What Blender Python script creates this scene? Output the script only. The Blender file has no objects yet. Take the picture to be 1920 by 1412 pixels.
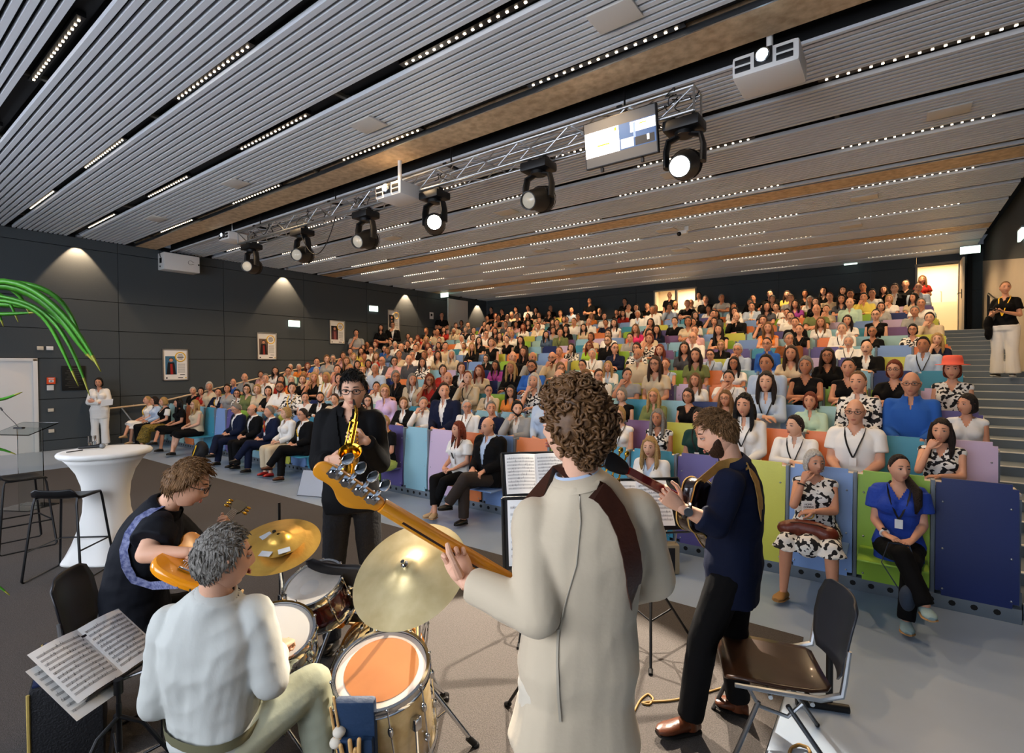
import bpy, bmesh, math, random
import numpy as np
from mathutils import Vector, Matrix
SC = bpy.context.scene
COL = SC.collection
random.seed(7)
RNG = np.random.default_rng(7)
A = lambda *v: np.array(v, float)

# ---------------------------------------------------------------- camera
CAM_F, CAM_YAW, CAM_PITCH, CAM_ROLL, CAM_H = 967.48, 0.637256524, 0.0198031798, -0.00405043596, 1.9
_cy, _sy, _cp, _sp = math.cos(CAM_YAW), math.sin(CAM_YAW), math.cos(CAM_PITCH), math.sin(CAM_PITCH)
FWD = A(-_sy * _cp, _cy * _cp, -_sp)
_R0 = A(_cy, _sy, 0)
_U0 = np.cross(_R0, FWD)
RGT = math.cos(CAM_ROLL) * _R0 + math.sin(CAM_ROLL) * _U0
UPV = -math.sin(CAM_ROLL) * _R0 + math.cos(CAM_ROLL) * _U0
EYE = A(0, 0, CAM_H)
cd = bpy.data.cameras.new('camera')
cd.sensor_width = 36.0
cd.lens = CAM_F / 1920 * 36.0
cd.clip_start, cd.clip_end = 0.05, 80
cam = bpy.data.objects.new('camera', cd)
COL.objects.link(cam)
cam.matrix_world = Matrix([[RGT[i], UPV[i], -FWD[i], EYE[i]] for i in range(3)] + [[0, 0, 0, 1]])
SC.camera = cam
cd.dof.use_dof = False
cd.dof.focus_distance = 4.5
cd.dof.aperture_fstop = 5.6

def ray(x, y): return FWD + RGT * (x - 960) / CAM_F - UPV * (y - 706) / CAM_F
def onZ(x, y, z=0.0):
    d = ray(x, y); return EYE + (z - CAM_H) / d[2] * d
def onY(x, y, Y):
    d = ray(x, y); return EYE + Y / d[1] * d
def onX(x, y, X):
    d = ray(x, y); return EYE + X / d[0] * d
def atD(x, y, depth): return EYE + depth * ray(x, y)

# ---------------------------------------------------------------- view, world, big lights
SC.view_settings.view_transform = 'Standard'
SC.view_settings.look = 'None'
SC.view_settings.gamma = 1.0
SC.view_settings.use_curve_mapping = False
SC.view_settings.exposure = 0.7
cy = SC.cycles
cy.max_bounces = 6
cy.diffuse_bounces = 3
cy.glossy_bounces = 3
cy.transmission_bounces = 6
cy.transparent_max_bounces = 8
cy.sample_clamp_indirect = 4.0
cy.caustics_reflective = False
cy.caustics_refractive = False
cy.use_denoising = True
w = bpy.data.worlds.new('World')
SC.world = w
w.use_nodes = True
w.node_tree.nodes['Background'].inputs[0].default_value = (0.55, 0.62, 0.75, 1)
w.node_tree.nodes['Background'].inputs[1].default_value = 0.05

def lin(h):
    h = h.lstrip('#')
    c = [int(h[i:i + 2], 16) / 255 for i in (0, 2, 4)]
    return tuple(v / 12.92 if v <= 0.04045 else ((v + 0.055) / 1.055) ** 2.4 for v in c) + (1.0,)

def lamp(name, kind, loc, energy, color='#ffffff', target=None, **kw):
    ld = bpy.data.lights.new(name, kind)
    ld.energy = energy
    ld.color = lin(color)[:3]
    for k, v in kw.items(): setattr(ld, k, v)
    o = bpy.data.objects.new(name, ld)
    COL.objects.link(o)
    o.location = Vector(loc)
    if target is not None:
        d = Vector(target) - Vector(loc)
        o.rotation_euler = d.to_track_quat('-Z', 'Y').to_euler()
    return o

# ---------------------------------------------------------------- materials
MATS = {}
def mat(name, color='#808080', rough=0.6, metal=0.0, emit=0.0, ecol=None, noise=None, bump=None, trans=0.0, spec=0.5, sheen=0.0, coat=0.0, ior=1.45):
    """Principled procedural material. noise=(scale, amount[, colour2]); bump=(scale, strength[, stretch xyz])"""
    if name in MATS: return MATS[name]
    m = bpy.data.materials.new(name)
    m.use_nodes = True
    nt = m.node_tree
    b = nt.nodes['Principled BSDF']
    c = lin(color)
    b.inputs['Base Color'].default_value = c
    b.inputs['Roughness'].default_value = rough
    b.inputs['Metallic'].default_value = metal
    b.inputs['Specular IOR Level'].default_value = spec
    b.inputs['Transmission Weight'].default_value = trans
    b.inputs['IOR'].default_value = ior
    b.inputs['Sheen Weight'].default_value = sheen
    b.inputs['Coat Weight'].default_value = coat
    if emit:
        b.inputs['Emission Color'].default_value = lin(ecol or color)
        b.inputs['Emission Strength'].default_value = emit
    tc = None
    if noise or bump:
        tc = nt.nodes.new('ShaderNodeTexCoord')
    if noise:
        n = nt.nodes.new('ShaderNodeTexNoise')
        n.inputs['Scale'].default_value = noise[0]
        n.inputs['Detail'].default_value = 5
        nt.links.new(tc.outputs['Object'], n.inputs['Vector'])
        mx = nt.nodes.new('ShaderNodeMix'); mx.data_type = 'RGBA'
        c2 = lin(noise[2]) if len(noise) > 2 else tuple(v * 0.5 for v in c[:3]) + (1,)
        mx.inputs[6].default_value = c
        mx.inputs[7].default_value = c2
        mr = nt.nodes.new('ShaderNodeMapRange')
        mr.inputs[1].default_value = 0.35; mr.inputs[2].default_value = 0.65
        mr.inputs[3].default_value = 0.0; mr.inputs[4].default_value = noise[1]
        nt.links.new(n.outputs['Fac'], mr.inputs[0])
        nt.links.new(mr.outputs[0], mx.inputs[0])
        nt.links.new(mx.outputs[2], b.inputs['Base Color'])
    if bump:
        n2 = nt.nodes.new('ShaderNodeTexNoise')
        n2.inputs['Scale'].default_value = bump[0]
        n2.inputs['Detail'].default_value = 4
        src = tc.outputs['Object']
        if len(bump) > 2:
            mp = nt.nodes.new('ShaderNodeMapping')
            mp.inputs['Scale'].default_value = bump[2]
            nt.links.new(src, mp.inputs['Vector']); src = mp.outputs[0]
        nt.links.new(src, n2.inputs['Vector'])
        bp = nt.nodes.new('ShaderNodeBump')
        bp.inputs['Strength'].default_value = bump[1]
        bp.inputs['Distance'].default_value = 0.02
        nt.links.new(n2.outputs['Fac'], bp.inputs['Height'])
        nt.links.new(bp.outputs[0], b.inputs['Normal'])
    MATS[name] = m
    return m

# ---------------------------------------------------------------- mesh builder
def unit(v):
    v = np.asarray(v, float); n = np.linalg.norm(v)
    return v / n if n > 1e-12 else v
def perp(d, hint=(0, 0, 1)):
    d = unit(d); h = np.asarray(hint, float)
    if abs(d @ unit(h)) > 0.97: h = A(1, 0, 0) if abs(d[0]) < 0.9 else A(0, 1, 0)
    s = unit(np.cross(d, h)); return s, unit(np.cross(s, d))
def rotz(a):
    c, s = math.cos(a), math.sin(a); return np.array([[c, -s, 0], [s, c, 0], [0, 0, 1.0]])
def rotx(a):
    c, s = math.cos(a), math.sin(a); return np.array([[1.0, 0, 0], [0, c, -s], [0, s, c]])
def roty(a):
    c, s = math.cos(a), math.sin(a); return np.array([[c, 0, s], [0, 1.0, 0], [-s, 0, c]])

class MB:
    def __init__(self):
        self.v, self.f, self.m, self.n = [], [], [], 0
        self.R, self.T = np.eye(3), np.zeros(3)
    def at(self, T=(0, 0, 0), R=None):
        self.T = np.asarray(T, float); self.R = np.eye(3) if R is None else np.asarray(R, float); return self
    def add(self, verts, faces, m=0):
        v = np.asarray(verts, float).reshape(-1, 3) @ self.R.T + self.T
        self.v.append(v)
        n = self.n
        self.f.extend([tuple(i + n for i in f) for f in faces])
        self.m.extend([m] * len(faces) if np.isscalar(m) else list(m))
        self.n += len(v); return self
    def box(self, c, s, m=0, b=0.0, R=None):
        c = np.asarray(c, float); h = np.asarray(s, float) / 2
        b = min(b, h.min() * 0.9)
        if b <= 0:
            v = [(x, y, z) for x in (-1, 1) for y in (-1, 1) for z in (-1, 1)]
            v = np.array(v) * h
            f = [(0, 1, 3, 2), (4, 6, 7, 5), (0, 4, 5, 1), (2, 3, 7, 6), (0, 2, 6, 4), (1, 5, 7, 3)]
        else:
            bm = bmesh.new()
            bmesh.ops.create_cube(bm, size=1.0)
            for q in bm.verts: q.co = Vector([q.co[i] * 2 * h[i] for i in range(3)])
            bmesh.ops.bevel(bm, geom=list(bm.edges), offset=b, segments=2, affect='EDGES', profile=0.6)
            bm.verts.index_update()
            v = np.array([q.co[:] for q in bm.verts]); f = [tuple(x.index for x in p.verts) for p in bm.faces]
            bm.free()
        if R is not None: v = v @ np.asarray(R).T
        return self.add(v + c, f, m)
    def rings(self, rings, m=0, cap0=True, cap1=True, closed=False):
        k = len(rings[0]); n = len(rings)
        v = np.concatenate([np.asarray(r, float) for r in rings])
        f = []
        for i in range(n - 1 if not closed else n):
            a, b_ = i * k, ((i + 1) % n) * k
            for j in range(k):
                j2 = (j + 1) % k
                f.append((a + j, a + j2, b_ + j2, b_ + j))
        if cap0 and not closed: f.append(tuple(range(k - 1, -1, -1)))
        if cap1 and not closed: f.append(tuple((n - 1) * k + j for j in range(k)))
        return self.add(v, f, m)
    def tube(self, pts, r, n=8, m=0, caps=True, closed=False, flat=None, hint=(0, 0, 1)):
        pts = np.asarray(pts, float); N = len(pts)
        rr = np.full(N, r) if np.isscalar(r) else np.asarray(r, float)
        rings, s = [], None
        ang = np.linspace(0, 2 * math.pi, n, endpoint=False)
        for i in range(N):
            if closed: d = pts[(i + 1) % N] - pts[i - 1]
            else: d = pts[min(i + 1, N - 1)] - pts[max(i - 1, 0)]
            d = unit(d)
            if s is None: s, t = perp(d, hint)
            else:
                s = unit(s - d * (s @ d)); t = unit(np.cross(s, d))
            a, b_ = (1, 1) if flat is None else flat
            rings.append(pts[i] + rr[i] * (np.outer(np.cos(ang) * a, s) + np.outer(np.sin(ang) * b_, t)))
        return self.rings(rings, m, caps, caps, closed)
    def cyl(self, p0, p1, r0, r1=None, n=12, m=0, caps=True):
        return self.tube([p0, p1], [r0, r0 if r1 is None else r1], n, m, caps)
    def cone(self, p0, p1, r0, r1, n=12, m=0, flat=None, hint=(0, 0, 1)):
        """round-ended tapered limb"""
        p0, p1 = np.asarray(p0, float), np.asarray(p1, float)
        L = np.linalg.norm(p1 - p0)
        if L < 1e-6: return self
        d = (p1 - p0) / L
        P, Q = [], []
        for a in (80, 55, 28):
            a = math.radians(a); P.append(p0 - d * r0 * math.sin(a)); Q.append(r0 * math.cos(a))
        k = 4
        for i in range(k + 1):
            t = i / k; P.append(p0 + d * L * t); Q.append(r0 + (r1 - r0) * t)
        for a in (28, 55, 80):
            a = math.radians(a); P.append(p1 + d * r1 * math.sin(a)); Q.append(r1 * math.cos(a))
        return self.tube(P, Q, n, m, flat=flat, hint=hint)
    def lathe(self, prof, n=24, m=0, c=(0, 0, 0), axis=None, caps=True):
        """prof: (r, h) pairs about axis (default z)"""
        ang = np.linspace(0, 2 * math.pi, n, endpoint=False)
        ax = A(0, 0, 1) if axis is None else unit(axis)
        s, t = (A(1, 0, 0), A(0, 1, 0)) if axis is None else perp(ax)
        if axis is not None: t = np.cross(ax, s)
        c = np.asarray(c, float)
        rings = [c + ax * h + r * (np.outer(np.cos(ang), s) + np.outer(np.sin(ang), t)) for r, h in prof]
        return self.rings(rings, m, caps, caps)
    def ell(self, c, r, R=None, m=0, nu=14, nv=9):
        th = np.linspace(0, math.pi, nv + 1); ph = np.linspace(0, 2 * math.pi, nu, endpoint=False)
        rings = []
        for t in th[1:-1]:
            rings.append(np.stack([np.sin(t) * np.cos(ph), np.sin(t) * np.sin(ph), np.full(nu, np.cos(t))], 1))
        rings = [np.tile([0, 0, 1.0], (1, 1))] + rings + [np.tile([0, 0, -1.0], (1, 1))]
        v = np.concatenate(rings) * np.asarray(r, float)
        if R is not None: v = v @ np.asarray(R).T
        f = []
        L = len(v) - 1
        for j in range(nu): f.append((0, 1 + j, 1 + (j + 1) % nu))
        for i in range(nv - 2):
            a, b_ = 1 + i * nu, 1 + (i + 1) * nu
            for j in range(nu): f.append((a + j, b_ + j, b_ + (j + 1) % nu, a + (j + 1) % nu))
        a = 1 + (nv - 2) * nu
        for j in range(nu): f.append((a + j, L, a + (j + 1) % nu))
        return self.add(v + np.asarray(c, float), f, m)
    def quad(self, p, m=0): return self.add(p, [tuple(range(len(p)))], m)
    def slab(self, outline, n, t, m=0):
        """outline (k,3) planar polygon extruded by t along n"""
        o = np.asarray(outline, float); n = unit(n) * t; k = len(o)
        v = np.concatenate([o, o + n])
        f = [tuple(range(k - 1, -1, -1)), tuple(k + i for i in range(k))]
        f += [(i, (i + 1) % k, k + (i + 1) % k, k + i) for i in range(k)]
        return self.add(v, f, m)
    def arrays(self):
        return (np.concatenate(self.v) if self.v else np.zeros((0, 3))), self.f, self.m
    def mesh(self, name, mats, smooth=True):
        v, f, m = self.arrays()
        return mesh_from(name, v, f, m, mats, smooth)
    def build(self, name, mats, parent=None, smooth=True, loc=None):
        if not isinstance(mats, (list, tuple)): mats = [mats]
        return link(name, self.mesh(name, mats, smooth), parent, loc)

def mesh_from(name, v, f, m, mats, smooth=True, angle=40):
    me = bpy.data.meshes.new(name)
    me.from_pydata([tuple(x) for x in v], [], f)
    for k in mats: me.materials.append(k)
    if len(f):
        me.polygons.foreach_set('material_index', np.asarray(m, dtype=np.int32))
        if smooth:
            me.polygons.foreach_set('use_smooth', np.ones(len(f), dtype=bool))
            if smooth != 'all':
                try: me.set_sharp_from_angle(angle=math.radians(angle))
                except Exception: pass
    me.update()
    return me

def link(name, me, parent=None, loc=None):
    o = bpy.data.objects.new(name, me)
    COL.objects.link(o)
    if parent is not None: o.parent = parent
    if loc is not None: o.location = Vector(loc)
    return o
def tag(o, label=None, cat=None, group=None, kind=None):
    if label: o['label'] = label
    if cat: o['category'] = cat
    if group: o['group'] = group
    if kind: o['kind'] = kind
    return o
def empty(name, loc=(0, 0, 0), label=None, cat=None, group=None, rz=0.0):
    o = bpy.data.objects.new(name, None)
    COL.objects.link(o)
    o.location = Vector(loc); o.rotation_euler = (0, 0, rz)
    o.empty_display_size = 0.1
    return tag(o, label, cat, group)
def struct(o):
    o['kind'] = 'structure'; return o
def copy_tree(o, parent=None):
    c = o.copy(); COL.objects.link(c); c.parent = parent
    for ch in list(o.children): copy_tree(ch, c)
    return c

def remesh(v, f, voxel, smooth=2, name='tmp'):
    """fuse overlapping closed shapes into one continuous surface"""
    me = bpy.data.meshes.new(name)
    me.from_pydata([tuple(x) for x in v], [], f)
    o = bpy.data.objects.new(name, me)
    COL.objects.link(o)
    md = o.modifiers.new('r', 'REMESH'); md.mode = 'VOXEL'; md.voxel_size = voxel
    if smooth:
        sm = o.modifiers.new('s', 'SMOOTH'); sm.factor = 0.5; sm.iterations = smooth
    dg = bpy.context.evaluated_depsgraph_get()
    ev = o.evaluated_get(dg)
    m2 = ev.to_mesh()
    nv = len(m2.vertices); co = np.empty(nv * 3); m2.vertices.foreach_get('co', co)
    ff = [tuple(p.vertices) for p in m2.polygons]
    ev.to_mesh_clear()
    bpy.data.objects.remove(o); bpy.data.meshes.remove(me)
    return co.reshape(-1, 3), ff
def facesel(v, f, keep):
    """keep faces for which keep(centre) and drop loose verts"""
    v = np.asarray(v)
    c = np.array([v[list(q)].mean(0) for q in f])
    k = keep(c)
    f2 = [f[i] for i in range(len(f)) if k[i]]
    used = np.unique(np.concatenate([np.array(q) for q in f2]))
    mp = -np.ones(len(v), int); mp[used] = np.arange(len(used))
    return v[used], [tuple(mp[list(q)]) for q in f2]
def vnoise(v, scale, seed=0):
    """cheap smooth pseudo noise in -1..1"""
    r = np.random.default_rng(seed)
    out = np.zeros(len(v))
    for k in range(6):
        d = unit(r.normal(size=3)) * scale * (0.7 + 0.25 * k)
        out += np.sin(v @ d + r.uniform(0, 6.28)) / (1 + 0.3 * k)
    return out / 3.0
# ---------------------------------------------------------------- setting
XL, XR, YB, ZC = -15.61, 1.70, 19.1, 5.0
XW = 1.93                     # right hand wall, beyond the dark gap at the ceiling edge
YF = -3.2                      # wall behind the camera
ROWS, ROWP, ROWY = 13, 0.98, 5.2
def fz(n): return 0.195 * n + 0.0015 * n * n      # floor height of row n
def rowY(n): return ROWY + ROWP * n                # plane of the seat panels of row n
def stair_z(Y):
    n = (Y - ROWY) / ROWP
    return 0 if n < 0 else fz(min(n, 13))

M_lino = mat('lino', '#98a8bc', 0.38, noise=(3.0, 0.25, '#8796aa'))
M_carpet = mat('carpet', '#56504c', 0.95, noise=(140, 0.8, '#3b3633'), bump=(260, 0.5))
M_felt = mat('felt_panel', '#474d50', 0.9, noise=(90, 0.5, '#3d4346'), bump=(200, 0.15))
M_black = mat('black_void', '#0a0a0b', 0.8)
M_slat = mat('slat_metal', '#d0d3d8', 0.5)
M_wood = mat('beam_board', '#d6ba95', 0.55, noise=(9, 0.6, '#8d6c4b'), bump=(30, 0.1))
M_conc = mat('void_board', '#4a3a2c', 0.8, noise=(6, 0.6, '#2e241b'))
M_white = mat('white_paint', '#e4e2de', 0.45)
M_warmwall = mat('warm_plaster', '#c9bba6', 0.7, noise=(3, 0.3, '#bfb09a'))
M_steel = mat('steel', '#b8bcc0', 0.3, metal=1.0)
M_chrome = mat('chrome', '#d6d9dc', 0.09, metal=1.0)
M_blackm = mat('black_metal', '#121214', 0.38, metal=0.3)
M_blackp = mat('black_plastic', '#0d0d0f', 0.45)
M_greysteel = mat('grey_steel', '#6c7680', 0.5, metal=0.2)
M_stair = mat('stair_lino', '#6f7d8c', 0.5, noise=(4, 0.3, '#5f6c7a'))
M_nose = mat('nosing', '#d9dcdd', 0.35)
M_led = mat('led', '#fff0d8', 0.4, emit=5.0, ecol='#ffe9cb')

mb = MB()
mb.box(((XL + XR) / 2, (YF + ROWY + 0.1) / 2, -0.05), (XR - XL, ROWY + 0.1 - YF, 0.1))
struct(mb.build('floor', M_lino, smooth=False))
mb = MB()
c0, c1 = A(-12.64, 4.06, 0), A(-0.49, 4.06, 0)
mb.box(((c0[0] + c1[0]) / 2, (4.06 + YF) / 2, 0.004), (c1[0] - c0[0], 4.06 - YF, 0.008))
tag(mb.build('carpet', M_carpet, smooth=False), 'dark brown grey stage carpet laid on the lino floor in front of the seats', 'carpet')

# tiers and right hand stairs
mb = MB()
for n in range(1, ROWS + 1):
    y0, y1 = rowY(n - 1) + 0.12, (rowY(n) + 0.12 if n < ROWS else YB)
    mb.box(((XL + 0.78) / 2, (y0 + y1) / 2, fz(n) / 2 - 0.02), (0.78 - XL, y1 - y0 + 0.004, fz(n) + 0.04), 0)
struct(mb.build('floor_tiers', M_stair, smooth=False))
mb = MB()
nst = 2 * ROWS
for k in range(1, nst + 1):
    y0 = ROWY + 0.12 + (k - 1) * ROWP / 2
    y1 = y0 + ROWP / 2 if k < nst else YB
    z = fz(k / 2)
    mb.box(((0.79 + XW) / 2, (y0 + y1) / 2, z / 2 - 0.02), (XW - 0.79, y1 - y0 + 0.002, z + 0.04), 0)
    mb.box(((0.79 + XW) / 2, y0 + 0.024, z + 0.003), (XW - 0.80, 0.055, 0.008), 1)
struct(mb.build('floor_stairs', [M_stair, M_nose], smooth=False))

# left wall: felt panels with open joints, white door, plinth
ZJ = [0.0, 0.237, 1.188, 2.129, 2.812, 3.53, 4.755, 5.0]
mb = MB()
mb.box((XL - 0.10, (YF + YB) / 2, 2.5), (0.1, YB - YF, 5.2), 1)
ys = [4.55 + 2.525 * k for k in range(-4, 6)]
ys = [YF] + [y for y in ys if YF < y < YB] + [YB]
for i in range(len(ys) - 1):
    for j in range(len(ZJ) - 1):
        y0, y1, z0, z1 = ys[i] + .006, ys[i + 1] - .006, ZJ[j] + .007, ZJ[j + 1] - .007
        segs = [(y0, y1)]
        if z1 <= 2.14 and y0 < 3.0 and y1 > 1.9: segs = [(y0, min(y1, 1.9)), (max(y0, 3.01), y1)]
        if z0 > 2.2 and z1 < 4.9 and y1 > 16.4 and y0 < 17.72: segs = [(y0, 16.4), (17.72, y1)]
        for a, b in segs:
            if b - a > 0.03: mb.box((XL - 0.03, (a + b) / 2, (z0 + z1) / 2), (0.06, b - a, z1 - z0), 0)
struct(mb.build('wall_left', [M_felt, M_black], smooth=False))
mb = MB()
mb.box((XL - 0.02, 2.43, 1.04), (0.05, 0.98, 2.08), 0, 0.006)
mb.box((XL + 0.0, 2.96, 1.06), (0.09, 0.08, 2.12), 1, 0.006)
mb.box((XL + 0.0, 1.94, 1.06), (0.09, 0.08, 2.12), 1, 0.006)
mb.box((XL + 0.0, 2.45, 2.09), (0.09, 1.1, 0.07), 1, 0.006)
d1 = struct(mb.build('door_1', [M_white, M_white]))
mb = MB(); mb.tube([(XL + .03, 2.05, 1.03), (XL + .08, 2.05, 1.03), (XL + .08, 2.2, 1.03)], 0.01); mb.build('door_handle', M_steel, d1)
mb = MB(); mb.box((XL - 0.01, 17.06, 3.8), (0.07, 1.3, 2.12), 0, .01)
mb.box((XL + 0.02, 16.42, 3.8), (0.08, 0.06, 2.16), 0, .01)
d2 = struct(mb.build('door_2', M_white))

# back wall with window and doorway to lit rooms
W0, W1, WZ0, WZ1 = -7.35, -5.8, 3.95, 4.73
D0, D1, DZ0, DZ1 = 0.50, 1.45, 2.79, 4.78
mb = MB()
def bw(x0, x1, z0, z1, m=0): mb.box(((x0 + x1) / 2, YB + 0.06, (z0 + z1) / 2), (x1 - x0, 0.12, z1 - z0), m)
xs = [XL, -13.1, -10.6, -8.1, W0, W1, -3.1, -0.6, D0, D1, XW + .1]
for a, b in zip(xs[:-1], xs[1:]):
    for z0, z1 in ((0, 2.79), (2.79, 3.95), (3.95, 4.73), (4.73, 5.2)):
        if (a, b) == (W0, W1) and z0 == 3.95: continue
        if (a, b) == (D0, D1) and 2.7 < z0 < 4.7: continue
        bw(a + .004, b - .004, z0 + .004, z1 - .004)
mb.box(((XL + XR) / 2, YB + 0.14, 1.4), (XR - XL, 0.05, 2.7), 1)
struct(mb.build('wall_back', [M_felt, M_black], smooth=False))
M_room = mat('lit_room_wall', '#efe2cc', 0.8)
for nm, (a, b, z0, z1) in (('window_1', (W0, W1, WZ0, WZ1)), ('door_3', (D0, D1, DZ0, DZ1))):
    mb = MB()                      # the lit room behind: back, sides, floor, ceiling
    yd = YB + 2.0
    x0, x1, q0, q1 = a - .6, b + .6, min(z0, 2.79), z1 + .3
    mb.box(((x0 + x1) / 2, yd, (q0 + q1) / 2), (x1 - x0, .05, q1 - q0))
    mb.box((x0, (YB + yd) / 2 + .1, (q0 + q1) / 2), (.05, yd - YB, q1 - q0))
    mb.box((x1, (YB + yd) / 2 + .1, (q0 + q1) / 2), (.05, yd - YB, q1 - q0))
    mb.box(((x0 + x1) / 2, (YB + yd) / 2 + .1, q0 - .03), (x1 - x0, yd - YB, .05))
    mb.box(((x0 + x1) / 2, (YB + yd) / 2 + .1, q1), (x1 - x0, yd - YB, .05))
    struct(mb.build(nm + '_room', M_room, smooth=False))
    mb = MB()
    for (cx, cz, sx, sz) in (((a + b) / 2, z1, b - a + .08, .05), ((a + b) / 2, z0, b - a + .08, .05), (a, (z0 + z1) / 2, .05, z1 - z0), (b, (z0 + z1) / 2, .05, z1 - z0)):
        if nm == 'door_3' and cz == z0: continue
        mb.box((cx, YB + .02, cz), (sx, .16, sz), 0)
    if nm == 'window_1': mb.box((a + .82, YB + .02, (z0 + z1) / 2), (.07, .12, z1 - z0))
    struct(mb.build(nm, mat('frame_grey', '#8a8378', .6), smooth=False))
    lamp('lamp_' + nm, 'AREA', ((a + b) / 2, YB + 1.0, q1 - .08), 50, '#ffe0b5', ((a + b) / 2, YB + 1.0, 0), size=1.2)
# open door leaf beside the doorway and dark pillar in the corner
mb = MB(); mb.box((D1 + 0.02, YB - .42, 3.78), (.045, .84, 1.98), 0, .004)
lf = struct(mb.build('door_4', mat('door_leaf', '#cdbfa9', .6)))
mb = MB(); mb.box((D1 - .01, YB - .75, 3.8), (.02, .05, .24), 0); mb.tube([(D1 - .02, YB - .75, 3.82), (D1 - .08, YB - .75, 3.82), (D1 - .08, YB - .62, 3.81)], .011)
mb.build('door_handle', M_blackm, lf)
# sideboard with sink seen in the lit room
mb = MB(); mb.box((1.05, YB + 1.6, 3.35), (1.1, .5, .9), 0, .01)
sb = mb.build('kitchen_counter', mat('counter_white', '#e8dcc6', .4)); tag(sb, 'low pale counter in the bright room behind the back doorway', 'counter')
mb = MB(); mb.tube([(1.15, YB + 1.5, 3.8), (1.15, YB + 1.5, 4.12), (1.12, YB + 1.4, 4.14)], .012); tag(mb.build('tap', M_steel, None), 'thin steel tap standing on the pale counter in the lit back room', 'tap')

# right wall, beige below a sloping edge and dark above
mb = MB()
zw = lambda Y: 4.57 - .152 * (18 - Y)
mb.slab([A(XW, 9.0, -.1), A(XW, YB, -.1), A(XW, YB, zw(YB)), A(XW, 9.0, zw(9.0))], (1, 0, 0), .12, 0)
mb.slab([A(XW + .012, 9.0, zw(9.0)), A(XW + .012, YB, zw(YB)), A(XW + .012, YB, 5.3), A(XW + .012, 9.0, 5.3)], (1, 0, 0), .1, 1)
struct(mb.build('wall_right', [M_warmwall, M_felt], smooth=False))
mb = MB(); mb.box((XR - .05, YB - .1, 3.9), (.1, .2, 2.3), 0); struct(mb.build('trim_1', M_black, smooth=False))
# wall behind the stage with two unseen glowing screens added for fill light
mb = MB(); mb.box(((XL + XR + 4) / 2, YF - .1, 2.5), (XR + 4 - XL, .2, 5.2)); struct(mb.build('wall_front', M_felt, smooth=False))
mb = MB(); mb.box((XR + 2.5, (YF + 9.0) / 2, 2.5), (.1, 9 - YF, 5.2)); struct(mb.build('wall_stage_side', M_felt, smooth=False))
mb = MB(); mb.box((XW + 1.2, 8.95, 2.5), (2.4, .1, 5.2)); struct(mb.build('wall_stage_return', M_felt, smooth=False))
mb = MB(); mb.box((XR + 1.25, (YF + 9.0) / 2, -.05), (2.5, 9 - YF, .1)); struct(mb.build('floor_stage_side', M_lino, smooth=False))

# ---------------------------------------------------------------- ceiling
SLOTS = [-1.9, -.78, .35, 1.47, 2.57, 3.69, 4.81, 6.65, 7.75, 8.87, 10.02, 11.0, 12.15, 13.27, 14.4, 16.1, 17.2, 18.3]
BEAMS = [(4.93, 5.40), (10.25, 10.78), (15.35, 15.85)]
VOID = (5.40, 5.72)
mb = MB()
mb.box(((XL + XR) / 2 + 1, (YF + YB) / 2, 5.5), (XR - XL + 4, YB - YF, .1))
struct(mb.build('ceiling', M_black, smooth=False))
mb = MB(); y = YF + .05
ZCJ = []
xr = XR + 2.4
while y < YB - .03:
    bad = any(a - .03 < y < b + .03 for a, b in BEAMS) or VOID[0] - .03 < y < VOID[1] + .03 or any(abs(y - s) < .085 for s in SLOTS)
    if not bad:
        x1 = xr if y < 9 else XR
        mb.box(((XL + x1) / 2, y, 5.025), (x1 - XL, .052, .05), 0)
    y += .088
struct(mb.build('ceiling_slats', M_slat, smooth=False))
mb = MB()
for k in range(8):
    x = XL + 1.2 + k * 2.3
    for a, b in ((YF, 4.9), (5.75, 10.2), (10.8, 15.3), (15.9, YB)): mb.box((x, (a + b) / 2, 5.075), (.05, b - a, .05))
struct(mb.build('ceiling_carriers', mat('carrier', '#4b463c', .7), smooth=False))
mb = MB()
for s in SLOTS:
    x1 = xr if s < 9 else XR
    mb.box(((XL + x1) / 2, s, 5.10), (x1 - XL, .17, .02))
struct(mb.build('ceiling_slots', M_black, smooth=False))
for i, (a, b) in enumerate(BEAMS):
    x1 = xr if b < 9 else XR
    mb = MB(); mb.box(((XL + x1) / 2, (a + b) / 2, 5.14), (x1 - XL, b - a, .28))
    mb.box(((XL + x1) / 2, a - .012, 5.03), (x1 - XL, .02, .06), 1)
    struct(mb.build('ceiling_beam', [M_wood, M_steel], smooth=False))
mb = MB(); mb.box(((XL + xr) / 2, 5.73, 5.0), (xr - XL, .04, .03)); mb.box(((XL + xr) / 2, 5.745, 5.25), (xr - XL, .02, .46), 1); struct(mb.build('ceiling_edge', [M_slat, M_black], smooth=False))
mb = MB()
for k in range(11): mb.box((XL + 1.3 + k * 1.5, 5.56, 5.36), (.9, .3, .12))
struct(mb.build('ceiling_void', M_conc, smooth=False))

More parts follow.
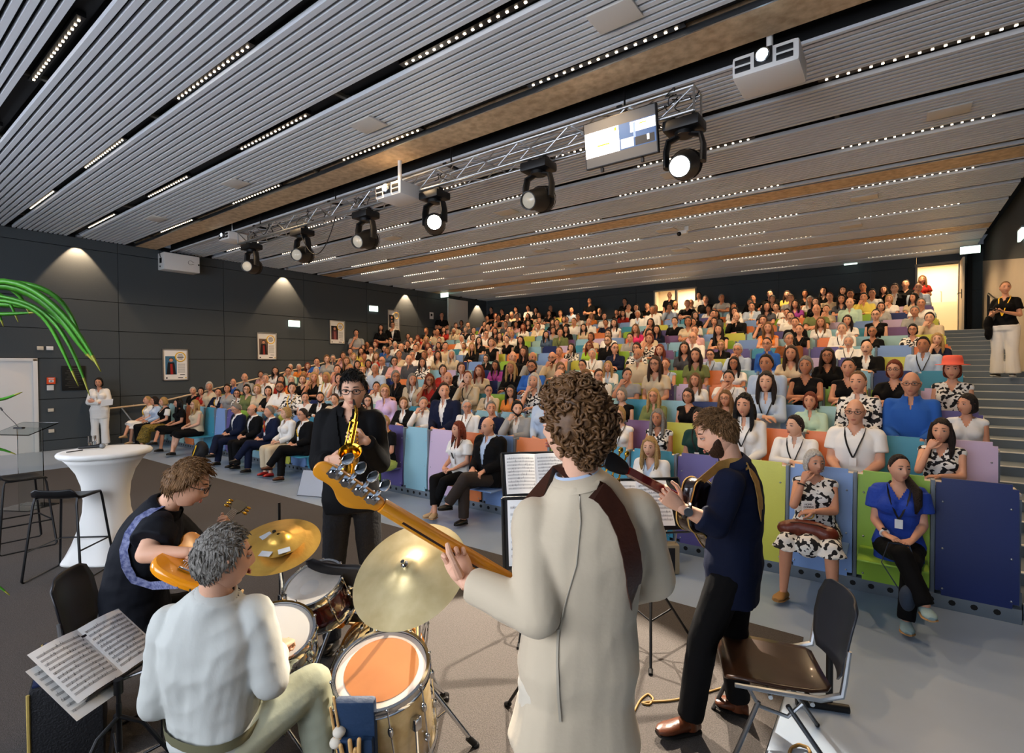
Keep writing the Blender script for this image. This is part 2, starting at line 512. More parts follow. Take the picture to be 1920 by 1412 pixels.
# LED strips in the slots: housing with its row of diodes
LEDROOT = None
def led_strip(x0, x1, Y, where):
    global LEDROOT
    L = 1.7
    if LEDROOT is None:
        r = empty('light_strip')
        mb = MB(); mb.box((0, 0, .055), (L + .06, .07, .05)); mb.build('strip_housing', M_blackm, r, smooth=False)
        mb = MB()
        for k in range(17): mb.box((-L / 2 + L * (k + .5) / 17, 0, .026), (.024, .018, .012))
        d = mb.build('diodes', M_led, r, smooth=False); d['kind'] = 'stuff'
        LEDROOT = r; o = r
    else: o = copy_tree(LEDROOT)
    o.location = ((x0 + x1) / 2, Y, 5.0)
    tag(o, 'dotted warm ceiling light strip ' + where, 'ceiling light', 'dotted light strips in the black ceiling slots')
ORD = ['first', 'second', 'third', 'fourth', 'fifth', 'sixth', 'seventh', 'eighth', 'ninth', 'tenth', 'eleventh', 'twelfth', 'thirteenth', 'fourteenth', 'fifteenth', 'sixteenth', 'seventeenth', 'eighteenth', 'nineteenth', 'twentieth'] + ['%dst' % i if i % 10 == 1 else '%dnd' % i if i % 10 == 2 else '%drd' % i if i % 10 == 3 else '%dth' % i for i in range(21, 60)]
for si, s in enumerate(SLOTS[3:]):
    off = -3.30 if si % 2 else -4.12
    seg = [off + 3.45 * k for k in range(-4, 3)]
    seg = [x for x in seg if x > XL + .1 and x + 1.7 < XR - .1]
    for k, x in enumerate(seg):
        led_strip(x, x + 1.7, s, 'in %s slot from stage, %s from left wall' % (ORD[si], ORD[k]))
# lamps inside the strips (one per strip over the seats)
for si, s in enumerate(SLOTS):
    if s < 4 or si % 2: continue
    for x in (-13.0, -9.6, -6.1, -2.7, .5):
        lamp('downlight_lamp', 'SPOT', (x, s, 4.99), 95, '#ffd9a8', (x, s, 0), spot_size=math.radians(140), spot_blend=.6, shadow_soft_size=.02)
# recessed wall washers along the left wall
for k, y in enumerate((3.75, 8.9, 14.0, 18.4)):
    r = empty('wall_washer', (XL + .16, y, 4.97), 'small recessed wall washer lighting the grey wall, %s from the stage' % ORD[k], 'ceiling light', 'wall washers by the left wall')
    mb = MB(); mb.lathe([(.05, .0), (.06, .0), (.06, .05), (.05, .05)], 16); mb.build('rim', M_steel, r)
    lamp('washer_lamp', 'SPOT', (XL + .2, y, 4.96), 150, '#ffd8ae', (XL - .12, y, 3.0), spot_size=math.radians(72), spot_blend=.25, shadow_soft_size=.02)
# square ceiling speakers
k = 0
for Y, xs in ((4.26, (-12.32, -8.93, -5.43, -2.01)), (8.3, (-13.26, -9.73, -6.27, -2.86, .51)), (11.6, (-11.2, -7.6, -4.2, -.47)), (13.8, (-8, -4.6, -.8))):
    for x in xs:
        k += 1
        mb = MB(); mb.box((x, Y, 4.99), (.42, .3, .025), 0, .01)
        tag(mb.build('ceiling_speaker', mat('speaker_plate', '#c9c4bd', .5)), 'flat square speaker plate set in the slat ceiling, number %d counting from the stage end' % k, 'ceiling speaker', 'square speaker plates in the ceiling')
p = onZ(1288, 425, 4.97)
r = empty('security_camera', p, 'small white dome camera hanging under the slat ceiling', 'camera')
mb = MB(); mb.box((0, 0, -.05), (.1, .1, .1), 0, .02); mb.box((-.08, -.03, -.12), (.2, .1, .08), 0, .02); mb.build('housing', M_white, r)
mb = MB(); mb.ell((-.15, -.07, -.15), (.05, .05, .05)); mb.build('lens', M_blackp, r)
# big soft sources: unseen screens put in as soft fill from behind the camera
M_scr = mat('fill_screen', '#ffffff', .6, emit=5.0, ecol='#e8f0ff')
for i, x in enumerate((-9.2, -2.2)):
    r = empty('fill_screen', (x, YF + .06, 1.0), ['lit white projection screen on the stage wall beside the door', 'lit white projection screen on the stage wall behind the drummer'][i], 'screen', 'projection screens on the stage wall')
    mb = MB(); mb.box((0, 0, 1.7), (4.6, .02, 2.9)); mb.build('screen_surface', M_scr, r, smooth=False)
    mb = MB()
    for a in (-1, 1): mb.box((a * 2.35, .01, 1.7), (.1, .05, 3.1)); mb.box((0, .01, 1.7 + a * 1.5), (4.8, .05, .1))
    mb.build('screen_frame', M_blackm, r, smooth=False)
# ---------------------------------------------------------------- people: head, hair, body, garments
def wrinkle(v, f, amp, freq):
    """soft folds of cloth, pushed along the surface normals"""
    v = np.asarray(v); q = np.array([x[:4] if len(x) > 3 else (x[0], x[1], x[2], x[2]) for x in f])
    fn = np.cross(v[q[:, 2]] - v[q[:, 0]], v[q[:, 3]] - v[q[:, 1]]); N = np.zeros_like(v)
    for i in range(4): np.add.at(N, q[:, i], fn)
    N /= np.maximum(np.linalg.norm(N, axis=1, keepdims=True), 1e-9)
    a = vnoise(v * A(1, 1, .55), freq, 4); b = vnoise(v * A(.6, .6, 1.3), freq * 1.5, 11)
    h = (.55 - np.abs(a)) * 1.3 + (.5 - np.abs(b)) * .7
    return v + N * (np.clip(h, -1, 1) * amp)[:, None]
def sstep(a, b, x):
    t = np.clip((x - a) / (b - a), 0, 1); return t * t * (3 - 2 * t)
def dirs(nu, nv):
    th = np.linspace(0, math.pi, nv + 1)[1:-1]
    u = np.linspace(-math.pi, math.pi, nu, endpoint=False)
    ph = u - 0.35 * np.sin(u)                  # denser towards the face (phi 0 = forward)
    T, P = np.meshgrid(th, ph, indexing='ij')
    d = np.stack([np.sin(T) * np.sin(P), np.sin(T) * np.cos(P), np.cos(T)], -1).reshape(-1, 3)
    d = np.concatenate([[[0, 0, 1]], d, [[0, 0, -1]]])
    f = []
    L = len(d) - 1
    for j in range(nu): f.append((0, 1 + (j + 1) % nu, 1 + j))
    for i in range(nv - 2):
        a, b = 1 + i * nu, 1 + (i + 1) * nu
        for j in range(nu): f.append((a + j, a + (j + 1) % nu, b + (j + 1) % nu, b + j))
    a = 1 + (nv - 2) * nu
    for j in range(nu): f.append((a + j, a + (j + 1) % nu, L))
    return d, f
def skull(d, jaw=1.0):
    x = .0745 * d[:, 0]; y = np.where(d[:, 1] > 0, .094, .099) * d[:, 1]
    z = np.where(d[:, 2] > 0, .122, .119) * d[:, 2]
    low = np.clip(-(z + .01) / .105, 0, 1)
    x = x * (1 - .33 * jaw * low ** 1.4)
    y = np.where(d[:, 1] < 0, y * (1 - .40 * low), y * (1 + .02 * low))
    return np.stack([x, y, z], 1)
def face(d, sex='m'):
    p = skull(d, 1.0 if sex == 'm' else 1.12)
    x, y, z = p[:, 0], p[:, 1].copy(), p[:, 2]
    fm = np.clip(d[:, 1], 0, 1) ** .35
    g = lambda cx, cz, sx, sz: np.exp(-((np.abs(x) - cx) / sx) ** 2 - ((z - cz) / sz) ** 2)
    nz = np.interp(z, [-.055, -.043, -.033, -.024, .0, .022, .04], [0, .006, .021, .0235, .013, .005, 0])
    k = .9 if sex == 'f' else 1.0
    y += fm * (k * nz * np.exp(-(x / (.0125 + .35 * np.clip(.01 - z, 0, .04) * .35)) ** 2)
               - .012 * g(.033, .010, .016, .011) + .0055 * k * g(.03, .034, .026, .008)
               + .004 * g(.046, -.022, .02, .02) + .0065 * g(0, -.057, .02, .0055) + .0065 * g(0, -.069, .018, .0055) - .003 * g(0, -.0625, .024, .003)
               + .010 * g(0, -.098, .02, .014) - .004 * g(0, -.082, .02, .006))
    y -= fm * .006 * np.clip((z - .05) / .05, 0, 1)
    return np.stack([x, y, z], 1)

def add_head(mb, T, R, sex='m', nu=36, nv=28, s=1.0, mouth=0):
    """slots: 0 skin 1 lips 2 eye white 3 iris 4 brow"""
    d, f = dirs(nu, nv)
    v = face(d, sex) * s
    R = np.asarray(R, float); T = np.asarray(T, float)
    mb.at(T, R)
    mb.add(v, f, 0)
    for sx in (-1, 1):
        mb.ell(A(sx * .033, .078, .010) * s, A(.0138, .0112, .0082) * s, m=2, nu=12, nv=8)
        mb.ell(A(sx * .0325, .0862, .0103) * s, A(.0070, .0052, .0072) * s, m=3, nu=10, nv=6)
        mb.tube([A(sx * (.033 + .0155 * q), .0905 - .006 * q * q - .0025 * q, .0165 - .0052 * q * q) * s for q in (-1, -.5, 0, .5, 1.1)], np.array([.0008, .0018, .0022, .0022, .0010]) * s, 5, m=4)
        mb.ell(A(sx * .033, .0785, .0025) * s, A(.0155, .0108, .0050) * s, m=0, nu=12, nv=6)
        # upper lid
        mb.ell(A(sx * .033, .0795, .0165) * s, A(.0165, .0112, .0062) * s, m=0, nu=12, nv=6)
        # brow arc
        pts = [A(sx * (.014 + .032 * t), .0905 - .018 * t * t, .031 + .006 * math.sin(math.pi * (.25 + .6 * t))) * s for t in np.linspace(0, 1, 5)]
        mb.tube(pts, np.array([.0042, .0048, .0044, .0036, .002]) * s, 6, m=4, flat=(1, .8))
        # ear
        mb.ell(A(sx * .074, -.006, .0) * s, A(.008, .019, .031) * s, roty(sx * .15), 0, 12, 8)
        mb.ell(A(sx * .0785, -.004, .003) * s, A(.006, .011, .02) * s, roty(sx * .3), 0, 10, 6)
    mb.ell(A(0, .0925, -.0575) * s, A(.0215, .0065, .0040) * s, m=1, nu=12, nv=6)
    mb.ell(A(0, .0925, -.0672) * s, A(.0185, .0068, .0046) * s, m=1, nu=12, nv=6)
    mb.at()

def shell(mask, thick, nu=44, nv=32, base=None, sink=.010, noise=.003, seed=1, freq=60):
    d, f = dirs(nu, nv)
    p = skull(d) if base is None else base(d)
    m = mask(p, d)
    t = thick(p, d) if callable(thick) else thick
    st = vnoise(d * A(1, 1, .35), freq, seed) * noise
    off = m * (t + st) - (1 - m) * sink
    return p + d * off[:, None], f
def hairline(p, d, front=.075, temple=.045, side=-.005, back=-.085):
    return np.interp(d[:, 1] / np.maximum(np.hypot(d[:, 0], d[:, 1]), 1e-6), [-1, -.15, .12, .55, .8, 1], [back, side - .03, side, temple, front - .004, front])
HAIRC = {}
def hair_geo(style):
    """vertices and faces of a hair style about the head centre"""
    if style in HAIRC: return HAIRC[style]
    mb = MB()
    def cap(thick=.012, front=.075, temple=.045, side=-.005, back=-.085, soft=.014, noise=.004, seed=3, upper=None, freq=60, nu=44, nv=32):
        def mk(p, d):
            m = sstep(0, soft, p[:, 2] - hairline(p, d, front, temple, side, back))
            if upper is not None: m = m * sstep(0, .03, upper - p[:, 2] + .03 * np.clip(-d[:, 1], 0, 1))
            return m
        v, f = shell(mk, thick, nu, nv, noise=noise, seed=seed, freq=freq); mb.add(v, f)
    def wide(low, thick, fringe=.082, rx=.088, ry=.108, cheek=.058, flare=1.0, noise=.004):
        # hair mass that falls past the ears down to z = low and leaves the face free
        d, f = dirs(48, 34)
        p = np.stack([rx * d[:, 0], ry * d[:, 1] - .012, np.where(d[:, 2] > 0, .137, abs(low)) * d[:, 2]], 1)
        lowm = np.clip(-p[:, 2] / abs(low), 0, 1)
        q = np.hypot(d[:, 0], d[:, 1]); 
        sc = np.where(lowm > 0, (1 - lowm ** 6) ** .5 / np.maximum((1 - lowm ** 2) ** .5, .05), 1); sc = np.clip(sc, 1, 2.2) * (1 + (flare - 1) * lowm)
        p[:, 0] *= sc; p[:, 1] *= np.where(d[:, 1] < 0, np.minimum(sc, 1.25), 1)
        inface = (sstep(.0, .03, p[:, 1] - .012)) * sstep(0, .015, fringe - p[:, 2] - 7.0 * p[:, 0] ** 2 + .012 * np.exp(-((p[:, 0] - .015) / .008) ** 2)) * sstep(0, .012, cheek + .012 - np.abs(p[:, 0]) + .0 * p[:, 2])
        inface = np.maximum(inface, sstep(.02, .05, p[:, 1] - .01) * sstep(0, .02, .02 - p[:, 2]))
        p[:, 1] = p[:, 1] * (1 - inface) + inface * np.minimum(p[:, 1], .0)
        p = p + d * (vnoise(d * A(1, 1, .25), 55, 5) * noise)[:, None]
        mb.add(p, f)
    if style == 's': cap(.011, .084, .060, noise=.005)
    elif style == 'q': cap(.020, .084, .060, noise=.008, freq=34)          # tousled, more volume
    elif style == 'h': cap(.008, .2, .06, -.002, -.08, upper=.045, noise=.002)
    elif style == 'c': cap(.042, .07, .05, -.03, -.10, noise=.02, freq=48); 
    elif style == 'p': wide(-.105, .02)
    elif style == 'l' or style == 't':
        cap(.007, .088, .062, .0, -.085, soft=.022, noise=.003, freq=90)
        if style == 't': mb.ell((0, -.125, .035), (.04, .034, .04), nu=14, nv=10)
    elif style in 'LC':
        wide(-.12, .02, flare=1.05 if style == 'L' else 1.25, noise=.004 if style == 'L' else .013)
        n = 12
        ang = np.linspace(0, 2 * math.pi, 18, endpoint=False)
        R_ = []
        for t in np.linspace(0, 1, n):
            z = .02 - .30 * t
            rx, ry = .088 + .022 * math.sin(math.pi * min(t * 1.2, 1)) - .02 * t * t, .045 - .012 * t
            c = A(0, -.062 - .03 * t + .02 * t * t, z)
            R_.append(c + np.stack([rx * np.cos(ang), ry * np.sin(ang), .012 * np.sin(ang * 5 + 1) * (t > .8)], 1))
        mb.rings(R_)
        for sx in (-1, 1):
            mb.tube([A(sx * .066, .01, .085), A(sx * .082, .026, .0), A(sx * .085, .03, -.10), A(sx * .088, .045, -.19), A(sx * .080, .065, -.275)], [.014, .018, .024, .022, .007], 8, flat=(1, 1.2))
    HAIRC[style] = mb.arrays()[:2]
    return HAIRC[style]
def beard_geo(full=True):
    k = 'beard' if full else 'stache'
    if k not in HAIRC:
        if full:
            def mk(p, d):
                z, x = p[:, 2], np.abs(p[:, 0])
                lim = np.interp(x, [0, .02, .03, .055, .075], [-.045, -.045, -.055, -.035, .0])
                m = sstep(0, .012, lim - z) * sstep(-.05, .15, d[:, 1])
                lips = np.exp(-((x) / .022) ** 2 - ((z + .0625) / .0085) ** 2)
                return m * (1 - np.clip(lips * 1.4, 0, 1))
            HAIRC[k] = shell(mk, .0065, 64, 50, base=lambda d: face(d), sink=.006, noise=.0012)
        else:
            mb = MB(); mb.tube([(-.03, .094, -.055), (-.015, .104, -.048), (0, .106, -.046), (.015, .104, -.048), (.03, .094, -.055)], [.003, .007, .007, .007, .003], 6)
            HAIRC[k] = mb.arrays()[:2]
    return HAIRC[k]
def strands(n, seed, front=.075, temple=.045, side=-.005, back=-.085, length=(.03, .055), lift=.35, base=.010, r=.0030, swirl=0.0):
    """many tapered locks lying over the skull, combed forward from the crown"""
    mb = MB(); rg = np.random.default_rng(seed)
    k = 0
    while k < n:
        q = unit(rg.normal(size=3)); p = skull(q[None])[0]
        if p[2] - hairline(p[None], q[None], front, temple, side, back)[0] < .006: continue
        k += 1
        fl = unit(A(rg.normal() * .35 + swirl, 1.0 if q[2] > .45 else .25, -.15 if q[2] > .45 else -.8) + rg.normal(size=3) * .3)
        fl = unit(fl - q * (fl @ q)); L = rg.uniform(*length); top = max(0, q[2])
        a = p + q * base * .4; b = a + (fl * .5 + q * lift * (.4 + top)) * L * .6; c = b + (fl + q * (lift - .35)) * L * .5
        mb.tube([a, (a + b) / 2 + q * .002, b, c], [r, r * 1.25, r, r * .25], 5)
    return mb.arrays()[:2]
def glasses_geo():
    if 'gl' not in HAIRC:
        mb = MB()
        for sx in (-1, 1):
            a = np.linspace(0, 2 * math.pi, 16, endpoint=False)
            mb.tube(np.stack([sx * .034 + .025 * np.cos(a), np.full(16, .103) - .006 * np.abs(np.cos(a) * (np.sign(np.cos(a)) == sx)), .008 + .017 * np.sin(a)], 1), .0024, 5, closed=True)
            mb.tube([(sx * .058, .097, .012), (sx * .074, .06, .012), (sx * .078, -.005, .01)], .0022, 5)
        mb.tube([(-.01, .104, .012), (0, .107, .015), (.01, .104, .012)], .0024, 5)
        HAIRC['gl'] = mb.arrays()[:2]
    return HAIRC['gl']

def hand(mb, wrist, direc, palm, thumb_side, curl=(.35, .45, .5, .55), s=1.0, m=0, spread=.10, thumb=.7, lod=8, curl0=None, tp=None):
    """wrist point, finger direction, palm normal (fingers bend towards it), thumb_side vector"""
    d = unit(direc); n = unit(np.asarray(palm, float) - d * (np.asarray(palm) @ d)); u = unit(np.cross(d, n))
    if u @ np.asarray(thumb_side, float) < 0: u = -u                  # u points to the thumb side
    w = np.asarray(wrist, float)
    ang = np.linspace(0, 2 * math.pi, 12, endpoint=False)
    P = []
    for t, hw, ht in ((-.012, .024, .019), (.0, .027, .019), (.03, .036, .018), (.06, .041, .016), (.085, .041, .0135), (.096, .036, .009)):
        cx, sx = np.cos(ang), np.sin(ang)
        P.append(w + s * (d * t + np.outer(np.sign(cx) * np.abs(cx) ** .75 * hw, u) + np.outer(sx * ht, n) + u * .002))
    mb.rings(P, m)
    mb.ell(w + s * (d * .04 + u * .022 + n * .012), A(.02, .026, .014) * s, np.stack([u, d, n], 1), m, 10, 6)
    offs, lens = (.030, .010, -.010, -.0285), (.068, .077, .072, .056)
    for k in range(4):
        c = curl[k]
        dd = unit(d + u * spread * (1.2 - .8 * k))
        p = w + s * (d * (.088 - .004 * abs(k - 1.2)) + u * offs[k])
        a = c * .9 if curl0 is None else curl0
        pts, rad = [p], [.0098]
        for L, da in ((.46, 1.1), (.31, .75), (.23, 0)):
            q = unit(dd * math.cos(a) + n * math.sin(a))
            p = p + q * lens[k] * L * s; pts.append(p); a += c * da
        rr = np.array([.0098, .0092, .0083, .0066]) * s * (1, 1.02, 1, .88)[k]
        for i in range(3): mb.cone(pts[i], pts[i + 1], rr[i], rr[i + 1], lod, m)
    p = w + s * (d * .022 + u * .026 + n * .006)
    t1 = unit(d * .62 + u * .75 + n * .25 * thumb)
    t2 = unit(d * .85 + u * .40 * (1.2 - thumb) + n * .6 * thumb)
    t3 = unit(d * .9 + u * (.1 - .3 * thumb) + n * .75 * thumb)
    q = p + t1 * .042 * s; r_ = q + t2 * .034 * s; e = r_ + t3 * .027 * s
    if tp is not None: p, q, r_, e = [np.asarray(k_, float) for k_ in tp]
    mb.cone(p, q, .0145 * s, .0115 * s, lod, m); mb.cone(q, r_, .0112 * s, .0102 * s, lod, m); mb.cone(r_, e, .0100 * s, .0078 * s, lod, m)

TORSO = {'m': dict(pb=(.150, .105), pel=(.166, .118), wai=(.150, .108), che=(.160, .118), arm=(.160, .108), shl=(.132, .080), trp=(.094, .068), nb=(.062, .060)),
         'f': dict(pb=(.155, .110), pel=(.170, .120), wai=(.126, .096), che=(.138, .108), arm=(.138, .098), shl=(.112, .070), trp=(.078, .058), nb=(.051, .051))}
def spine_rings(J, sex, w=1.0, infl=0.0, n=24, lo='pb', hi='nb'):
    """stacked rings from the seat to the base of the neck, following the posed spine"""
    D = TORSO[sex]
    hs = unit(J['hiR'] - J['hiL']); ss = unit(J['shR'] - J['shL'])
    pel, wai, che, shl, nec = J['pel'], J['wai'], J['che'], J['shl'], J['nec']
    up0 = unit(wai - pel); up1 = unit(nec - shl)
    seq = [('pb', pel - up0 * .07, 0, 0), ('pel', pel + up0 * .02, 0, 0), ('wai', wai, .4, .3), ('che', che, .8, .7), ('arm', che * .45 + shl * .55, .95, .85), ('shl', shl + up1 * .004, 1, 1), ('trp', shl * .60 + nec * .40 + up1 * .004, 1, 1), ('nb', shl * .30 + nec * .70 + up1 * .012, 1, 1)]
    ang = np.linspace(0, 2 * math.pi, n, endpoint=False)
    out = []
    names = [q[0] for q in seq]
    for i, (k, c, ts, tu) in enumerate(seq):
        if names.index(lo) > i or names.index(hi) < i: continue
        s = unit(hs * (1 - ts) + ss * ts)
        prv = seq[max(i - 1, 0)][1]; nxt = seq[min(i + 1, len(seq) - 1)][1]
        u = unit(nxt - prv); s = unit(s - u * (s @ u)); f = unit(np.cross(u, s))
        rx, ry = D[k]
        ww = w if k not in ('shl', 'nb', 'trp') else 1 + (w - 1) * .4
        e = .8 if k in ('pel', 'che', 'arm', 'pb') else .95
        cc, sn = np.cos(ang), np.sin(ang)
        yy = np.sign(sn) * np.abs(sn) ** e * (ry * (ww if k != 'wai' else w ** 1.6) + infl)
        out.append(c + np.outer(np.sign(cc) * np.abs(cc) ** e * (rx * ww + infl), s) + np.outer(yy, f))
    return out
def limb_r(sex): return dict(sh=.052, ua=.048, el=.041, fa=.041, wr=.0275, th=.083, kn=.057, cf=.055, an=.038) if sex == 'm' else dict(sh=.043, ua=.040, el=.035, fa=.035, wr=.0235, th=.082, kn=.052, cf=.050, an=.033)
def body_prims(J, sex, w=1.0, legs=True, arms=True):
    r = limb_r(sex); mb = MB(); k = 1 + (w - 1) * .5
    mb.rings(spine_rings(J, sex, w))
    hb = J['hd'] + J['hR'] @ A(0, -.022, -.05)
    mb.cone(J['shl'] * .5 + J['nec'] * .5, hb, r['kn'] * 1.02 if sex == 'm' else .047, .054 if sex == 'm' else .045, 14)
    if sex == 'f':
        fw = unit(np.cross(unit(J['shl'] - J['wai']), unit(J['shR'] - J['shL']))) * -1
        fw = unit(np.cross(unit(J['shR'] - J['shL']), unit(J['shl'] - J['wai']))) * -1
        fw = J.get('fw', fw)
        for sx in (-1, 1): mb.ell(J['che'] + unit(J['shR'] - J['shL']) * sx * .07 + fw * .078 + A(0, 0, .01), (.062, .062, .062))
    for S in 'LR':
        mb.cone(J['shl'] * .35 + J['sh' + S] * .65 , J['sh' + S], .048, r['sh'], 12)
        if arms:
            mb.cone(J['sh' + S], J['el' + S], r['ua'] * k, r['el'] * k)
            m_ = J['el' + S] * .72 + J['wr' + S] * .28
            mb.cone(J['el' + S], m_, r['el'] * k, r['fa'] * k * 1.02); mb.cone(m_, J['wr' + S], r['fa'] * k * 1.02, r['wr'])
        if legs:
            mb.cone(J['hi' + S], J['kn' + S], r['th'] * k, r['kn'] * k, 14)
            m_ = J['kn' + S] * .7 + J['an' + S] * .3
            mb.cone(J['kn' + S], m_, r['kn'] * k, r['cf'] * k); mb.cone(m_, J['an' + S], r['cf'] * k, r['an'])
            ft = J.get('ft' + S)
            if ft is not None: mb.cone(J['an' + S] + unit(ft - J['an' + S]) * -.02 - A(0, 0, .02), J['an' + S] * .45 + ft * .55 - A(0, 0, .005), .030, .022, 10)
    return mb
def top_prims(J, sex, w=1.0, sleeve='long', infl=.010, tail=0.0, loose=1.0, flare=1.0):
    """shirt, jacket or dress top over the torso; sleeve long / short / none / rolled"""
    r = limb_r(sex); mb = MB(); k = (1 + (w - 1) * .5) * loose
    R_ = spine_rings(J, sex, w * (1 + .02 * (loose - 1)), infl)
    if tail:
        u = unit(J['wai'] - J['pel'])
        c0 = R_[0].mean(0); R_ = [c0 + (R_[0] - c0) * flare - u * tail] + R_
    mb.rings(R_)
    if sex == 'f':
        fw = J['fw']
        for sx in (-1, 1): mb.ell(J['che'] + unit(J['shR'] - J['shL']) * sx * .07 + fw * .078 + A(0, 0, .01), A(1, 1, 1) * (.060 + infl))
    for S in 'LR':
        mb.cone(J['shl'] * .35 + J['sh' + S] * .65, J['sh' + S], .048 + infl * .6, r['sh'] + infl * .6, 12)
        if sleeve == 'none': continue
        t = {'long': 1, 'rolled': 1, 'short': .62}[sleeve]
        e = J['sh' + S] * (1 - t) + J['el' + S] * t
        if sleeve == 'short': mb.cyl(J['sh' + S], e, r['sh'] * k + infl, r['ua'] * k + infl * 2.0, 14); continue
        mb.cone(J['sh' + S], e, r['ua'] * k + infl, r['el'] * k + infl, 14)
        q = J['el' + S] + (J['wr' + S] - J['el' + S]) * (.93 if sleeve == 'long' else .45)
        mb.cone(J['el' + S], J['el' + S] * .9 + q * .1, r['el'] * k + infl, r['fa'] * k + infl, 14)
        mb.cyl(J['el' + S], q, r['fa'] * k + infl, (r['wr'] if sleeve == 'long' else r['fa']) * 1.05 + infl, 14)
    return mb
def leg_prims(J, sex, w=1.0, infl=.012, to=1.0, hem=None, waist=True):
    r = limb_r(sex); mb = MB(); k = 1 + (w - 1) * .5
    if waist: mb.rings(spine_rings(J, sex, w, infl * .8, hi='wai')[:-1])
    for S in 'LR':
        mb.cone(J['hi' + S], J['kn' + S], r['th'] * k + infl, r['kn'] * k + infl, 14)
        e = J['kn' + S] + (J['an' + S] - J['kn' + S]) * to
        mb.cyl(J['kn' + S], e, r['kn'] * k + infl, (hem if hem else r['an'] + infl * 1.6), 14)
    return mb
def shoe_prims(mb, an, toe, m=0, sole=1, high=0.0, w=1.0):
    """shoe from heel under the ankle to the toe, on its sole"""
    an, toe = np.asarray(an, float), np.asarray(toe, float)
    d = unit((toe - an) * A(1, 1, 0)) ; s = A(d[1], -d[0], 0)
    tilt = (toe[2] - (an[2] - .085))
    L = np.linalg.norm((toe - an)[:2]) + .055
    h0 = A(an[0], an[1], an[2] - .085) - d * .055
    ang = np.linspace(0, 2 * math.pi, 16, endpoint=False)
    R_ = []; So = []
    for t, hw, ht in ((0, .022, .045), (.06, .033, .066), (.2, .037, .078), (.4, .039, .070), (.55, .044, .058), (.75, .048, .046), (.9, .040, .036), (.985, .022, .024)):
        c = h0 + d * L * t + A(0, 0, tilt * t)
        R_.append(c + np.outer(np.cos(ang) * hw * w, s) + np.outer(ht * .5 + np.sin(ang) * ht * .5 + .008, A(0, 0, 1)))
        So.append(c + np.outer(np.cos(ang) * (hw * w + .004), s) + np.outer(.008 + np.sin(ang) * .010, A(0, 0, 1)))
    mb.rings(R_, m); mb.rings(So, sole)
    if high:
        mb.cyl(an + A(0, 0, -.055), an + A(0, 0, high) , .042, .043, 14, m)

def headR(fw, up=(0, 0, 1)):
    f = unit(fw); u = np.asarray(up, float); s = unit(np.cross(f, u)); u = np.cross(s, f)
    return np.stack([s, f, u], 1)

# fabric materials
FAB = {}
FCOL = dict(w='#e9e6e0', k='#08080a', n='#141b33', u='#2f5fae', a='#b3c4da', g='#9a9a98', q='#4a4c52', o='#6c7548', e='#cbb99b', r='#a52a23', p='#d9a9a8', y='#e0cd62', t='#b7d3bd', m='#a4479a', f='#e98a3f', z='#1f3d38', d='#4c5f78', v='#c9aed0', h='#e33b77', b='#7a4a2c', l='#9fc544')
def fabric(c):
    if c in FAB: return FAB[c]
    if c == 'x':
        m = mat('fabric_pattern', '#e6e2da', .85)
        nt = m.node_tree; b = nt.nodes['Principled BSDF']
        tc = nt.nodes.new('ShaderNodeTexCoord'); vo = nt.nodes.new('ShaderNodeTexNoise'); vo.inputs['Scale'].default_value = 22; vo.inputs['Detail'].default_value = 1
        rp = nt.nodes.new('ShaderNodeValToRGB'); rp.color_ramp.interpolation = 'CONSTANT'
        rp.color_ramp.elements[0].color = lin('#e6e2da'); rp.color_ramp.elements[1].position = .52; rp.color_ramp.elements[1].color = lin('#17171a')
        nt.links.new(tc.outputs['Object'], vo.inputs['Vector']); nt.links.new(vo.outputs['Fac'], rp.inputs[0]); nt.links.new(rp.outputs[0], b.inputs['Base Color'])
    else: m = mat('fabric_' + c, FCOL[c], .85, bump=(16, .16, (1, 1, .5)), spec=.2)
    FAB[c] = m; return m
HCOL = dict(k='#0e0b0a', d='#231610', b='#3f2819', l='#7d5a36', y='#c59e62', w='#d6d0c6', g='#8d8880', r='#7c3216')
def hairmat(c): return mat('hair_' + c, HCOL[c], .5, noise=(70, .7), bump=(150, .9, (1, 1, .15)), spec=.35)
SKIN = [mat('skin_%d' % i, c, .5, noise=(14, .25, c2), spec=.35) for i, (c, c2) in enumerate((('#d79f80', '#c98a6d'), ('#cf9474', '#bd7f62'), ('#dcab8e', '#cd9678'), ('#b87c5b', '#a86d4f')))]
M_lip = mat('lips', '#b06c5c', .5); M_eye = mat('eye_white', '#c4bab0', .3); M_iris = mat('iris', '#20150f', .2)
M_trous = mat('dark_trousers', '#101116', .85, bump=(60, .2))
M_denim = mat('black_denim', '#0b0c10', .85, bump=(60, .35))
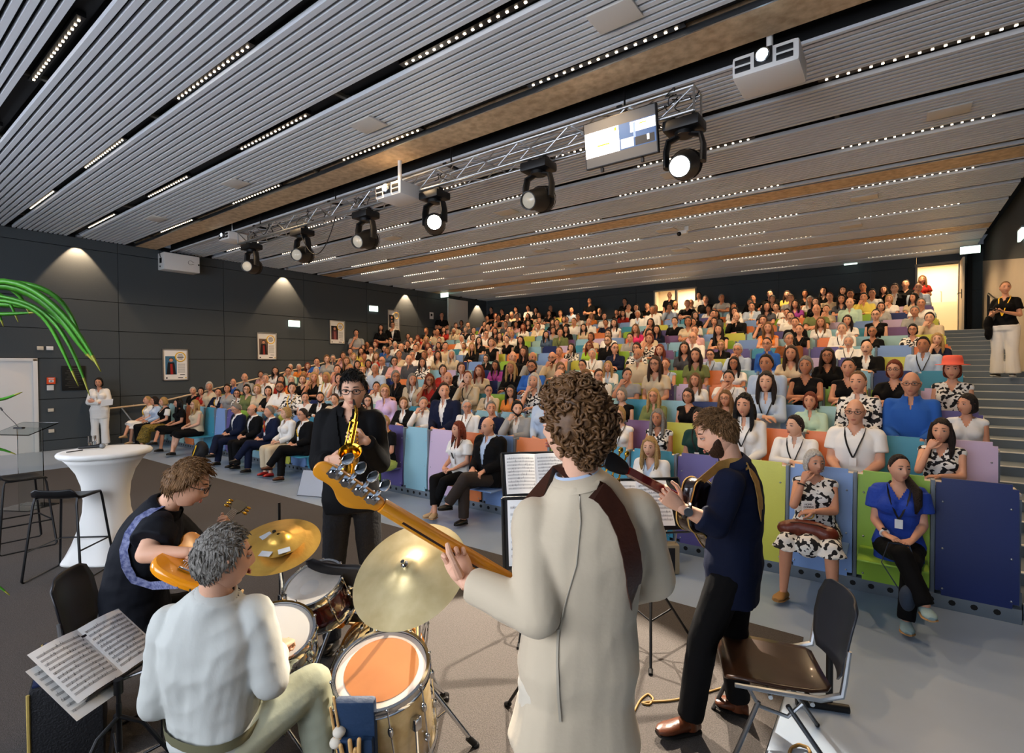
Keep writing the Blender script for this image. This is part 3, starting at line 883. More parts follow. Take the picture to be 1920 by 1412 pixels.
# ---------------------------------------------------------------- seated audience: what each visible head looks like
# tile (x0, y0, scale): head x y, sex, hair colour+style, top colour+sleeve, extras (G glasses B beard M moustache C dark lanyard Y yellow lanyard H hand at chin)
TILES = [
(600, 530, 7.846, """110 1120 f lp gT;200 1110 m gs qS G;350 1070 f bp pT;405 1150 f lL kT;505 1085 f yp gS;450 1010 m bs gT;610 1000 f bL yT;645 920 m bh kT G;755 905 f rp qT;660 1090 f rt yT;755 985 m bs wS G;830 1075 f lL rT;905 980 m gs uS G;1000 1000 f lp dT;575 1200 f dL kT;700 1190 f kC wJ;925 1150 m gh qJ G;1095 1150 f kp pS G;1170 1050 f dt eV;1110 910 f wp wT;1035 870 m ds qT;1200 950 m bh qS;1310 900 m ks kS;1415 955 m ds kJ;1340 840 f bp wT;1220 790 f kp qT;1440 810 f rL rT;1495 920 m ws eT;1570 830 f yL nT;1565 930 f rL rV;1620 1000 f dt wT;1720 920 f dL rV;1850 930 m ds eT;1760 850 m ks gT;1500 710 m ls kT;1665 650 m ws pT;1620 730 f dL eT;1730 730 m bh eT;1820 690 f dL rT;1510 1170 f dL xS;1390 1060 m gs wT G;1320 1130 m wh qS;1520 1060 f lp wT;1740 1060 f dC eT;1820 1280 f dp rT;820 1260 m ws aT;265 1270 m bs pT;460 1260 f yt wT;620 1290 f yt wT"""),
(840, 530, 7.846, """420 460 f yp gT;690 490 f rp kT;880 490 m bh gT;940 470 m gs eT;990 490 m bs kT;770 510 m ks kT;590 520 m bs kT;1180 490 f dL kT;1355 480 m ls eT;1476 450 f dL kT;1655 450 m ls yT;1820 410 m bh aT;1700 540 f bp kT;1760 570 m ds gT;1860 570 m ls wT;90 710 m ws eS C;120 630 f bp eT;200 590 f kp qT;265 690 f gp kT;300 620 m bs qT;380 700 f dp wT G;540 610 f dp kT;590 660 m bh wT;720 620 m gs eT;840 610 m bs qT;700 710 f kL kT;905 690 m ks uT;1000 610 f dL pT;1110 650 f rL wT;1185 590 f dL kT;1330 640 m ds eJ;1345 550 f bp wT;1550 580 f bL kT;1610 590 m ks kT;1740 680 f kC kT;1550 700 f bp gT;1460 760 f kL dS;1640 730 m ds oS C;565 750 m ds wT G;775 780 f dL eV;930 750 f yp wT;880 830 f bt kV;1060 840 f kL kT;205 820 m ws wS;370 800 f kp wT G;460 850 f kL kT;640 870 f bp kV;690 885 m bs wS C;240 940 f lp wT;360 940 f yC kS;60 1050 f wL eS;1120 1010 f bC kS;940 1090 m bh kS;1255 1100 m gh gS;1540 1100 m bh eS GB;1645 1010 f lt pV H;1830 950 f dL xS;570 1130 f kp kS G;730 1210 f dC mS C;210 1250 f bp kJ;970 1240 f yL kS;1220 1230 m ds uS GB;1665 1260 f lp eJ G;460 1290 f rL eT;1850 1370 f lp eT"""),
(1080, 530, 5.2625, """235 275 m ks kT;15 335 m ds wT H;155 325 f yL fT;130 385 m bh wS;280 330 f kp wT;405 290 f kp kT;465 300 f dL rT;520 245 m bh wT H;595 240 f kL kT;705 230 m ks kT;755 265 m gs wS;800 250 f lp wT;610 310 m ws wJ C;910 245 m ds aS H;985 215 f yp wT;1100 190 m ls kT;1140 200 m gs eJ;1190 320 f kL kT;1110 370 f dp eT;1150 390 m ds wT;985 380 m ds kT G;740 390 f kL kT H;80 440 f kL eV;295 395 m ks nT;380 395 f dL wV;590 450 f lC hT;800 460 f dC nS;705 500 f dp eT;160 530 f bp eT;315 505 f bp wT G;320 570 m ls kS GB;555 540 m ks gS;730 550 f rp xT;1175 470 f bt pS;1155 540 m bh wS G;130 620 f rC lT G;440 640 f dt nS G;700 640 f dp xT G;885 660 f rL dS;1100 640 f dL qT;165 700 m ws wS C;620 710 m wh eS B;790 775 f bL eT G;890 800 f rt aV C;1185 710 f dL oT;70 810 m ks wJ GC;320 840 f yL wJ;230 910 m bs wS G;510 905 m ds gT H"""),
(1320, 530, 5.2625, """15 165 m gs kT;175 150 m qs gT;250 110 m bs wS;45 260 f dp wT;455 195 f kL kT;465 235 m ks aJ;595 145 m ks kT G;705 95 m ks kT;695 160 f kp kT;645 230 f kL qT;730 240 m ks wT GC;890 110 f bC yT;915 150 m ls gT;1030 105 f kp kT;1030 170 f wL wT;1085 190 f kL kT;1130 85 f kC kT;1205 140 m rs eT;900 210 f dL mT;290 240 f dL wT;305 285 f kL wT;322 335 m bh kS;75 310 m ks qT;140 310 f kL kT;105 380 f dp eV;150 460 f dL kV C;590 370 f bL qT;635 440 f lL fV;795 300 m ks wT C;855 330 m ks wT M;1110 265 m bh oT;1235 260 f bt eT;1187 385 f lL wT C;900 390 m ks kT;944 460 f bt kV C;840 550 m gs bJ G;170 620 f yp kS G;250 660 m ws aS GH;470 605 f dt uS G;300 790 f kL wT G;25 755 m ds aS GC;700 785 m ds aS C;870 690 f bL eT;1215 715 f dL kT G;1030 810 f gp kV"""),
(1560, 530, 5.2625, """110 75 f dL kT;240 40 m ks kT;230 110 m ks kT G;345 80 f kL kT;450 100 m ks wT;315 145 m ks yS;95 160 f kL qT;150 200 m bh tS G;605 45 m bs kJ;690 15 m ks kT;725 60 m bh aS H;615 155 f yp wT;755 150 f kL eT;880 200 m gs wT G;485 235 f dp gT;817 280 m gs gS B;435 315 f dt kV G;120 370 f dL wT;965 345 m ds eS H;110 450 m gs wS C;395 490 f gt kT G;800 460 f kp xT G;1040 560 f yL nT;165 590 m ws wS CM;345 640 m bh kJ M;905 605 m ds aS C;70 830 f kt kV;600 850 f rp kT G;1190 845 f rp xV X"""),
(300, 660, 4.21, """225 345 f kp kT;280 330 m ws kT;355 340 f dp rT;440 270 f wp eT;475 335 m ds nJ Y;530 285 f dp gT;585 250 m bh uT;620 340 f kp xS G;685 290 f kp oT G;675 200 m wh gS;700 370 f bL aS Y;770 290 f yp eS;800 205 f bp pT;840 205 m gs wS;845 305 f kp kT;875 120 m ws gT;917 145 f dL wT;910 270 m bs wS GB;975 215 f kC rT;1018 150 m ks tT G;1035 280 f kp xS Y;1055 220 f wp fT;1105 140 m ws fT;1140 210 f yp eT;1190 195 f yL kV;1150 110 f rL rT;1240 150 f wp wS;1235 75 m ds uT;1125 370 m ks wV"""),
(560, 690, 5.2625, """225 285 m ks kJ B;55 110 f lp kT;270 90 f yp wS Y;405 100 f kp wT C;360 310 m bs eT;740 180 m ks wS;665 200 f kp kT;740 320 f dL eS G;925 225 f yp vS G;1055 80 f gp kS GC;1155 355 f lp kJ;1235 110 f gL eJ C"""),
(800, 690, 5.2625, """130 115 f rC rT G;270 100 m bh kJ;480 90 f rt eS C;120 215 m bs nJ;95 350 m gs wS H;310 400 m ws wS GC;550 255 f dt eJ GC;575 385 m gs nT;780 260 f kL fT G;810 390 m kq gJ BH;955 115 f wL xT;1040 240 f ks aS G;1115 70 m bh nS G"""),
(1120, 700, 5.2625, """255 225 f gp kV;225 400 f yp wV C;600 230 f yL oS G;640 475 f gL xV C;975 70 f lL wT;1040 220 f dp kV G;975 425 f kp zT C"""),
(1340, 690, 5.2625, """140 90 m ks wT CHM;315 355 f kC wS C;660 345 f lL eV G;970 130 f dL aS C;785 565 m ds wS C;1165 340 f rp tS"""),
(1560, 690, 5.2625, """385 130 f lt xS;235 420 m lh wT GC;1030 150 m wh uS G;1240 345 f dp wV;1085 605 f dL xV H""")]

# ---------------------------------------------------------------- seats
SEATC = dict(a='#8fbccb', p='#7f9fd2', t='#3f8fa8', n='#14265e', v='#5f5590', m='#71507b', i='#cbb3cd', l='#93bb3c', y='#cbcb52', o='#e07f46', s='#9fc4c0')
SNAME = dict(a='pale sky blue', p='periwinkle blue', t='teal', n='navy blue', v='violet', m='plum', i='pale lilac', l='lime green', y='yellow green', o='orange', s='pale mint')
M_seat = {k: mat('seat_' + k, c, .42, bump=(90, .05)) for k, c in SEATC.items()}
SW, SX0 = .51, .765
def seat_i(x): return int(math.floor((SX0 - x) / SW))
def seat_x(i): return SX0 - SW * (i + .5)
SEEN = """0 1835 1020 n;0 1680 1000 l;0 1545 950 p;0 1440 930 y;0 1330 905 v;0 1250 870 t;0 1175 850 a;0 1100 850 t;0 1000 845 o;0 955 830 l;0 925 850 p;0 835 860 i;0 775 860 a;0 735 840 v;0 395 800 t;
1 1700 830 t;1 1570 815 o;1 1500 810 o;1 1405 830 n;1 1335 800 i;1 1260 790 y;1 1220 790 y;1 1188 795 m;1 1140 790 a;1 1025 790 a;1 985 785 a;1 910 780 a;1 880 775 p;1 750 780 a;
2 1690 790 y;2 1765 790 v;2 1560 775 s;2 1500 770 p;2 1440 765 p;2 1365 765 m;2 1315 765 n;2 1250 755 a;2 1190 755 t;2 885 755 t;2 925 752 l;2 845 748 y;2 805 755 v;2 765 748 n;
3 1700 740 l;3 1625 735 m;3 1565 733 l;3 1460 735 v;3 1410 735 o;3 1360 728 o;3 1320 725 i;3 1255 735 a;3 1212 732 v;3 975 735 v;3 925 730 n;3 755 740 o;
4 1770 705 t;4 1695 700 n;4 1535 703 p;4 1480 700 p;4 1415 690 a;4 1350 703 o;4 1285 708 l;4 1210 700 o;4 950 712 v;4 915 710 n;4 755 690 o;4 725 690 t;
5 1665 670 y;5 1610 672 v;5 1520 665 i;5 1470 672 y;5 1430 670 l;5 1395 670 n;5 1340 670 y;5 1277 690 a;5 1165 690 l;5 1085 690 y;5 905 690 s;5 880 690 p;
6 1685 655 p;6 1725 650 o;6 1630 650 a;6 1550 665 v;6 1445 645 t;6 1395 650 a;6 1360 645 v;6 1260 650 m;6 1280 668 t;6 1140 672 o;6 1035 675 p;6 890 700 p;6 865 685 p;
7 1695 637 y;7 1650 640 s;7 1610 637 a;7 1535 650 o;7 1400 635 p;7 1275 637 y;7 1265 620 a;7 1015 650 v;7 1000 640 a;
8 1680 622 m;8 1600 622 t;8 1525 625 s;8 1375 620 y;8 1460 625 v;8 1120 625 i;8 1003 640 s;
9 1690 605 i;9 1640 605 v;9 1600 608 p;9 1410 603 l;9 1390 598 o;9 1130 600 o;9 1170 610 l"""
seatcol = {}
for ln in SEEN.replace('\n', '').split(';'):
    q = ln.split()
    if len(q) == 4:
        n = int(q[0]); seatcol[(n, seat_i(onY(float(q[1]), float(q[2]), rowY(n))[0]))] = q[3]
rs = random.Random(11)
NS = 30
def scol(n, i):
    if (n, i) not in seatcol:
        c = rs.choice('aaaappttnvvmillyyooss')
        while c == seatcol.get((n, i - 1)) or c == seatcol.get((n - 1, i)): c = rs.choice('aappttnvmillyyoos')
        seatcol[(n, i)] = c
    return seatcol[(n, i)]

# ---------------------------------------------------------------- parse heads and give each a row
people = []
for x0, y0, sc, txt in TILES:
    for ln in txt.split(';'):
        q = ln.split()
        px, py = x0 + float(q[0]) / sc, y0 + float(q[1]) / sc
        cand = {}
        for n in range(1, 14):
            P = onY(px, py, rowY(n) - .20)
            e = P[2] - fz(n) - 1.215
            if -.24 < e < .20: cand[n] = (P[0], P[2] - fz(n), (e / .085) ** 2)
        if not cand: continue
        hc = q[3]
        people.append(dict(cand=cand, n=min(cand, key=lambda k: cand[k][2]), sex=q[2], hair=hc[0] if hc[0] in HCOL else 'g', style=hc[1], col=q[4][0], typ=q[4][1], ex=q[5] if len(q) > 5 else '', px=px))
for it in range(8):                          # choose rows so that nobody sits in anybody else
    for p in people:
        def cost(n):
            X = p['cand'][n][0]; c = p['cand'][n][2] + (20 if X > .75 else 0)
            for o in people:
                if o is not p and o['n'] == n:
                    g = abs(o['cand'][n][0] - X)
                    if g < .46: c += ((.46 - g) / .07) ** 2
            return c
        p['n'] = min(p['cand'], key=cost)
for p in people: p['X'], p['z'], _ = p['cand'][p['n']]
for n in range(1, 14):
    row = sorted([p for p in people if p['n'] == n], key=lambda p: -p['X'])
    for it in range(40):
        for a, b in zip(row[:-1], row[1:]):
            g = a['X'] - b['X']
            if g < .48: a['X'] += (.48 - g) / 2; b['X'] -= (.48 - g) / 2
        for p in row: p['X'] = min(max(p['X'], XL + .35), .60)
occ = {}
for p in people: occ.setdefault(p['n'], []).append(p['X'])
ROW0 = []                                    # filled by the front row section: x positions that have a fold-down seat
# ---------------------------------------------------------------- shared seated bodies and garments
def seated_J(sex, pose, turn=0.0, nod=0.0):
    k = 1.0 if sex == 'm' else .95
    J = dict(pel=A(0, 0, .535), wai=A(0, -.015, .69), che=A(0, -.005, .875), shl=A(0, -.02, 1.005), nec=A(0, -.005, 1.08), hd=A(0, .035, 1.20), fw=A(0, 1, 0))
    sw = .168 if sex == 'm' else .140
    for S, s in (('L', -1), ('R', 1)):
        J['sh' + S] = A(s * sw, -.02, 1.0); J['hi' + S] = A(s * .09, .01, .525); J['kn' + S] = A(s * .10, .43, .53)
        J['an' + S] = A(s * .10, .41, .10); J['ft' + S] = A(s * .11, .56, .035)
    if pose == 'lap':
        J['elL'], J['elR'] = A(-sw - .025, .03, .74), A(sw + .025, .03, .74)
        J['wrL'], J['wrR'] = A(-.09, .235, .665), A(.085, .245, .675)
    elif pose == 'desk':
        J['elL'], J['elR'] = A(-sw - .03, .13, .80), A(sw + .03, .13, .80)
        J['wrL'], J['wrR'] = A(.03, .28, .80), A(-.03, .31, .83)
    else:
        J['elL'], J['elR'] = A(-sw - .025, .10, .79), A(sw + .0, .24, .83)
        J['wrL'], J['wrR'] = A(-.02, .26, .80), A(.075, .165, 1.045)
    J['hR'] = rotz(turn) @ rotx(nod)
    return J
def seated_hands(mb, J, pose, sex):
    s = .95 if sex == 'm' else .86
    if pose == 'lap':
        hand(mb, J['wrL'], (.75, .62, -.1), (.2, 0, -1), (.6, -.6, .2), s=s, lod=6); hand(mb, J['wrR'], (-.75, .6, -.05), (-.2, 0, -1), (-.6, -.6, .2), s=s, lod=6)
    elif pose == 'desk':
        hand(mb, J['wrL'], (1, .25, -.05), (0, -.2, -1), (0, 1, .3), s=s, lod=6); hand(mb, J['wrR'], (-1, .25, -.1), (0, -.2, -1), (0, 1, .3), s=s, lod=6)
    else:
        hand(mb, J['wrL'], (1, .35, -.05), (0, 0, -1), (0, 1, .2), s=s, lod=6)
        hand(mb, J['wrR'], (-.45, -.12, .9), (-.3, -1, 0), (-.6, -.3, .5), curl=(.8, .95, 1.05, 1.1), s=s, lod=6)
BODYC, GARC = {}, {}
def aud_body(sex, pose, turn):
    key = (sex, pose, turn)
    if key in BODYC: return BODYC[key]
    J = seated_J(sex, pose, turn)
    ck = (sex, pose)
    if ck not in GARC:
        v, f, _ = body_prims(J, sex).arrays()
        GARC[ck] = remesh(v, f, .013, 2)
    v, f = GARC[ck]
    mb = MB()
    cz = np.array([v[list(q)].mean(0) for q in f])
    legs = (cz[:, 2] < .60) & (np.abs(cz[:, 0]) < .22) | (cz[:, 2] < .5)
    shoe = cz[:, 2] < .10
    mb.add(v, f, list(np.where(shoe, 6, np.where(legs, 5, 0))))
    seated_hands(mb, J, pose, sex)
    add_head(mb, J['hd'], J['hR'], sex, 34, 24, 1.0 if sex == 'm' else .955)
    me = mb.mesh('person_body', [SKIN[0], M_lip, M_eye, M_iris, hairmat('d'), M_trous, M_blackp])
    BODYC[key] = me
    return me
def v_open(J, sex, depth=.17, wtop=.05, z0=None):
    """predicate for the open front below the neck"""
    base = J['shl'] * .35 + J['nec'] * .65
    up = unit(J['nec'] - J['che']); fw = J['fw']; s = unit(np.cross(fw, up))
    def pred(c):
        r = c - base
        h = -(r @ up); x = r @ s; y = r @ fw
        return (y > -.01) & (h > -.1) & (h < depth) & (np.abs(x) < wtop * (1 - np.clip(h, 0, depth) / depth) + .004)
    return pred
def top_cut(J):
    base = J['shl'] * .35 + J['nec'] * .65; up = unit(J['nec'] - J['shl'])
    return lambda c: ((c - base) @ up > .004) & (np.linalg.norm(np.cross(c - base, up), axis=1) < .075)
def collar(mb, J, r=.062, h=.035, m=0, sex='m', gap=.35):
    base = J['shl'] * .30 + J['nec'] * .70; up = unit(J['nec'] - J['shl']); fw = J['fw']; fw = unit(fw - up * (fw @ up)); s = np.cross(fw, up)
    r = r if sex == 'm' else r * .88
    a = np.linspace(math.pi / 2 + gap, math.pi / 2 + 2 * math.pi - gap, 22)
    o0 = [base + (np.cos(t) * s + np.sin(t) * fw) * r * 1.12 - up * .012 for t in a]
    o1 = [base + (np.cos(t) * s + np.sin(t) * fw) * r + up * h for t in a]
    o2 = [base + (np.cos(t) * s + np.sin(t) * fw) * (r + .006) + up * (h + .003) for t in a]
    o3 = [base + (np.cos(t) * s + np.sin(t) * fw) * (r * 1.25 + .012) - up * (.006 + .018 * max(0, math.sin(t))) for t in a]
    k = len(a); v = o0 + o1 + o2 + o3
    f = [(j * k + i, j * k + i + 1, (j + 1) * k + i + 1, (j + 1) * k + i) for j in range(3) for i in range(k - 1)]
    mb.add(v, f, m)
def aud_top(sex, pose, typ):
    key = (sex, pose, typ)
    if key in GARC: return GARC[key]
    J = seated_J(sex, pose)
    sl = {'S': 'long', 'T': 'short', 'V': 'none', 'J': 'long'}[typ]
    infl = .012 if typ != 'J' else .024
    v, f, _ = top_prims(J, sex, 1.0, sl, infl, loose=1.06).arrays()
    v, f = remesh(v, f, .013, 2)
    v = v + 0.0
    nn = vnoise(v * A(1, 1, 1), 38, 4) * .0035; v = v + nn[:, None] * A(.3, 1, .2)
    tc = top_cut(J)
    vo = v_open(J, sex, .10 if typ == 'S' else (.07 if sex == 'm' else .10) if typ != 'J' else .34, .022 if typ == 'S' else .05 if typ != 'J' else .062)
    v, f = facesel(v, f, lambda c: ~(tc(c) | vo(c)))
    mb = MB(); mb.add(v, f, 0)
    if typ == 'S': collar(mb, J, sex=sex)
    if typ == 'J': collar(mb, J, .066, .03, 0, sex, gap=.6)
    me = mb.mesh('person_top', [fabric('w')], smooth='all'); GARC[key] = me
    return me
def aud_lanyard():
    if 'lan' in GARC: return GARC['lan']
    mb = MB()
    for s in (-1, 1):
        mb.tube([(s * .055, -.05, 1.075), (s * .078, .02, 1.05), (s * .072, .085, .99), (s * .05, .138, .92), (s * .022, .142, .84), (0, .135, .79)], .009, 6, flat=(1, .25), hint=(0, 1, 0))
    mb.box((0, .14, .755), (.055, .006, .075), 1)
    GARC['lan'] = mb.arrays(); return GARC['lan']
M_lany = {'C': mat('lanyard_dark', '#17181c', .7), 'Y': mat('lanyard_yellow', '#e5b61e', .7)}
def lan_mesh(c):
    k = 'lanm' + c
    if k not in GARC:
        v, f, m = aud_lanyard(); GARC[k] = mesh_from('lanyard', v, f, m, [M_lany[c], mat('badge_white', '#e9e9e6', .5)])
    return GARC[k]
def hair_mesh(style):
    k = 'hm' + style
    if k not in GARC: GARC[k] = mesh_from('hair', *hair_geo(style), [0] * len(hair_geo(style)[1]), [hairmat('d')], 'all')
    return GARC[k]
def simple_mesh(key, geo, m):
    if key not in GARC: GARC[key] = mesh_from(key, geo[0], geo[1], [0] * len(geo[1]), [m], 'all')
    return GARC[key]
def set_mat(o, i, m):
    o.material_slots[i].link = 'OBJECT'; o.material_slots[i].material = m
def attach_head_item(name, me, root, J, m=None, s=1.0):
    o = link(name, me, root)
    o.location = Vector(J['hd']); o.rotation_euler = Matrix(J['hR'].tolist()).to_euler(); o.scale = (s, s, s)
    if m is not None: set_mat(o, 0, m)
    return o
HW = dict(k='black', d='dark brown', b='brown', l='light brown', y='blond', w='white', g='grey', r='red brown')
SWD = dict(s='short %s hair', q='tousled %s hair', h='balding %s hair', c='curly %s hair', C='big curly %s hair', p='chin length %s hair', L='long %s hair', l='tied back %s hair', t='tied back %s hair')
CW = dict(w='white', k='black', n='navy', u='blue', a='light blue', g='grey', q='charcoal', o='olive', e='beige', r='red', p='pink', y='yellow', t='mint', m='purple', f='orange', z='dark green', d='denim blue', v='lavender', h='bright pink', b='rust brown', l='lime', x='monochrome patterned')
TW = dict(S='shirt', T='tee', V='sleeveless top', J='jacket')
def aud_person(p, Y, floor, rzbase, s, body_a, turn, pose, label, group):
    sex = p['sex']
    me = aud_body(sex, pose, turn)
    o = link('person', me)
    o.location = (p['X'], Y, floor); o.rotation_euler = (0, 0, rzbase + body_a); o.scale = (s, s, s)
    tag(o, label, 'person', group)
    set_mat(o, 0, SKIN[p.get('skin', 0)]); set_mat(o, 4, hairmat('d' if p['hair'] in 'kd' else 'b' if p['hair'] != 'w' else 'g'))
    J = seated_J(sex, pose, turn)
    hs = 1.0 if sex == 'm' else .955
    st = p['style']
    h = attach_head_item('hair', hair_mesh('s' if st == 's' else st), o, J, hairmat(p['hair']), hs)
    t = link('jacket' if p['typ'] == 'J' else 'shirt', aud_top(sex, pose, p['typ']), o)
    set_mat(t, 0, fabric(p['col']))
    if p['typ'] == 'J':
        t2 = link('shirt', aud_top(sex, pose, 'S'), o); set_mat(t2, 0, fabric('w' if p['col'] != 'w' else 'a'))
    if 'G' in p['ex'] and p['n'] < 9: attach_head_item('glasses', simple_mesh('glasses', glasses_geo(), M_blackp), o, J, None, hs)
    if 'B' in p['ex'] and p['n'] < 9: attach_head_item('beard', simple_mesh('beard', beard_geo(), hairmat('b')), o, J, hairmat(p['hair'] if p['hair'] != 'k' else 'd'))
    if 'M' in p['ex']: attach_head_item('moustache', simple_mesh('moustache', beard_geo(False), hairmat('b')), o, J, hairmat(p['hair'] if p['hair'] != 'k' else 'd'))
    if 'X' in p['ex']:
        mb = MB(); mb.lathe([(.165, .055), (.16, .062), (.102, .068), (.098, .12), (.085, .165), (.05, .172), (0, .160)], 24, c=(0, -.01, 0)); attach_head_item('hat', simple_mesh('hat', mb.arrays()[:2], mat('hat_coral', '#e8604a', .7)), o, J, None, hs)
    for c in 'CY':
        if c in p['ex']: link('lanyard', lan_mesh(c), o)
    return o
BAND = A(-1.8, 1.6)
def aim(X, Y): return math.atan2(BAND[0] - X, Y - BAND[1])
rp_ = random.Random(5)
for n in range(1, 14):
    row = sorted([p for p in people if p['n'] == n], key=lambda p: -p['X'])
    for k, p in enumerate(row):
        Y = rowY(n) - .20
        a = aim(p['X'], Y); ab = max(-.45, min(.45, a * .45)) + rp_.uniform(-.08, .08)
        th = a - ab + rp_.uniform(-.25, .25)
        turn = -.6 if th < -.3 else .6 if th > .3 else 0.0
        pose = 'chin' if 'H' in p['ex'] else rp_.choice(['lap', 'lap', 'desk', 'desk', 'lap', 'chin'] if n < 12 else ['lap', 'desk'])
        s = max(.90, min(1.10, p['z'] / 1.215))
        p['skin'] = rp_.choice([0, 0, 1, 2, 0, 2, 1, 3])
        lab = '%s, %s %s, %s from right aisle, %s row' % ('coral hat' if 'X' in p['ex'] else SWD[p['style']] % HW[p['hair']], CW[p['col']], TW[p['typ']], ORD[k], ORD[n])
        aud_person(p, Y, fz(min(n, 13)) - .0, math.pi, s, ab, turn, pose, lab, 'audience seated in the %s row' % ORD[n])

# ---------------------------------------------------------------- seats and bench frames
def seat_mesh():
    w, t = .475, .018
    prof = [(.105, -.012), (.30, -.018), (.44, -.010), (.60, .004), (.80, .022), (1.01, .045)]   # z, y of the front face
    mb = MB(); c = .03
    n = len(prof)
    V = []
    for z, y in prof:
        for yy in (y, y + t):
            for x in (-w / 2, w / 2): V.append((x, yy, z))
    # rounded top corners
    F = []
    for i in range(n - 1):
        a, b = i * 4, (i + 1) * 4
        F += [(a, a + 1, b + 1, b), (a + 2, b + 2, b + 3, a + 3), (a, b, b + 2, a + 2), (a + 1, a + 3, b + 3, b + 1)]
    F += [(0, 2, 3, 1), ((n - 1) * 4, (n - 1) * 4 + 1, (n - 1) * 4 + 3, (n - 1) * 4 + 2)]
    bm = bmesh.new()
    vs = [bm.verts.new(q) for q in V]
    for q in F: bm.faces.new([vs[i] for i in q])
    ed = [e for e in bm.edges if abs(e.verts[0].co.z - e.verts[1].co.z) < .001 and abs(e.verts[0].co.x - e.verts[1].co.x) < .001 and (e.verts[0].co.z > 1.0 or e.verts[0].co.z < .11)]
    bmesh.ops.bevel(bm, geom=ed, offset=.035, segments=4, affect='EDGES')
    bmesh.ops.recalc_face_normals(bm, faces=bm.faces)
    bm.verts.index_update()
    mb.add([q.co[:] for q in bm.verts], [tuple(x.index for x in p.verts) for p in bm.faces]); bm.free()
    return mb
SEATM = seat_mesh().arrays()
me_panel = mesh_from('panel', *SEATM, [M_seat['a']], True, 30)
mb = MB()
for s in (-1, 1):
    for z, y in ((.16, -.017), (.47, -.010), (.83, .022)): mb.ell((s * .195, y, z), (.008, .006, .008), nu=8, nv=5)
me_stud = mb.mesh('studs', [M_steel])
mb = MB(); mb.box((-.255, .05, .52), (.028, .10, .95), 0, .005); me_post = mb.mesh('side_support', [M_greysteel])
mb = MB(); mb.box((0, -.215, .385), (.44, .40, .018), 0, .008); me_flap = mb.mesh('seat_flap', [M_seat['a']])
def bench(n, i0, i1):
    r = empty('bench_frame', (0, rowY(n), fz(n)), 'grey steel bench base and pale writing ledge carrying the %s row of seats' % (ORD[n]), 'bench', 'bench frames of the seat rows')
    xa, xb = seat_x(i1) - SW / 2, seat_x(i0) + SW / 2
    mb = MB(); mb.box(((xa + xb) / 2, .05, .055), (xb - xa, .12, .11), 0, .004)
    for k in range(int((xb - xa) / .128)): mb.cyl((xa + .06 + k * .128, -.0105, .06), (xa + .06 + k * .128, -.013, .06), .022, n=8, m=1)
    mb.build('bench_base', [M_greysteel, M_black], r, smooth=True)
    if n < 13:
        mb = MB(); mb.box(((xa + xb) / 2, .21, .93), (xb - xa, .27, .022), 0, .004); mb.box(((xa + xb) / 2, .07, .50), (xb - xa, .012, .80), 1)
        mb.build('writing_ledge', [mat('ledge', '#cfc6ba', .4), M_greysteel], r)
    return r
def mk_seat(n, i, occupied):
    c = scol(n, i)
    r = empty('auditorium_seat', (seat_x(i), rowY(n), fz(n)), '%s folding seat panel, %s from the right aisle in the %s row' % (SNAME[c], ORD[i], ORD[n]), 'seat', 'folding seats of the %s row' % (ORD[n]))
    o = link('panel', me_panel, r); set_mat(o, 0, M_seat[c])
    if n < 4: link('studs', me_stud, r)['kind'] = 'stuff'
    link('side_support', me_post, r)
    if occupied: f = link('seat_flap', me_flap, r); set_mat(f, 0, M_seat[c])
    return r
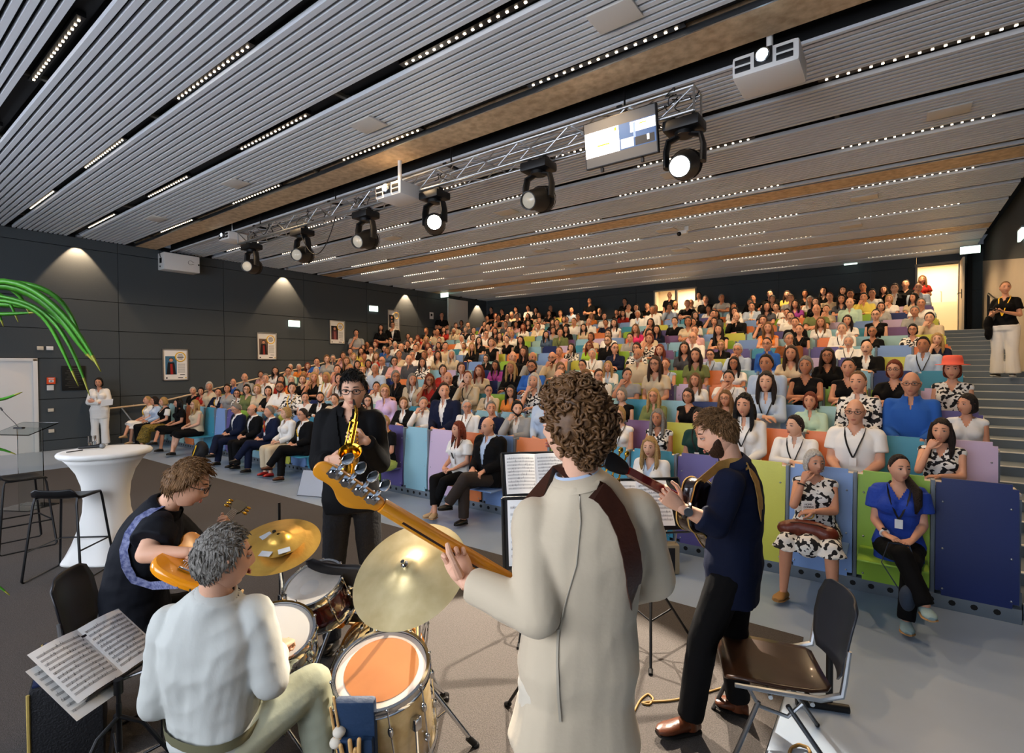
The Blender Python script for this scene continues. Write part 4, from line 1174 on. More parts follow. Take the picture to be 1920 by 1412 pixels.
# ---------------------------------------------------------------- individually built figures
def figure(loc, rz, J, sp, label, group=None, vox=.010):
    """sp: sex, w, skin, hair 'cs', tops [(name, material, sleeve, infl, opts)], legs (name, material, to, infl, hem), shoes (mat, sole mat, high), hands {S: (dir, palm, thumb, curl)}"""
    sex, w = sp['sex'], sp.get('w', 1.0)
    v, f, _ = body_prims(J, sex, w).arrays()
    v, f = remesh(v, f, vox, 3)
    mb = MB(); mb.add(v, f, 0)
    for S, h in sp.get('hands', {}).items():
        hand(mb, J['wr' + S], h[0], h[1], h[2], **(h[3] if len(h) > 3 else {}), s=h[4] if len(h) > 4 else (1.0 if sex == 'm' else .88))
    hs = 1.0 if sex == 'm' else .955
    add_head(mb, J['hd'], J['hR'], sex, 52, 42, hs)
    hc, hst = sp['hair'][0], sp['hair'][1]
    me = mb.mesh('person', [SKIN[sp.get('skin', 0)], M_lip, M_eye, M_iris, hairmat(sp.get('brow', 'd' if hc in 'kd' else 'b' if hc in 'brl' else 'g' if hc in 'wg' else 'l'))])
    o = link('person', me); o.location = Vector(loc); o.rotation_euler = (0, 0, rz)
    tag(o, label, 'person', group)
    if 'strands' in sp: attach_head_item('hair_tufts', simple_mesh('st' + str(sp['strands']), strands(**sp['strands']), hairmat(hc)), o, J, hairmat(hc), hs)
    if hst != '-': attach_head_item('hair', hair_mesh(hst), o, J, hairmat(hc), hs)
    if sp.get('glasses'): attach_head_item('glasses', simple_mesh('glasses', glasses_geo(), M_blackp), o, J, None, hs)
    if sp.get('beard'): attach_head_item('beard', simple_mesh('beard', beard_geo(), hairmat('b')), o, J, hairmat(sp['beard']), hs)
    for t in sp.get('tops', []):
        nm, m, sl, infl = t[:4]; op = t[4] if len(t) > 4 else {}
        v, f, _ = top_prims(J, sex, w, sl, infl, op.get('tail', 0), op.get('loose', 1.06), op.get('flare', 1.0)).arrays()
        v, f = remesh(v, f, vox, 2)
        v = wrinkle(v, f, op.get('na', .004), op.get('nf', 34))
        tc = top_cut(J); d, wd = op.get('open', (.08, .03)); vo = v_open(J, sex, d, wd)
        v, f = facesel(v, f, lambda c: ~(tc(c) | vo(c)))
        mb = MB(); mb.add(v, f, 0)
        if op.get('collar'): collar(mb, J, *op['collar'], 0, sex)
        mb.build(nm, [m], o, 'all')
    lg = sp.get('legs')
    if lg:
        nm, m, to, infl, hem = lg[:5]
        mb = leg_prims(J, sex, w, infl, to, hem)
        if nm == 'skirt' or nm == 'dress_skirt':
            mid = lambda a, b: (J[a] + J[b]) / 2
            mb.cone(mid('hiL', 'hiR'), mid('knL', 'knR'), .10, .075 + infl, 14)
            if to > .3: mb.cone(mid('knL', 'knR'), mid('knL', 'knR') * (1 - to) + mid('anL', 'anR') * to, .09, .10, 14)
        v, f, _ = mb.arrays(); v, f = remesh(v, f, vox, 2)
        v = wrinkle(v, f, .004, 36)
        MB().add(v, f, 0).build(nm, [m], o, 'all')
    sh = sp.get('shoes')
    if sh:
        for S in 'LR':
            mb = MB(); shoe_prims(mb, J['an' + S], J['ft' + S] if 'ft' + S in J else J['an' + S] + A(0, .15, -.06), 0, 1, sh[2] if len(sh) > 2 else 0)
            mb.build('shoe', [sh[0], sh[1]], o)
    for c in sp.get('lan', ''): 
        if c in 'CY': link('lanyard', lan_mesh(c), o)
    return o
LAPH = dict(L=((.75, .62, -.15), (.1, 0, -1), (.5, -.5, .6)), R=((-.75, .6, -.1), (-.1, 0, -1), (-.5, -.5, .6)))
M_shoeb = mat('shoe_black', '#141210', .3); M_soleb = mat('sole_black', '#0d0c0b', .6)
M_shoebr = mat('shoe_brown', '#5a2f1a', .32, noise=(20, .5), bump=(60, .1)); M_shoet = mat('shoe_tan', '#a5773f', .7); M_sneak = mat('sneaker', '#8aa3a6', .7); M_gum = mat('gum_sole', '#b98a55', .6)
M_sandal = mat('shoe_beige', '#b99a72', .7)
def row0(px, py, sp, label, legs='flat', arms='lap', turn=0.0, nod=0.0, body=0.0, top=None, lean=0.0):
    P = onY(px, py, rowY(0) - .20)
    z = P[2]
    s = max(.9, min(1.1, z / 1.215))
    J = seated_J(sp['sex'], 'lap' if arms not in ('desk', 'chin') else arms, turn, nod)
    if legs == 'cross':       # right knee over the left
        J['knR'] = A(-.02, .46, .60); J['anR'] = A(-.16, .62, .30); J['ftR'] = A(-.19, .76, .24)
        J['knL'] = A(-.08, .42, .52); J['anL'] = A(-.05, .46, .10); J['ftL'] = A(-.06, .61, .035)
    if legs == 'crossL':
        J['knL'] = A(.02, .46, .60); J['anL'] = A(.16, .62, .30); J['ftL'] = A(.19, .76, .24)
        J['knR'] = A(.08, .42, .52); J['anR'] = A(.05, .46, .10); J['ftR'] = A(.06, .61, .035)
    if legs == 'apart':
        for S, q in (('L', -1), ('R', 1)):
            J['knS'.replace('S', S)] = A(q * .17, .42, .53); J['an' + S] = A(q * .19, .44, .10); J['ft' + S] = A(q * .23, .58, .035)
    if legs == 'ankle':
        J['anL'], J['ftL'] = A(.06, .50, .10), A(.10, .64, .035); J['anR'], J['ftR'] = A(-.04, .56, .12), A(-.10, .69, .06)
    o = figure((P[0], rowY(0) - .20, 0), math.pi + body, J, sp, label, 'audience in the first row', .011)
    o.scale = (s, s, s)
    ROW0.append(P[0])
    return o, J
fb = fabric
W = dict(sex='f'); 
SKI = lambda c, m=None: ('skirt', m or fb(c), .15, .022, .11)
TR = lambda c, to=1.0: ('trousers', fb(c) if isinstance(c, str) else c, to, .016, None)
row0(279, 757, dict(sex='f', hair='yl', tops=[('blouse', fb('w'), 'short', .012)], legs=SKI('w'), shoes=(M_sandal, M_gum), hands=LAPH, lan='Y'), 'fair haired woman in white blouse and skirt with yellow lanyard, furthest left in first row', 'cross')
row0(292, 755, dict(sex='f', hair='dp', tops=[('shirt', fb('a'), 'long', .012)], legs=TR('k'), shoes=(M_shoeb, M_soleb), hands=LAPH, skin=1), 'dark haired woman in pale blue shirt, second from left end of first row', 'flat')
row0(309, 757, dict(sex='f', hair='yp', tops=[('blouse', fb('w'), 'short', .012, dict(open=(.12, .07))), ('bodice', fb('k'), 'none', .018, dict(open=(.16, .075)))], legs=('skirt', mat('gold_skirt', '#8d7420', .7, noise=(40, .9, '#2e2608')), .75, .03, .14), shoes=(M_sandal, M_gum), hands=LAPH), 'smiling blond woman in black bodice, white blouse and golden skirt, first row left', 'ankle')
row0(337, 762, dict(sex='f', hair='kL', tops=[('top', fb('k'), 'short', .012)], legs=SKI('k'), shoes=(M_shoeb, M_soleb), hands=LAPH, skin=1), 'black haired woman in black top between golden skirt and cream top, first row left', 'cross', turn=-.15)
row0(368, 765, dict(sex='f', hair='yL', glasses=True, w=1.1, tops=[('top', fb('e'), 'none', .012, dict(open=(.12, .06)))], legs=SKI('k'), shoes=(M_shoeb, M_soleb), hands=LAPH, skin=2), 'long haired blond woman with glasses and cream sleeveless top beside black backpack', 'ankle')
def suit(c, sh='w'): return [('shirt', fb(sh), 'long', .012, dict(open=(.06, .02), collar=(.062, .035))), ('jacket', fb(c), 'long', .026, dict(open=(.36, .062), tail=.03, loose=1.12))]
row0(446, 776, dict(sex='m', hair='gs', tops=suit('n'), legs=TR('n'), shoes=(M_shoeb, M_soleb), hands=LAPH, glasses=True), 'grey haired man in navy suit and dark tie looking down, first row', 'cross', nod=-.35)
row0(476, 774, dict(sex='m', hair='bh', tops=suit('k'), legs=TR('k'), shoes=(M_shoeb, M_soleb), hands=LAPH, glasses=True), 'man with glasses in black suit and open white collar, second man of the front row', 'flat')
o_, J_ = row0(508, 772, dict(sex='m', hair='gs', tops=suit('n'), legs=TR('n'), shoes=(M_shoeb, M_soleb), hands=LAPH, lan='Y'), 'grey haired man in dark suit with red tie and yellow lanyard, first row', 'crossL')
mb = MB(); mb.rings([A(0, .142, z) + np.array([(-w, 0, 0), (w, 0, 0), (w, .006, 0), (-w, .006, 0)]) for z, w in ((1.03, .016), (.99, .013), (.84, .034), (.78, .004))]); mb.build('tie', fb('r'), o_)
row0(539, 787, dict(sex='f', hair='yp', tops=[('blouse', fb('w'), 'long', .013), ('jacket', fb('w'), 'long', .024, dict(open=(.32, .05)))], legs=('trousers', fb('e'), .8, .03, .085), shoes=(mat('shoe_red', '#b3231d', .3), M_soleb), hands=LAPH, skin=2), 'blond woman in white jacket and cream trousers with red shoes between suited men', 'flat', turn=-.1)
row0(571, 781, dict(sex='m', hair='ds', glasses=True, w=1.08, tops=suit('k'), legs=TR('k'), shoes=(M_shoebr, M_soleb), hands=LAPH, lan='Y'), 'man with glasses in black suit, yellow lanyard and brown shoes beside saxophone player', 'crossL')
row0(724, 791, dict(sex='f', hair='yl', tops=[('top', fb('k'), 'short', .014)], legs=('skirt', mat('pleated_skirt', '#b9c25a', .7, bump=(60, .8, (1, 1, .05))), .9, .03, .15), shoes=(M_shoeb, M_soleb), hands=LAPH, lan='Y', skin=1), 'woman in black top and long green pleated skirt behind the saxophone player', 'flat')
row0(862, 803, dict(sex='f', hair='rL', tops=[('blouse', fb('w'), 'short', .020, dict(open=(.13, .055), loose=1.25))], legs=TR('k', .78), shoes=(M_sandal, M_gum), hands=LAPH, lan='C'), 'auburn haired woman in white puff sleeved blouse and dark cropped trousers, first row', 'ankle', turn=-.3)
row0(918, 798, dict(sex='m', w=1.22, hair='kh', tops=suit('k', 'a'), legs=TR(mat('brown_trousers', '#2f2622', .9)), shoes=(M_shoeb, M_soleb), hands=dict(L=((.1, .9, -.3), (0, -.1, -1), (1, 0, 0)), R=((-.5, .8, -.2), (0, -.1, -1), (-1, 0, 0))), lan='C'), 'heavy man in black jacket and pale blue shirt on the lime green seat', 'crossL', turn=-.15)
row0(1221, 838, dict(sex='f', hair='yL', tops=[('top', fb('a'), 'none', .012, dict(open=(.10, .05))), ('blazer', fb('w'), 'long', .026, dict(open=(.34, .06)))], legs=TR('k'), shoes=(M_shoeb, M_soleb), hands=LAPH, lan='C', skin=2), 'long blond haired woman in white blazer seated behind the red guitar neck', 'flat', turn=.1)
o_, J_ = row0(1528, 868, dict(sex='f', w=1.18, hair='wp', tops=[('dress', fb('x'), 'none', .014, dict(open=(.05, .07), tail=.04))], legs=('skirt', fb('x'), .12, .028, .12), shoes=(M_shoet, M_shoet), hands=dict(L=((.9, .2, -.1), (0, -.3, -1), (0, 1, .3)), R=((-.25, -.15, .95), (-.5, -.8, 0), (-.6, .3, .5), dict(curl=(.6, .8, 1.0, 1.1)))), skin=1), 'white haired woman in black and white dress holding her cheek, on periwinkle seat', 'apart', 'chin', turn=.55)
mb = MB(); a = np.linspace(0, 2 * math.pi, 20, endpoint=False); d_ = unit(J_['elR'] - J_['wrR']); s_, t_ = perp(d_); c_ = J_['wrR'] + d_ * .035
mb.tube([c_ + .032 * (math.cos(q) * s_ + math.sin(q) * t_) for q in a], .008, 6, closed=True); mb.build('wristwatch', M_blackp, o_)
LADY = (o_, J_)
BLU = dict(sex='f', hair='dl', tops=[('top', fb('u') if 0 else mat('royal_blue', '#1c3f9e', .8, bump=(24, .5)), 'short', .018, dict(open=(.10, .06), tail=.10, loose=1.3))], legs=TR('k'), shoes=(M_sneak, M_gum), hands=dict(L=((.55, .8, -.2), (.1, 0, -1), (.5, -.5, .6)), R=((-.75, .6, -.1), (-.1, 0, -1), (-.5, -.5, .6))), lan='C')
o_, J_ = row0(1686, 874, BLU, 'smiling woman in royal blue top with long dark ponytail on lime green seat', 'cross', turn=.45)
mb = MB(); R_ = J_['hR']; h_ = J_['hd']
mb.tube([h_ + R_ @ A(0, -.09, .05), h_ + R_ @ A(-.02, -.12, .0), h_ + R_ @ A(-.085, -.05, -.11), A(-.12, .10, 1.03), A(-.125, .16, .93), A(-.11, .16, .86)], [.035, .04, .038, .036, .028, .008], 12)
mb.build('ponytail', hairmat('d'), o_, 'all')
mb = MB(); d_ = unit(J_['elR'] - J_['wrR']); s_, t_ = perp(d_); c_ = J_['wrR'] + d_ * .03
mb.tube([c_ + .029 * (math.cos(q) * s_ + math.sin(q) * t_) for q in a], .009, 6, closed=True); mb.cyl(c_ + A(.0, .0, .026), c_ + A(0, 0, .04), .019, n=16, m=1)
mb.build('wristwatch', [M_white, M_blackp], o_)
BLUE = (o_, J_)

# ---------------------------------------------------------------- seats and benches into place
for n in range(13):
    i0, i1 = 0, (NS - 1 if n else NS)
    bench(n, i0, i1)
    xsn = ROW0 if n == 0 else occ.get(n, [])
    far = MB() if n >= 10 else None
    for i in range(i0, i1 + 1):
        oc = any(abs(seat_x(i) - x) < .27 for x in xsn)
        if n < 10: mk_seat(n, i, oc)
far = MB(); keys = list(SEATC)
for n in range(10, 13):
    for i in range(0, NS):
        far.at((seat_x(i), rowY(n), fz(n))); far.add(SEATM[0], SEATM[1], keys.index(scol(n, i)))
        far.box((-.255, .05, .52), (.028, .10, .95), len(keys)); far.at()
tag(far.build('far_seats', [M_seat[k] for k in keys] + [M_greysteel]), 'coloured folding seat panels of the three uppermost rows', 'seats', None, 'stuff')

# ---------------------------------------------------------------- people standing at the walls
def stand_J(sex, h=1.75, arms='down', turn=0.0):
    k = h / 1.75
    J = dict(pel=A(0, 0, .93), wai=A(0, .0, 1.09), che=A(0, .01, 1.27), shl=A(0, -.01, 1.41), nec=A(0, .0, 1.49), hd=A(0, .035, 1.63), fw=A(0, 1, 0), hR=rotz(turn))
    sw = .170 if sex == 'm' else .142
    for S, s in (('L', -1), ('R', 1)):
        J['sh' + S] = A(s * sw, -.01, 1.405); J['hi' + S] = A(s * .09, 0, .90); J['kn' + S] = A(s * .10, .02, .49); J['an' + S] = A(s * .11, -.02, .09); J['ft' + S] = A(s * .14, .13, .035)
        J['el' + S] = A(s * (sw + .05), -.02, 1.12); J['wr' + S] = A(s * (sw + .05), .06, .87)
    if arms == 'fold':
        J['elL'], J['elR'] = A(-sw - .06, .05, 1.14), A(sw + .06, .05, 1.14); J['wrL'], J['wrR'] = A(.07, .19, 1.17), A(-.06, .22, 1.13)
    if arms == 'chin':
        J['elL'], J['elR'] = A(-sw - .05, .06, 1.14), A(sw + .02, .16, 1.17); J['wrL'], J['wrR'] = A(.02, .20, 1.13), A(.07, .15, 1.42)
    if arms == 'phone':
        J['elL'], J['elR'] = A(-sw - .06, .02, 1.13), A(sw + .06, .02, 1.13); J['wrL'], J['wrR'] = A(-.06, .28, 1.18), A(.08, .27, 1.17)
    for q in J:
        if q not in ('hR', 'fw'): J[q] = J[q] * k
    return J
HNDS = dict(down=dict(L=((0, .15, -1), (1, 0, 0), (0, 1, 0)), R=((0, .15, -1), (-1, 0, 0), (0, 1, 0))), fold=dict(L=((1, .1, .1), (0, -1, 0), (0, 0, 1)), R=((-1, .1, 0), (0, -1, 0), (0, 0, 1))),
            chin=dict(L=((1, .1, 0), (0, -1, 0), (0, 0, 1)), R=((-.3, -.2, .9), (-.3, -1, 0), (-.6, 0, .5), dict(curl=(.8, .9, 1, 1)))), phone=dict(L=((.7, .5, .2), (0, 0, 1), (0, 1, 0)), R=((-.7, .5, .2), (0, 0, 1), (0, 1, 0))))
def stander(P, floor, rz, h, sp, label, arms='down', turn=0.0):
    J = stand_J(sp['sex'], h, arms, turn)
    sp['hands'] = HNDS[arms]
    return figure((P[0], P[1], floor), rz, J, sp, label, 'people standing along the walls', .012), J
o_, J_ = stander((XL + .30, 4.05), 0, -math.pi / 2 - .5, 1.66, dict(sex='f', hair='kp', tops=[('top', fb('w'), 'long', .01), ('blazer', fb('w'), 'long', .026, dict(open=(.30, .05), tail=.12, loose=1.15))], legs=('trousers', fb('e') if 0 else fb('w'), 1.0, .024, .085), shoes=(M_white, M_white), skin=1), 'black haired woman in white trouser suit leaning on the grey wall', 'fold')
mb = MB(); mb.slab([A(-.30, .2, 1.02), A(-.06, .24, .98), A(-.10, .24, 1.14), A(-.31, .2, 1.16)], (0, 1, .2), .004); mb.build('paper', M_white, o_) 
P = onX(1890, 704, 1.28); Ys = P[1]
# the woman on the right hand stairs: find the tread she stands on along the sight line
for Yt in np.arange(6, 16, .02):
    q = onY(1884, 716, Yt)
    if q[2] <= fz(max(1, math.ceil((Yt - ROWY - .12) / (ROWP / 2))) / 2): break
SY = Yt; SZ = fz(max(1, math.ceil((Yt - ROWY - .12) / (ROWP / 2))) / 2); SXX = q[0]
hh = (onY(1895, 527, SY)[2] - SZ)
o_, J_ = stander((SXX, SY + .02), SZ, math.pi / 2 + 1.15, max(1.55, min(1.85, hh)), dict(sex='f', hair='ll', tops=[('top', fb('k'), 'short', .014)], legs=('trousers', fb('w'), 1.0, .035, .105), shoes=(M_shoeb, M_white), lan='', skin=0), 'woman in black top and wide white trousers with phone on the right hand stairs', 'phone', .5)
mb = MB()
k_ = max(1.55, min(1.85, hh)) / 1.75
for s in (-1, 1): mb.tube([A(s * .055, -.03, 1.49) * k_, A(s * .08, .06, 1.44) * k_, A(s * .05, .15, 1.30) * k_, A(.0, .16, 1.12) * k_], .010, 6, flat=(1, .3), hint=(0, 1, 0))
mb.build('lanyard', M_lany['Y'], o_)
mb = MB(); mb.ell(A(.20, .10, .98) * k_, A(.055, .12, .16)); mb.ell(A(.19, .14, .84) * k_, A(.045, .10, .14)); v, f = remesh(*mb.arrays()[:2], .014, 2); MB().add(wrinkle(v, f, .012, 30), f).build('jacket_on_arm', fb('k'), o_, 'all')
mb = MB(); mb.box(J_['wrL'] + A(.08, .08, .04), (.075, .15, .01), 0, .003, rotz(-.8) @ rotx(.4)); tag(mb.build('phone', M_blackp, o_), None)
def wallstand(px, py, h, floor_row, sp, label, arms, X=None, Y=None, turn=0.0, rz=math.pi):
    fl = fz(floor_row)
    P = onX(px, py, XL + .35) if Y is None else onY(px, py, Y)
    fl = stair_z(P[1]) if Y is None else fl
    hh = max(1.5, min(1.95, P[2] + .10 - fl)) if h is None else h
    return stander((P[0], P[1]), fl if h is None else fl, rz, hh, sp, label, arms, turn)[0]
def sp_(sex, hair, col, leg='k', sl='short', **k): return dict(sex=sex, hair=hair, tops=[('top', fb(col), sl, .014)], legs=('trousers', fb(leg), 1.0, .02, None), shoes=(M_shoeb, M_soleb), skin=1, **k)
# left wall: drinker, arms folded, man with glasses, dark figure by the corner
wallstand(668, 623, None, 0, sp_('m', 'kq', 'g', 'e'), 'dark haired man drinking, leaning on the left wall beside a poster', 'chin', rz=-math.pi / 2 - .7)
wallstand(714, 613, None, 0, sp_('f', 'kL', 'k'), 'long dark haired woman standing with folded bare arms at the left wall', 'fold', rz=-math.pi / 2 - .7)
s2 = sp_('m', 'bs', 'w', 'k', 'long'); s2['tops'] = suit('k'); s2['glasses'] = True
wallstand(736, 605, None, 0, s2, 'standing man with glasses and dark jacket covering the farthest poster', 'chin', rz=-math.pi / 2 - .7)
wallstand(828, 590, None, 0, sp_('m', 'ks', 'k'), 'standing figure in black by the left wall near the back corner', 'fold', rz=-math.pi / 2 - .7)
BK = [(922, 580, 'm', 'ks', 'k', 'man in black standing by the back wall left of the bald man'), (942, 584, 'm', 'bs', 'k', 'slim person in dark top standing at the back wall near the left corner'), (991, 577, 'm', 'kq', 'w', 'curly haired man in white top standing at the back wall'), (968, 580, 'm', 'ks', 'q', 'man in charcoal top standing at the back beside the curly haired man'), (1006, 582, 'm', 'ks', 'k', 'short haired man in black standing behind the round fan at the back'), (1033, 578, 'm', 'bh', 'k', 'bald man in black standing at the back wall'),
      (1106, 564, 'm', 'bh', 'k', 'bald man in black standing alone left of the lit back window'), (1172, 565, 'm', 'ks', 'k', 'dark haired man in black standing just left of the lit back window'), (1256, 553, 'm', 'kh', 'k', 'man in black standing in front of the lit back window'), (1311, 554, 'm', 'ks', 'w', 'dark haired man in white standing right of the lit back window'), (1729, 541, 'f', 'lL', 'r', 'long haired woman in red shirt standing by the bright back doorway')]
for px, py, sx, hr, c, lab in BK:
    wallstand(px, py, None, 13, sp_(sx, hr, c), lab, rs.choice(['fold', 'down', 'fold']), Y=rowY(13) + .35 if px < 1700 else rowY(13) - .1, rz=math.pi)
# ---------------------------------------------------------------- the band: figures
def frame(x=None, y=None, z=None):
    """rotation with the given (approximate) axes; the first given axis is exact"""
    if x is not None and y is not None: x = unit(x); z = unit(np.cross(x, y)); y = np.cross(z, x)
    elif x is not None: x = unit(x); y = unit(np.cross(z, x)); z = np.cross(x, y)
    else: y = unit(y); x = unit(np.cross(y, z)); z = np.cross(x, y)
    return np.stack([x, y, z], 1)
FH = unit(FWD * A(1, 1, 0)); RH = unit(RGT * A(1, 1, 0)); UP = A(0, 0, 1)
def mk_J(pts, fw, hfw, hup=(0, 0, 1)):
    """pts: joint -> (px, py, depth) or world vector; returns joints relative to the ground point under the pelvis"""
    J = {k: (atD(*v) if isinstance(v, tuple) else np.asarray(v, float)) for k, v in pts.items()}
    base = J['pel'] * A(1, 1, 0)
    for k in J: J[k] = J[k] - base
    J['fw'] = unit(fw); J['hR'] = headR(hfw, hup)
    return J, base
def fill_limits(J, k, a, L):
    """pull joint k so that it is L away from joint a"""
    J[k] = J[a] + unit(J[k] - J[a]) * L
M_beige = mat('beige_suit', '#c4b49a', .85, bump=(14, .15), sheen=.1)
M_beige2 = mat('beige_trousers', '#cdc2ae', .85, bump=(14, .15), sheen=.1)
M_navy = mat('navy_shirt', '#10182f', .8, bump=(14, .2), spec=.2)
M_offw = mat('white_linen', '#c2c4be', .85, bump=(14, .22, (1, 1, .5)))
M_sage = mat('sage_trousers', '#b3b79f', .85, bump=(14, .2))
M_blk = mat('black_jacket', '#08080a', .8, bump=(14, .2), spec=.2)
M_ink = mat('ink_shirt', '#0d1018', .75, bump=(14, .2), spec=.25)
M_brownl = mat('brown_leather', '#3d1f14', .35, noise=(30, .4), bump=(80, .1))
M_tanl = mat('tan_leather', '#b98d4a', .55, noise=(30, .4))

# --- bassist in the beige suit, seen from behind
fwB = unit(FH * .97 - RH * .22)
JB, bB = mk_J(dict(pel=(1083, 1250, 1.63), wai=(1088, 1150, 1.63), che=(1095, 1035, 1.62), shl=(1095, 945, 1.61), nec=(1082, 885, 1.60), hd=(1076, 800, 1.58),
    shL=(1004, 978, 1.60), shR=(1192, 960, 1.63), elL=(1008, 1150, 1.50), wrL=(877, 1092, 1.63), elR=(1226, 1085, 1.71), wrR=(1120, 1115, 1.88)), fwB, unit(FH * .62 - RH * .78))
for S, s in (('L', -1), ('R', 1)):
    sd = np.cross(fwB, UP)
    JB['hi' + S] = A(*(sd * s * .095)) + A(0, 0, JB['pel'][2] - .03); JB['kn' + S] = sd * s * .11 + fwB * .02 + A(0, 0, .50); JB['an' + S] = sd * s * .12 - fwB * .02 + A(0, 0, .09); JB['ft' + S] = sd * s * .15 + fwB * .13 + A(0, 0, .035)
nkdir = None
N0, N1 = atD(716, 948, 1.585), atD(968, 1100, 1.80)      # nut and heel of the bass neck
nk = unit(N1 - N0)
tpB = [atD(*q) - bB for q in ((862, 1078, 1.615), (852, 1056, 1.60), (842, 1036, 1.60), (839, 1022, 1.615))]
HB = dict(L=(unit(FH * .55 - RH * .45 + UP * .62), unit(UP * .55 - FH * .75), -RH, dict(curl=(.9, .95, 1.0, 1.05), tp=tpB, spread=.14), 1.0),
          R=(unit(-RH * .8 - UP * .3 + FH * .2), unit(-FH + UP * -.1), UP))
bass_man = figure(bB, 0, JB, dict(sex='m', hair='b-', brow='b', tops=[('shirt', fabric('a'), 'long', .010, dict(collar=(.062, .035))), ('jacket', M_beige, 'long', .024, dict(open=(.36, .06), tail=.16, loose=1.04, na=.005, nf=26, flare=1.20, collar=(.067, .028)))],
    legs=('trousers', M_beige2, 1.0, .012, .095), shoes=(M_shoebr, M_soleb), hands=HB, skin=2), 'curly haired bassist in beige suit seen from behind, playing a bass', None, .009)
JKT = [c for c in bass_man.children if c.name.startswith('jacket')][0]
# curly hair: a mass with many locks
mb = MB(); d, f = dirs(56, 40)
def curlmask(p, d): return sstep(0, .016, p[:, 2] - hairline(p, d, .07, .045, -.035, -.105))
v, f = shell(curlmask, .030, 56, 40, noise=.010, seed=8, freq=30, sink=.012); mb.add(v, f)
rg = np.random.default_rng(3)
for k in range(860):
    q = unit(rg.normal(size=3)); p = skull(q[None])[0]
    if curlmask(p[None], q[None])[0] < .2: continue
    c = p + q * rg.uniform(.020, .034); s_, t_ = perp(q, rg.normal(size=3))
    r = rg.uniform(.007, .013); turns = rg.uniform(1.0, 1.7); L = rg.uniform(.006, .024); ph = rg.uniform(0, 6.28)
    n = 11; u = np.linspace(0, 1, n)
    ax = unit(s_ * rg.normal() + t_ * rg.normal() + q * .7)
    s2, t2 = perp(ax)
    pts = c + np.outer(u * L, ax) + r * (np.outer(np.cos(ph + u * turns * 6.28), s2) + np.outer(np.sin(ph + u * turns * 6.28), t2))
    mb.tube(pts, np.interp(u, [0, .2, .8, 1], [.0025, .0048, .0045, .0015]), 5)
o = mb.build('curly_hair', mat('hair_curly', '#6b4a2a', .5, noise=(60, .7), spec=.4), bass_man, 'all'); o.location = Vector(JB['hd']); o.rotation_euler = Matrix(JB['hR'].tolist()).to_euler()
def on_surface(objs, px, py):
    """hit point and normal of the sight line with given objects (used to lay straps on cloth)"""
    from mathutils.bvhtree import BVHTree
    best = None
    bpy.context.view_layer.update()
    for o in objs:
        k = 'bvh' + o.name
        if k not in GARC:
            me = o.data; mw = o.matrix_world
            GARC[k] = BVHTree.FromPolygons([mw @ q.co for q in me.vertices], [tuple(p.vertices) for p in me.polygons])
        h = GARC[k].ray_cast(Vector(EYE), Vector(unit(ray(px, py))))
        if h[0] is not None and (best is None or h[3] < best[2]): best = (np.array(h[0]), np.array(h[1]), h[3])
    return best
def band(mb, pts, nrm, w, t=.004, m=0):
    """flat strap through points with surface normals"""
    pts = np.asarray(pts); R_ = []
    for i in range(len(pts)):
        d = unit(pts[min(i + 1, len(pts) - 1)] - pts[max(i - 1, 0)]); n = unit(nrm[i] - d * (nrm[i] @ d)); s = np.cross(d, n)
        ww = w[i] if not np.isscalar(w) else w
        R_.append([pts[i] - s * ww / 2, pts[i] + s * ww / 2, pts[i] + s * ww / 2 + n * t, pts[i] - s * ww / 2 + n * t])
    mb.rings(R_, m)
def surf_strap(objs, pix, w, off, pre=(), post=()):
    P, Nn = [q[0] for q in pre], [q[1] for q in pre]
    dense = []
    for (xa, ya), (xb, yb) in zip(pix[:-1], pix[1:]): dense += [(xa + (xb - xa) * t, ya + (yb - ya) * t) for t in (0, .34, .67)]
    for x, y in dense + [pix[-1]]:
        h = on_surface(objs, x, y)
        if h is not None: P.append(h[0] + h[1] * off); Nn.append(h[1])
    P += [q[0] for q in post]; Nn += [q[1] for q in post]
    P, Nn = np.array(P), np.array(Nn)
    for _ in range(4): Nn[1:-1] = Nn[1:-1] * .5 + (Nn[:-2] + Nn[2:]) * .25
    mb = MB(); band(mb, P, Nn, w); return mb

for nm, pix, w_, off in (('back_vent', [(1046, 1178), (1045, 1240), (1046, 1300), (1050, 1352)], .007, .002), ('back_seam', [(1084, 905), (1088, 980), (1080, 1060), (1062, 1120), (1047, 1176)], .0025, .001)):
    mb = surf_strap([JKT], pix, w_, off); P_, F_, _ = mb.arrays(); mb = MB(); mb.add(P_ - bB, F_); mb.build(nm, mat('seam_shade', '#b5aa96', .9), bass_man, True)
mb = surf_strap([JKT], [(1035, 1152), (1030, 1170), (1026, 1182)], .012, .003) if False else None
# --- sax player facing the camera
fwS = unit(-FH * .96 + RH * .12)
JS, bS = mk_J(dict(pel=(660, 938, 3.45), wai=(658, 895, 3.46), che=(657, 842, 3.45), shl=(656, 780, 3.45), nec=(657, 762, 3.43), hd=(663, 731, 3.36),
    shL=(702, 788, 3.45), shR=(611, 786, 3.45), elL=(712, 868, 3.36), wrL=(686, 826, 3.18), elR=(599, 868, 3.42), wrR=(617, 862, 3.22)), fwS, unit(-FH * .94 + RH * .12 - UP * .16))
sd = np.cross(fwS, UP)
for S, s in (('L', -1), ('R', 1)):
    JS['hi' + S] = sd * s * .09 + A(0, 0, JS['pel'][2] - .02); JS['kn' + S] = sd * s * .125 + fwS * .02 + A(0, 0, .50); JS['an' + S] = sd * s * .14 + A(0, 0, .09); JS['ft' + S] = sd * s * .18 + fwS * .14 + A(0, 0, .035)
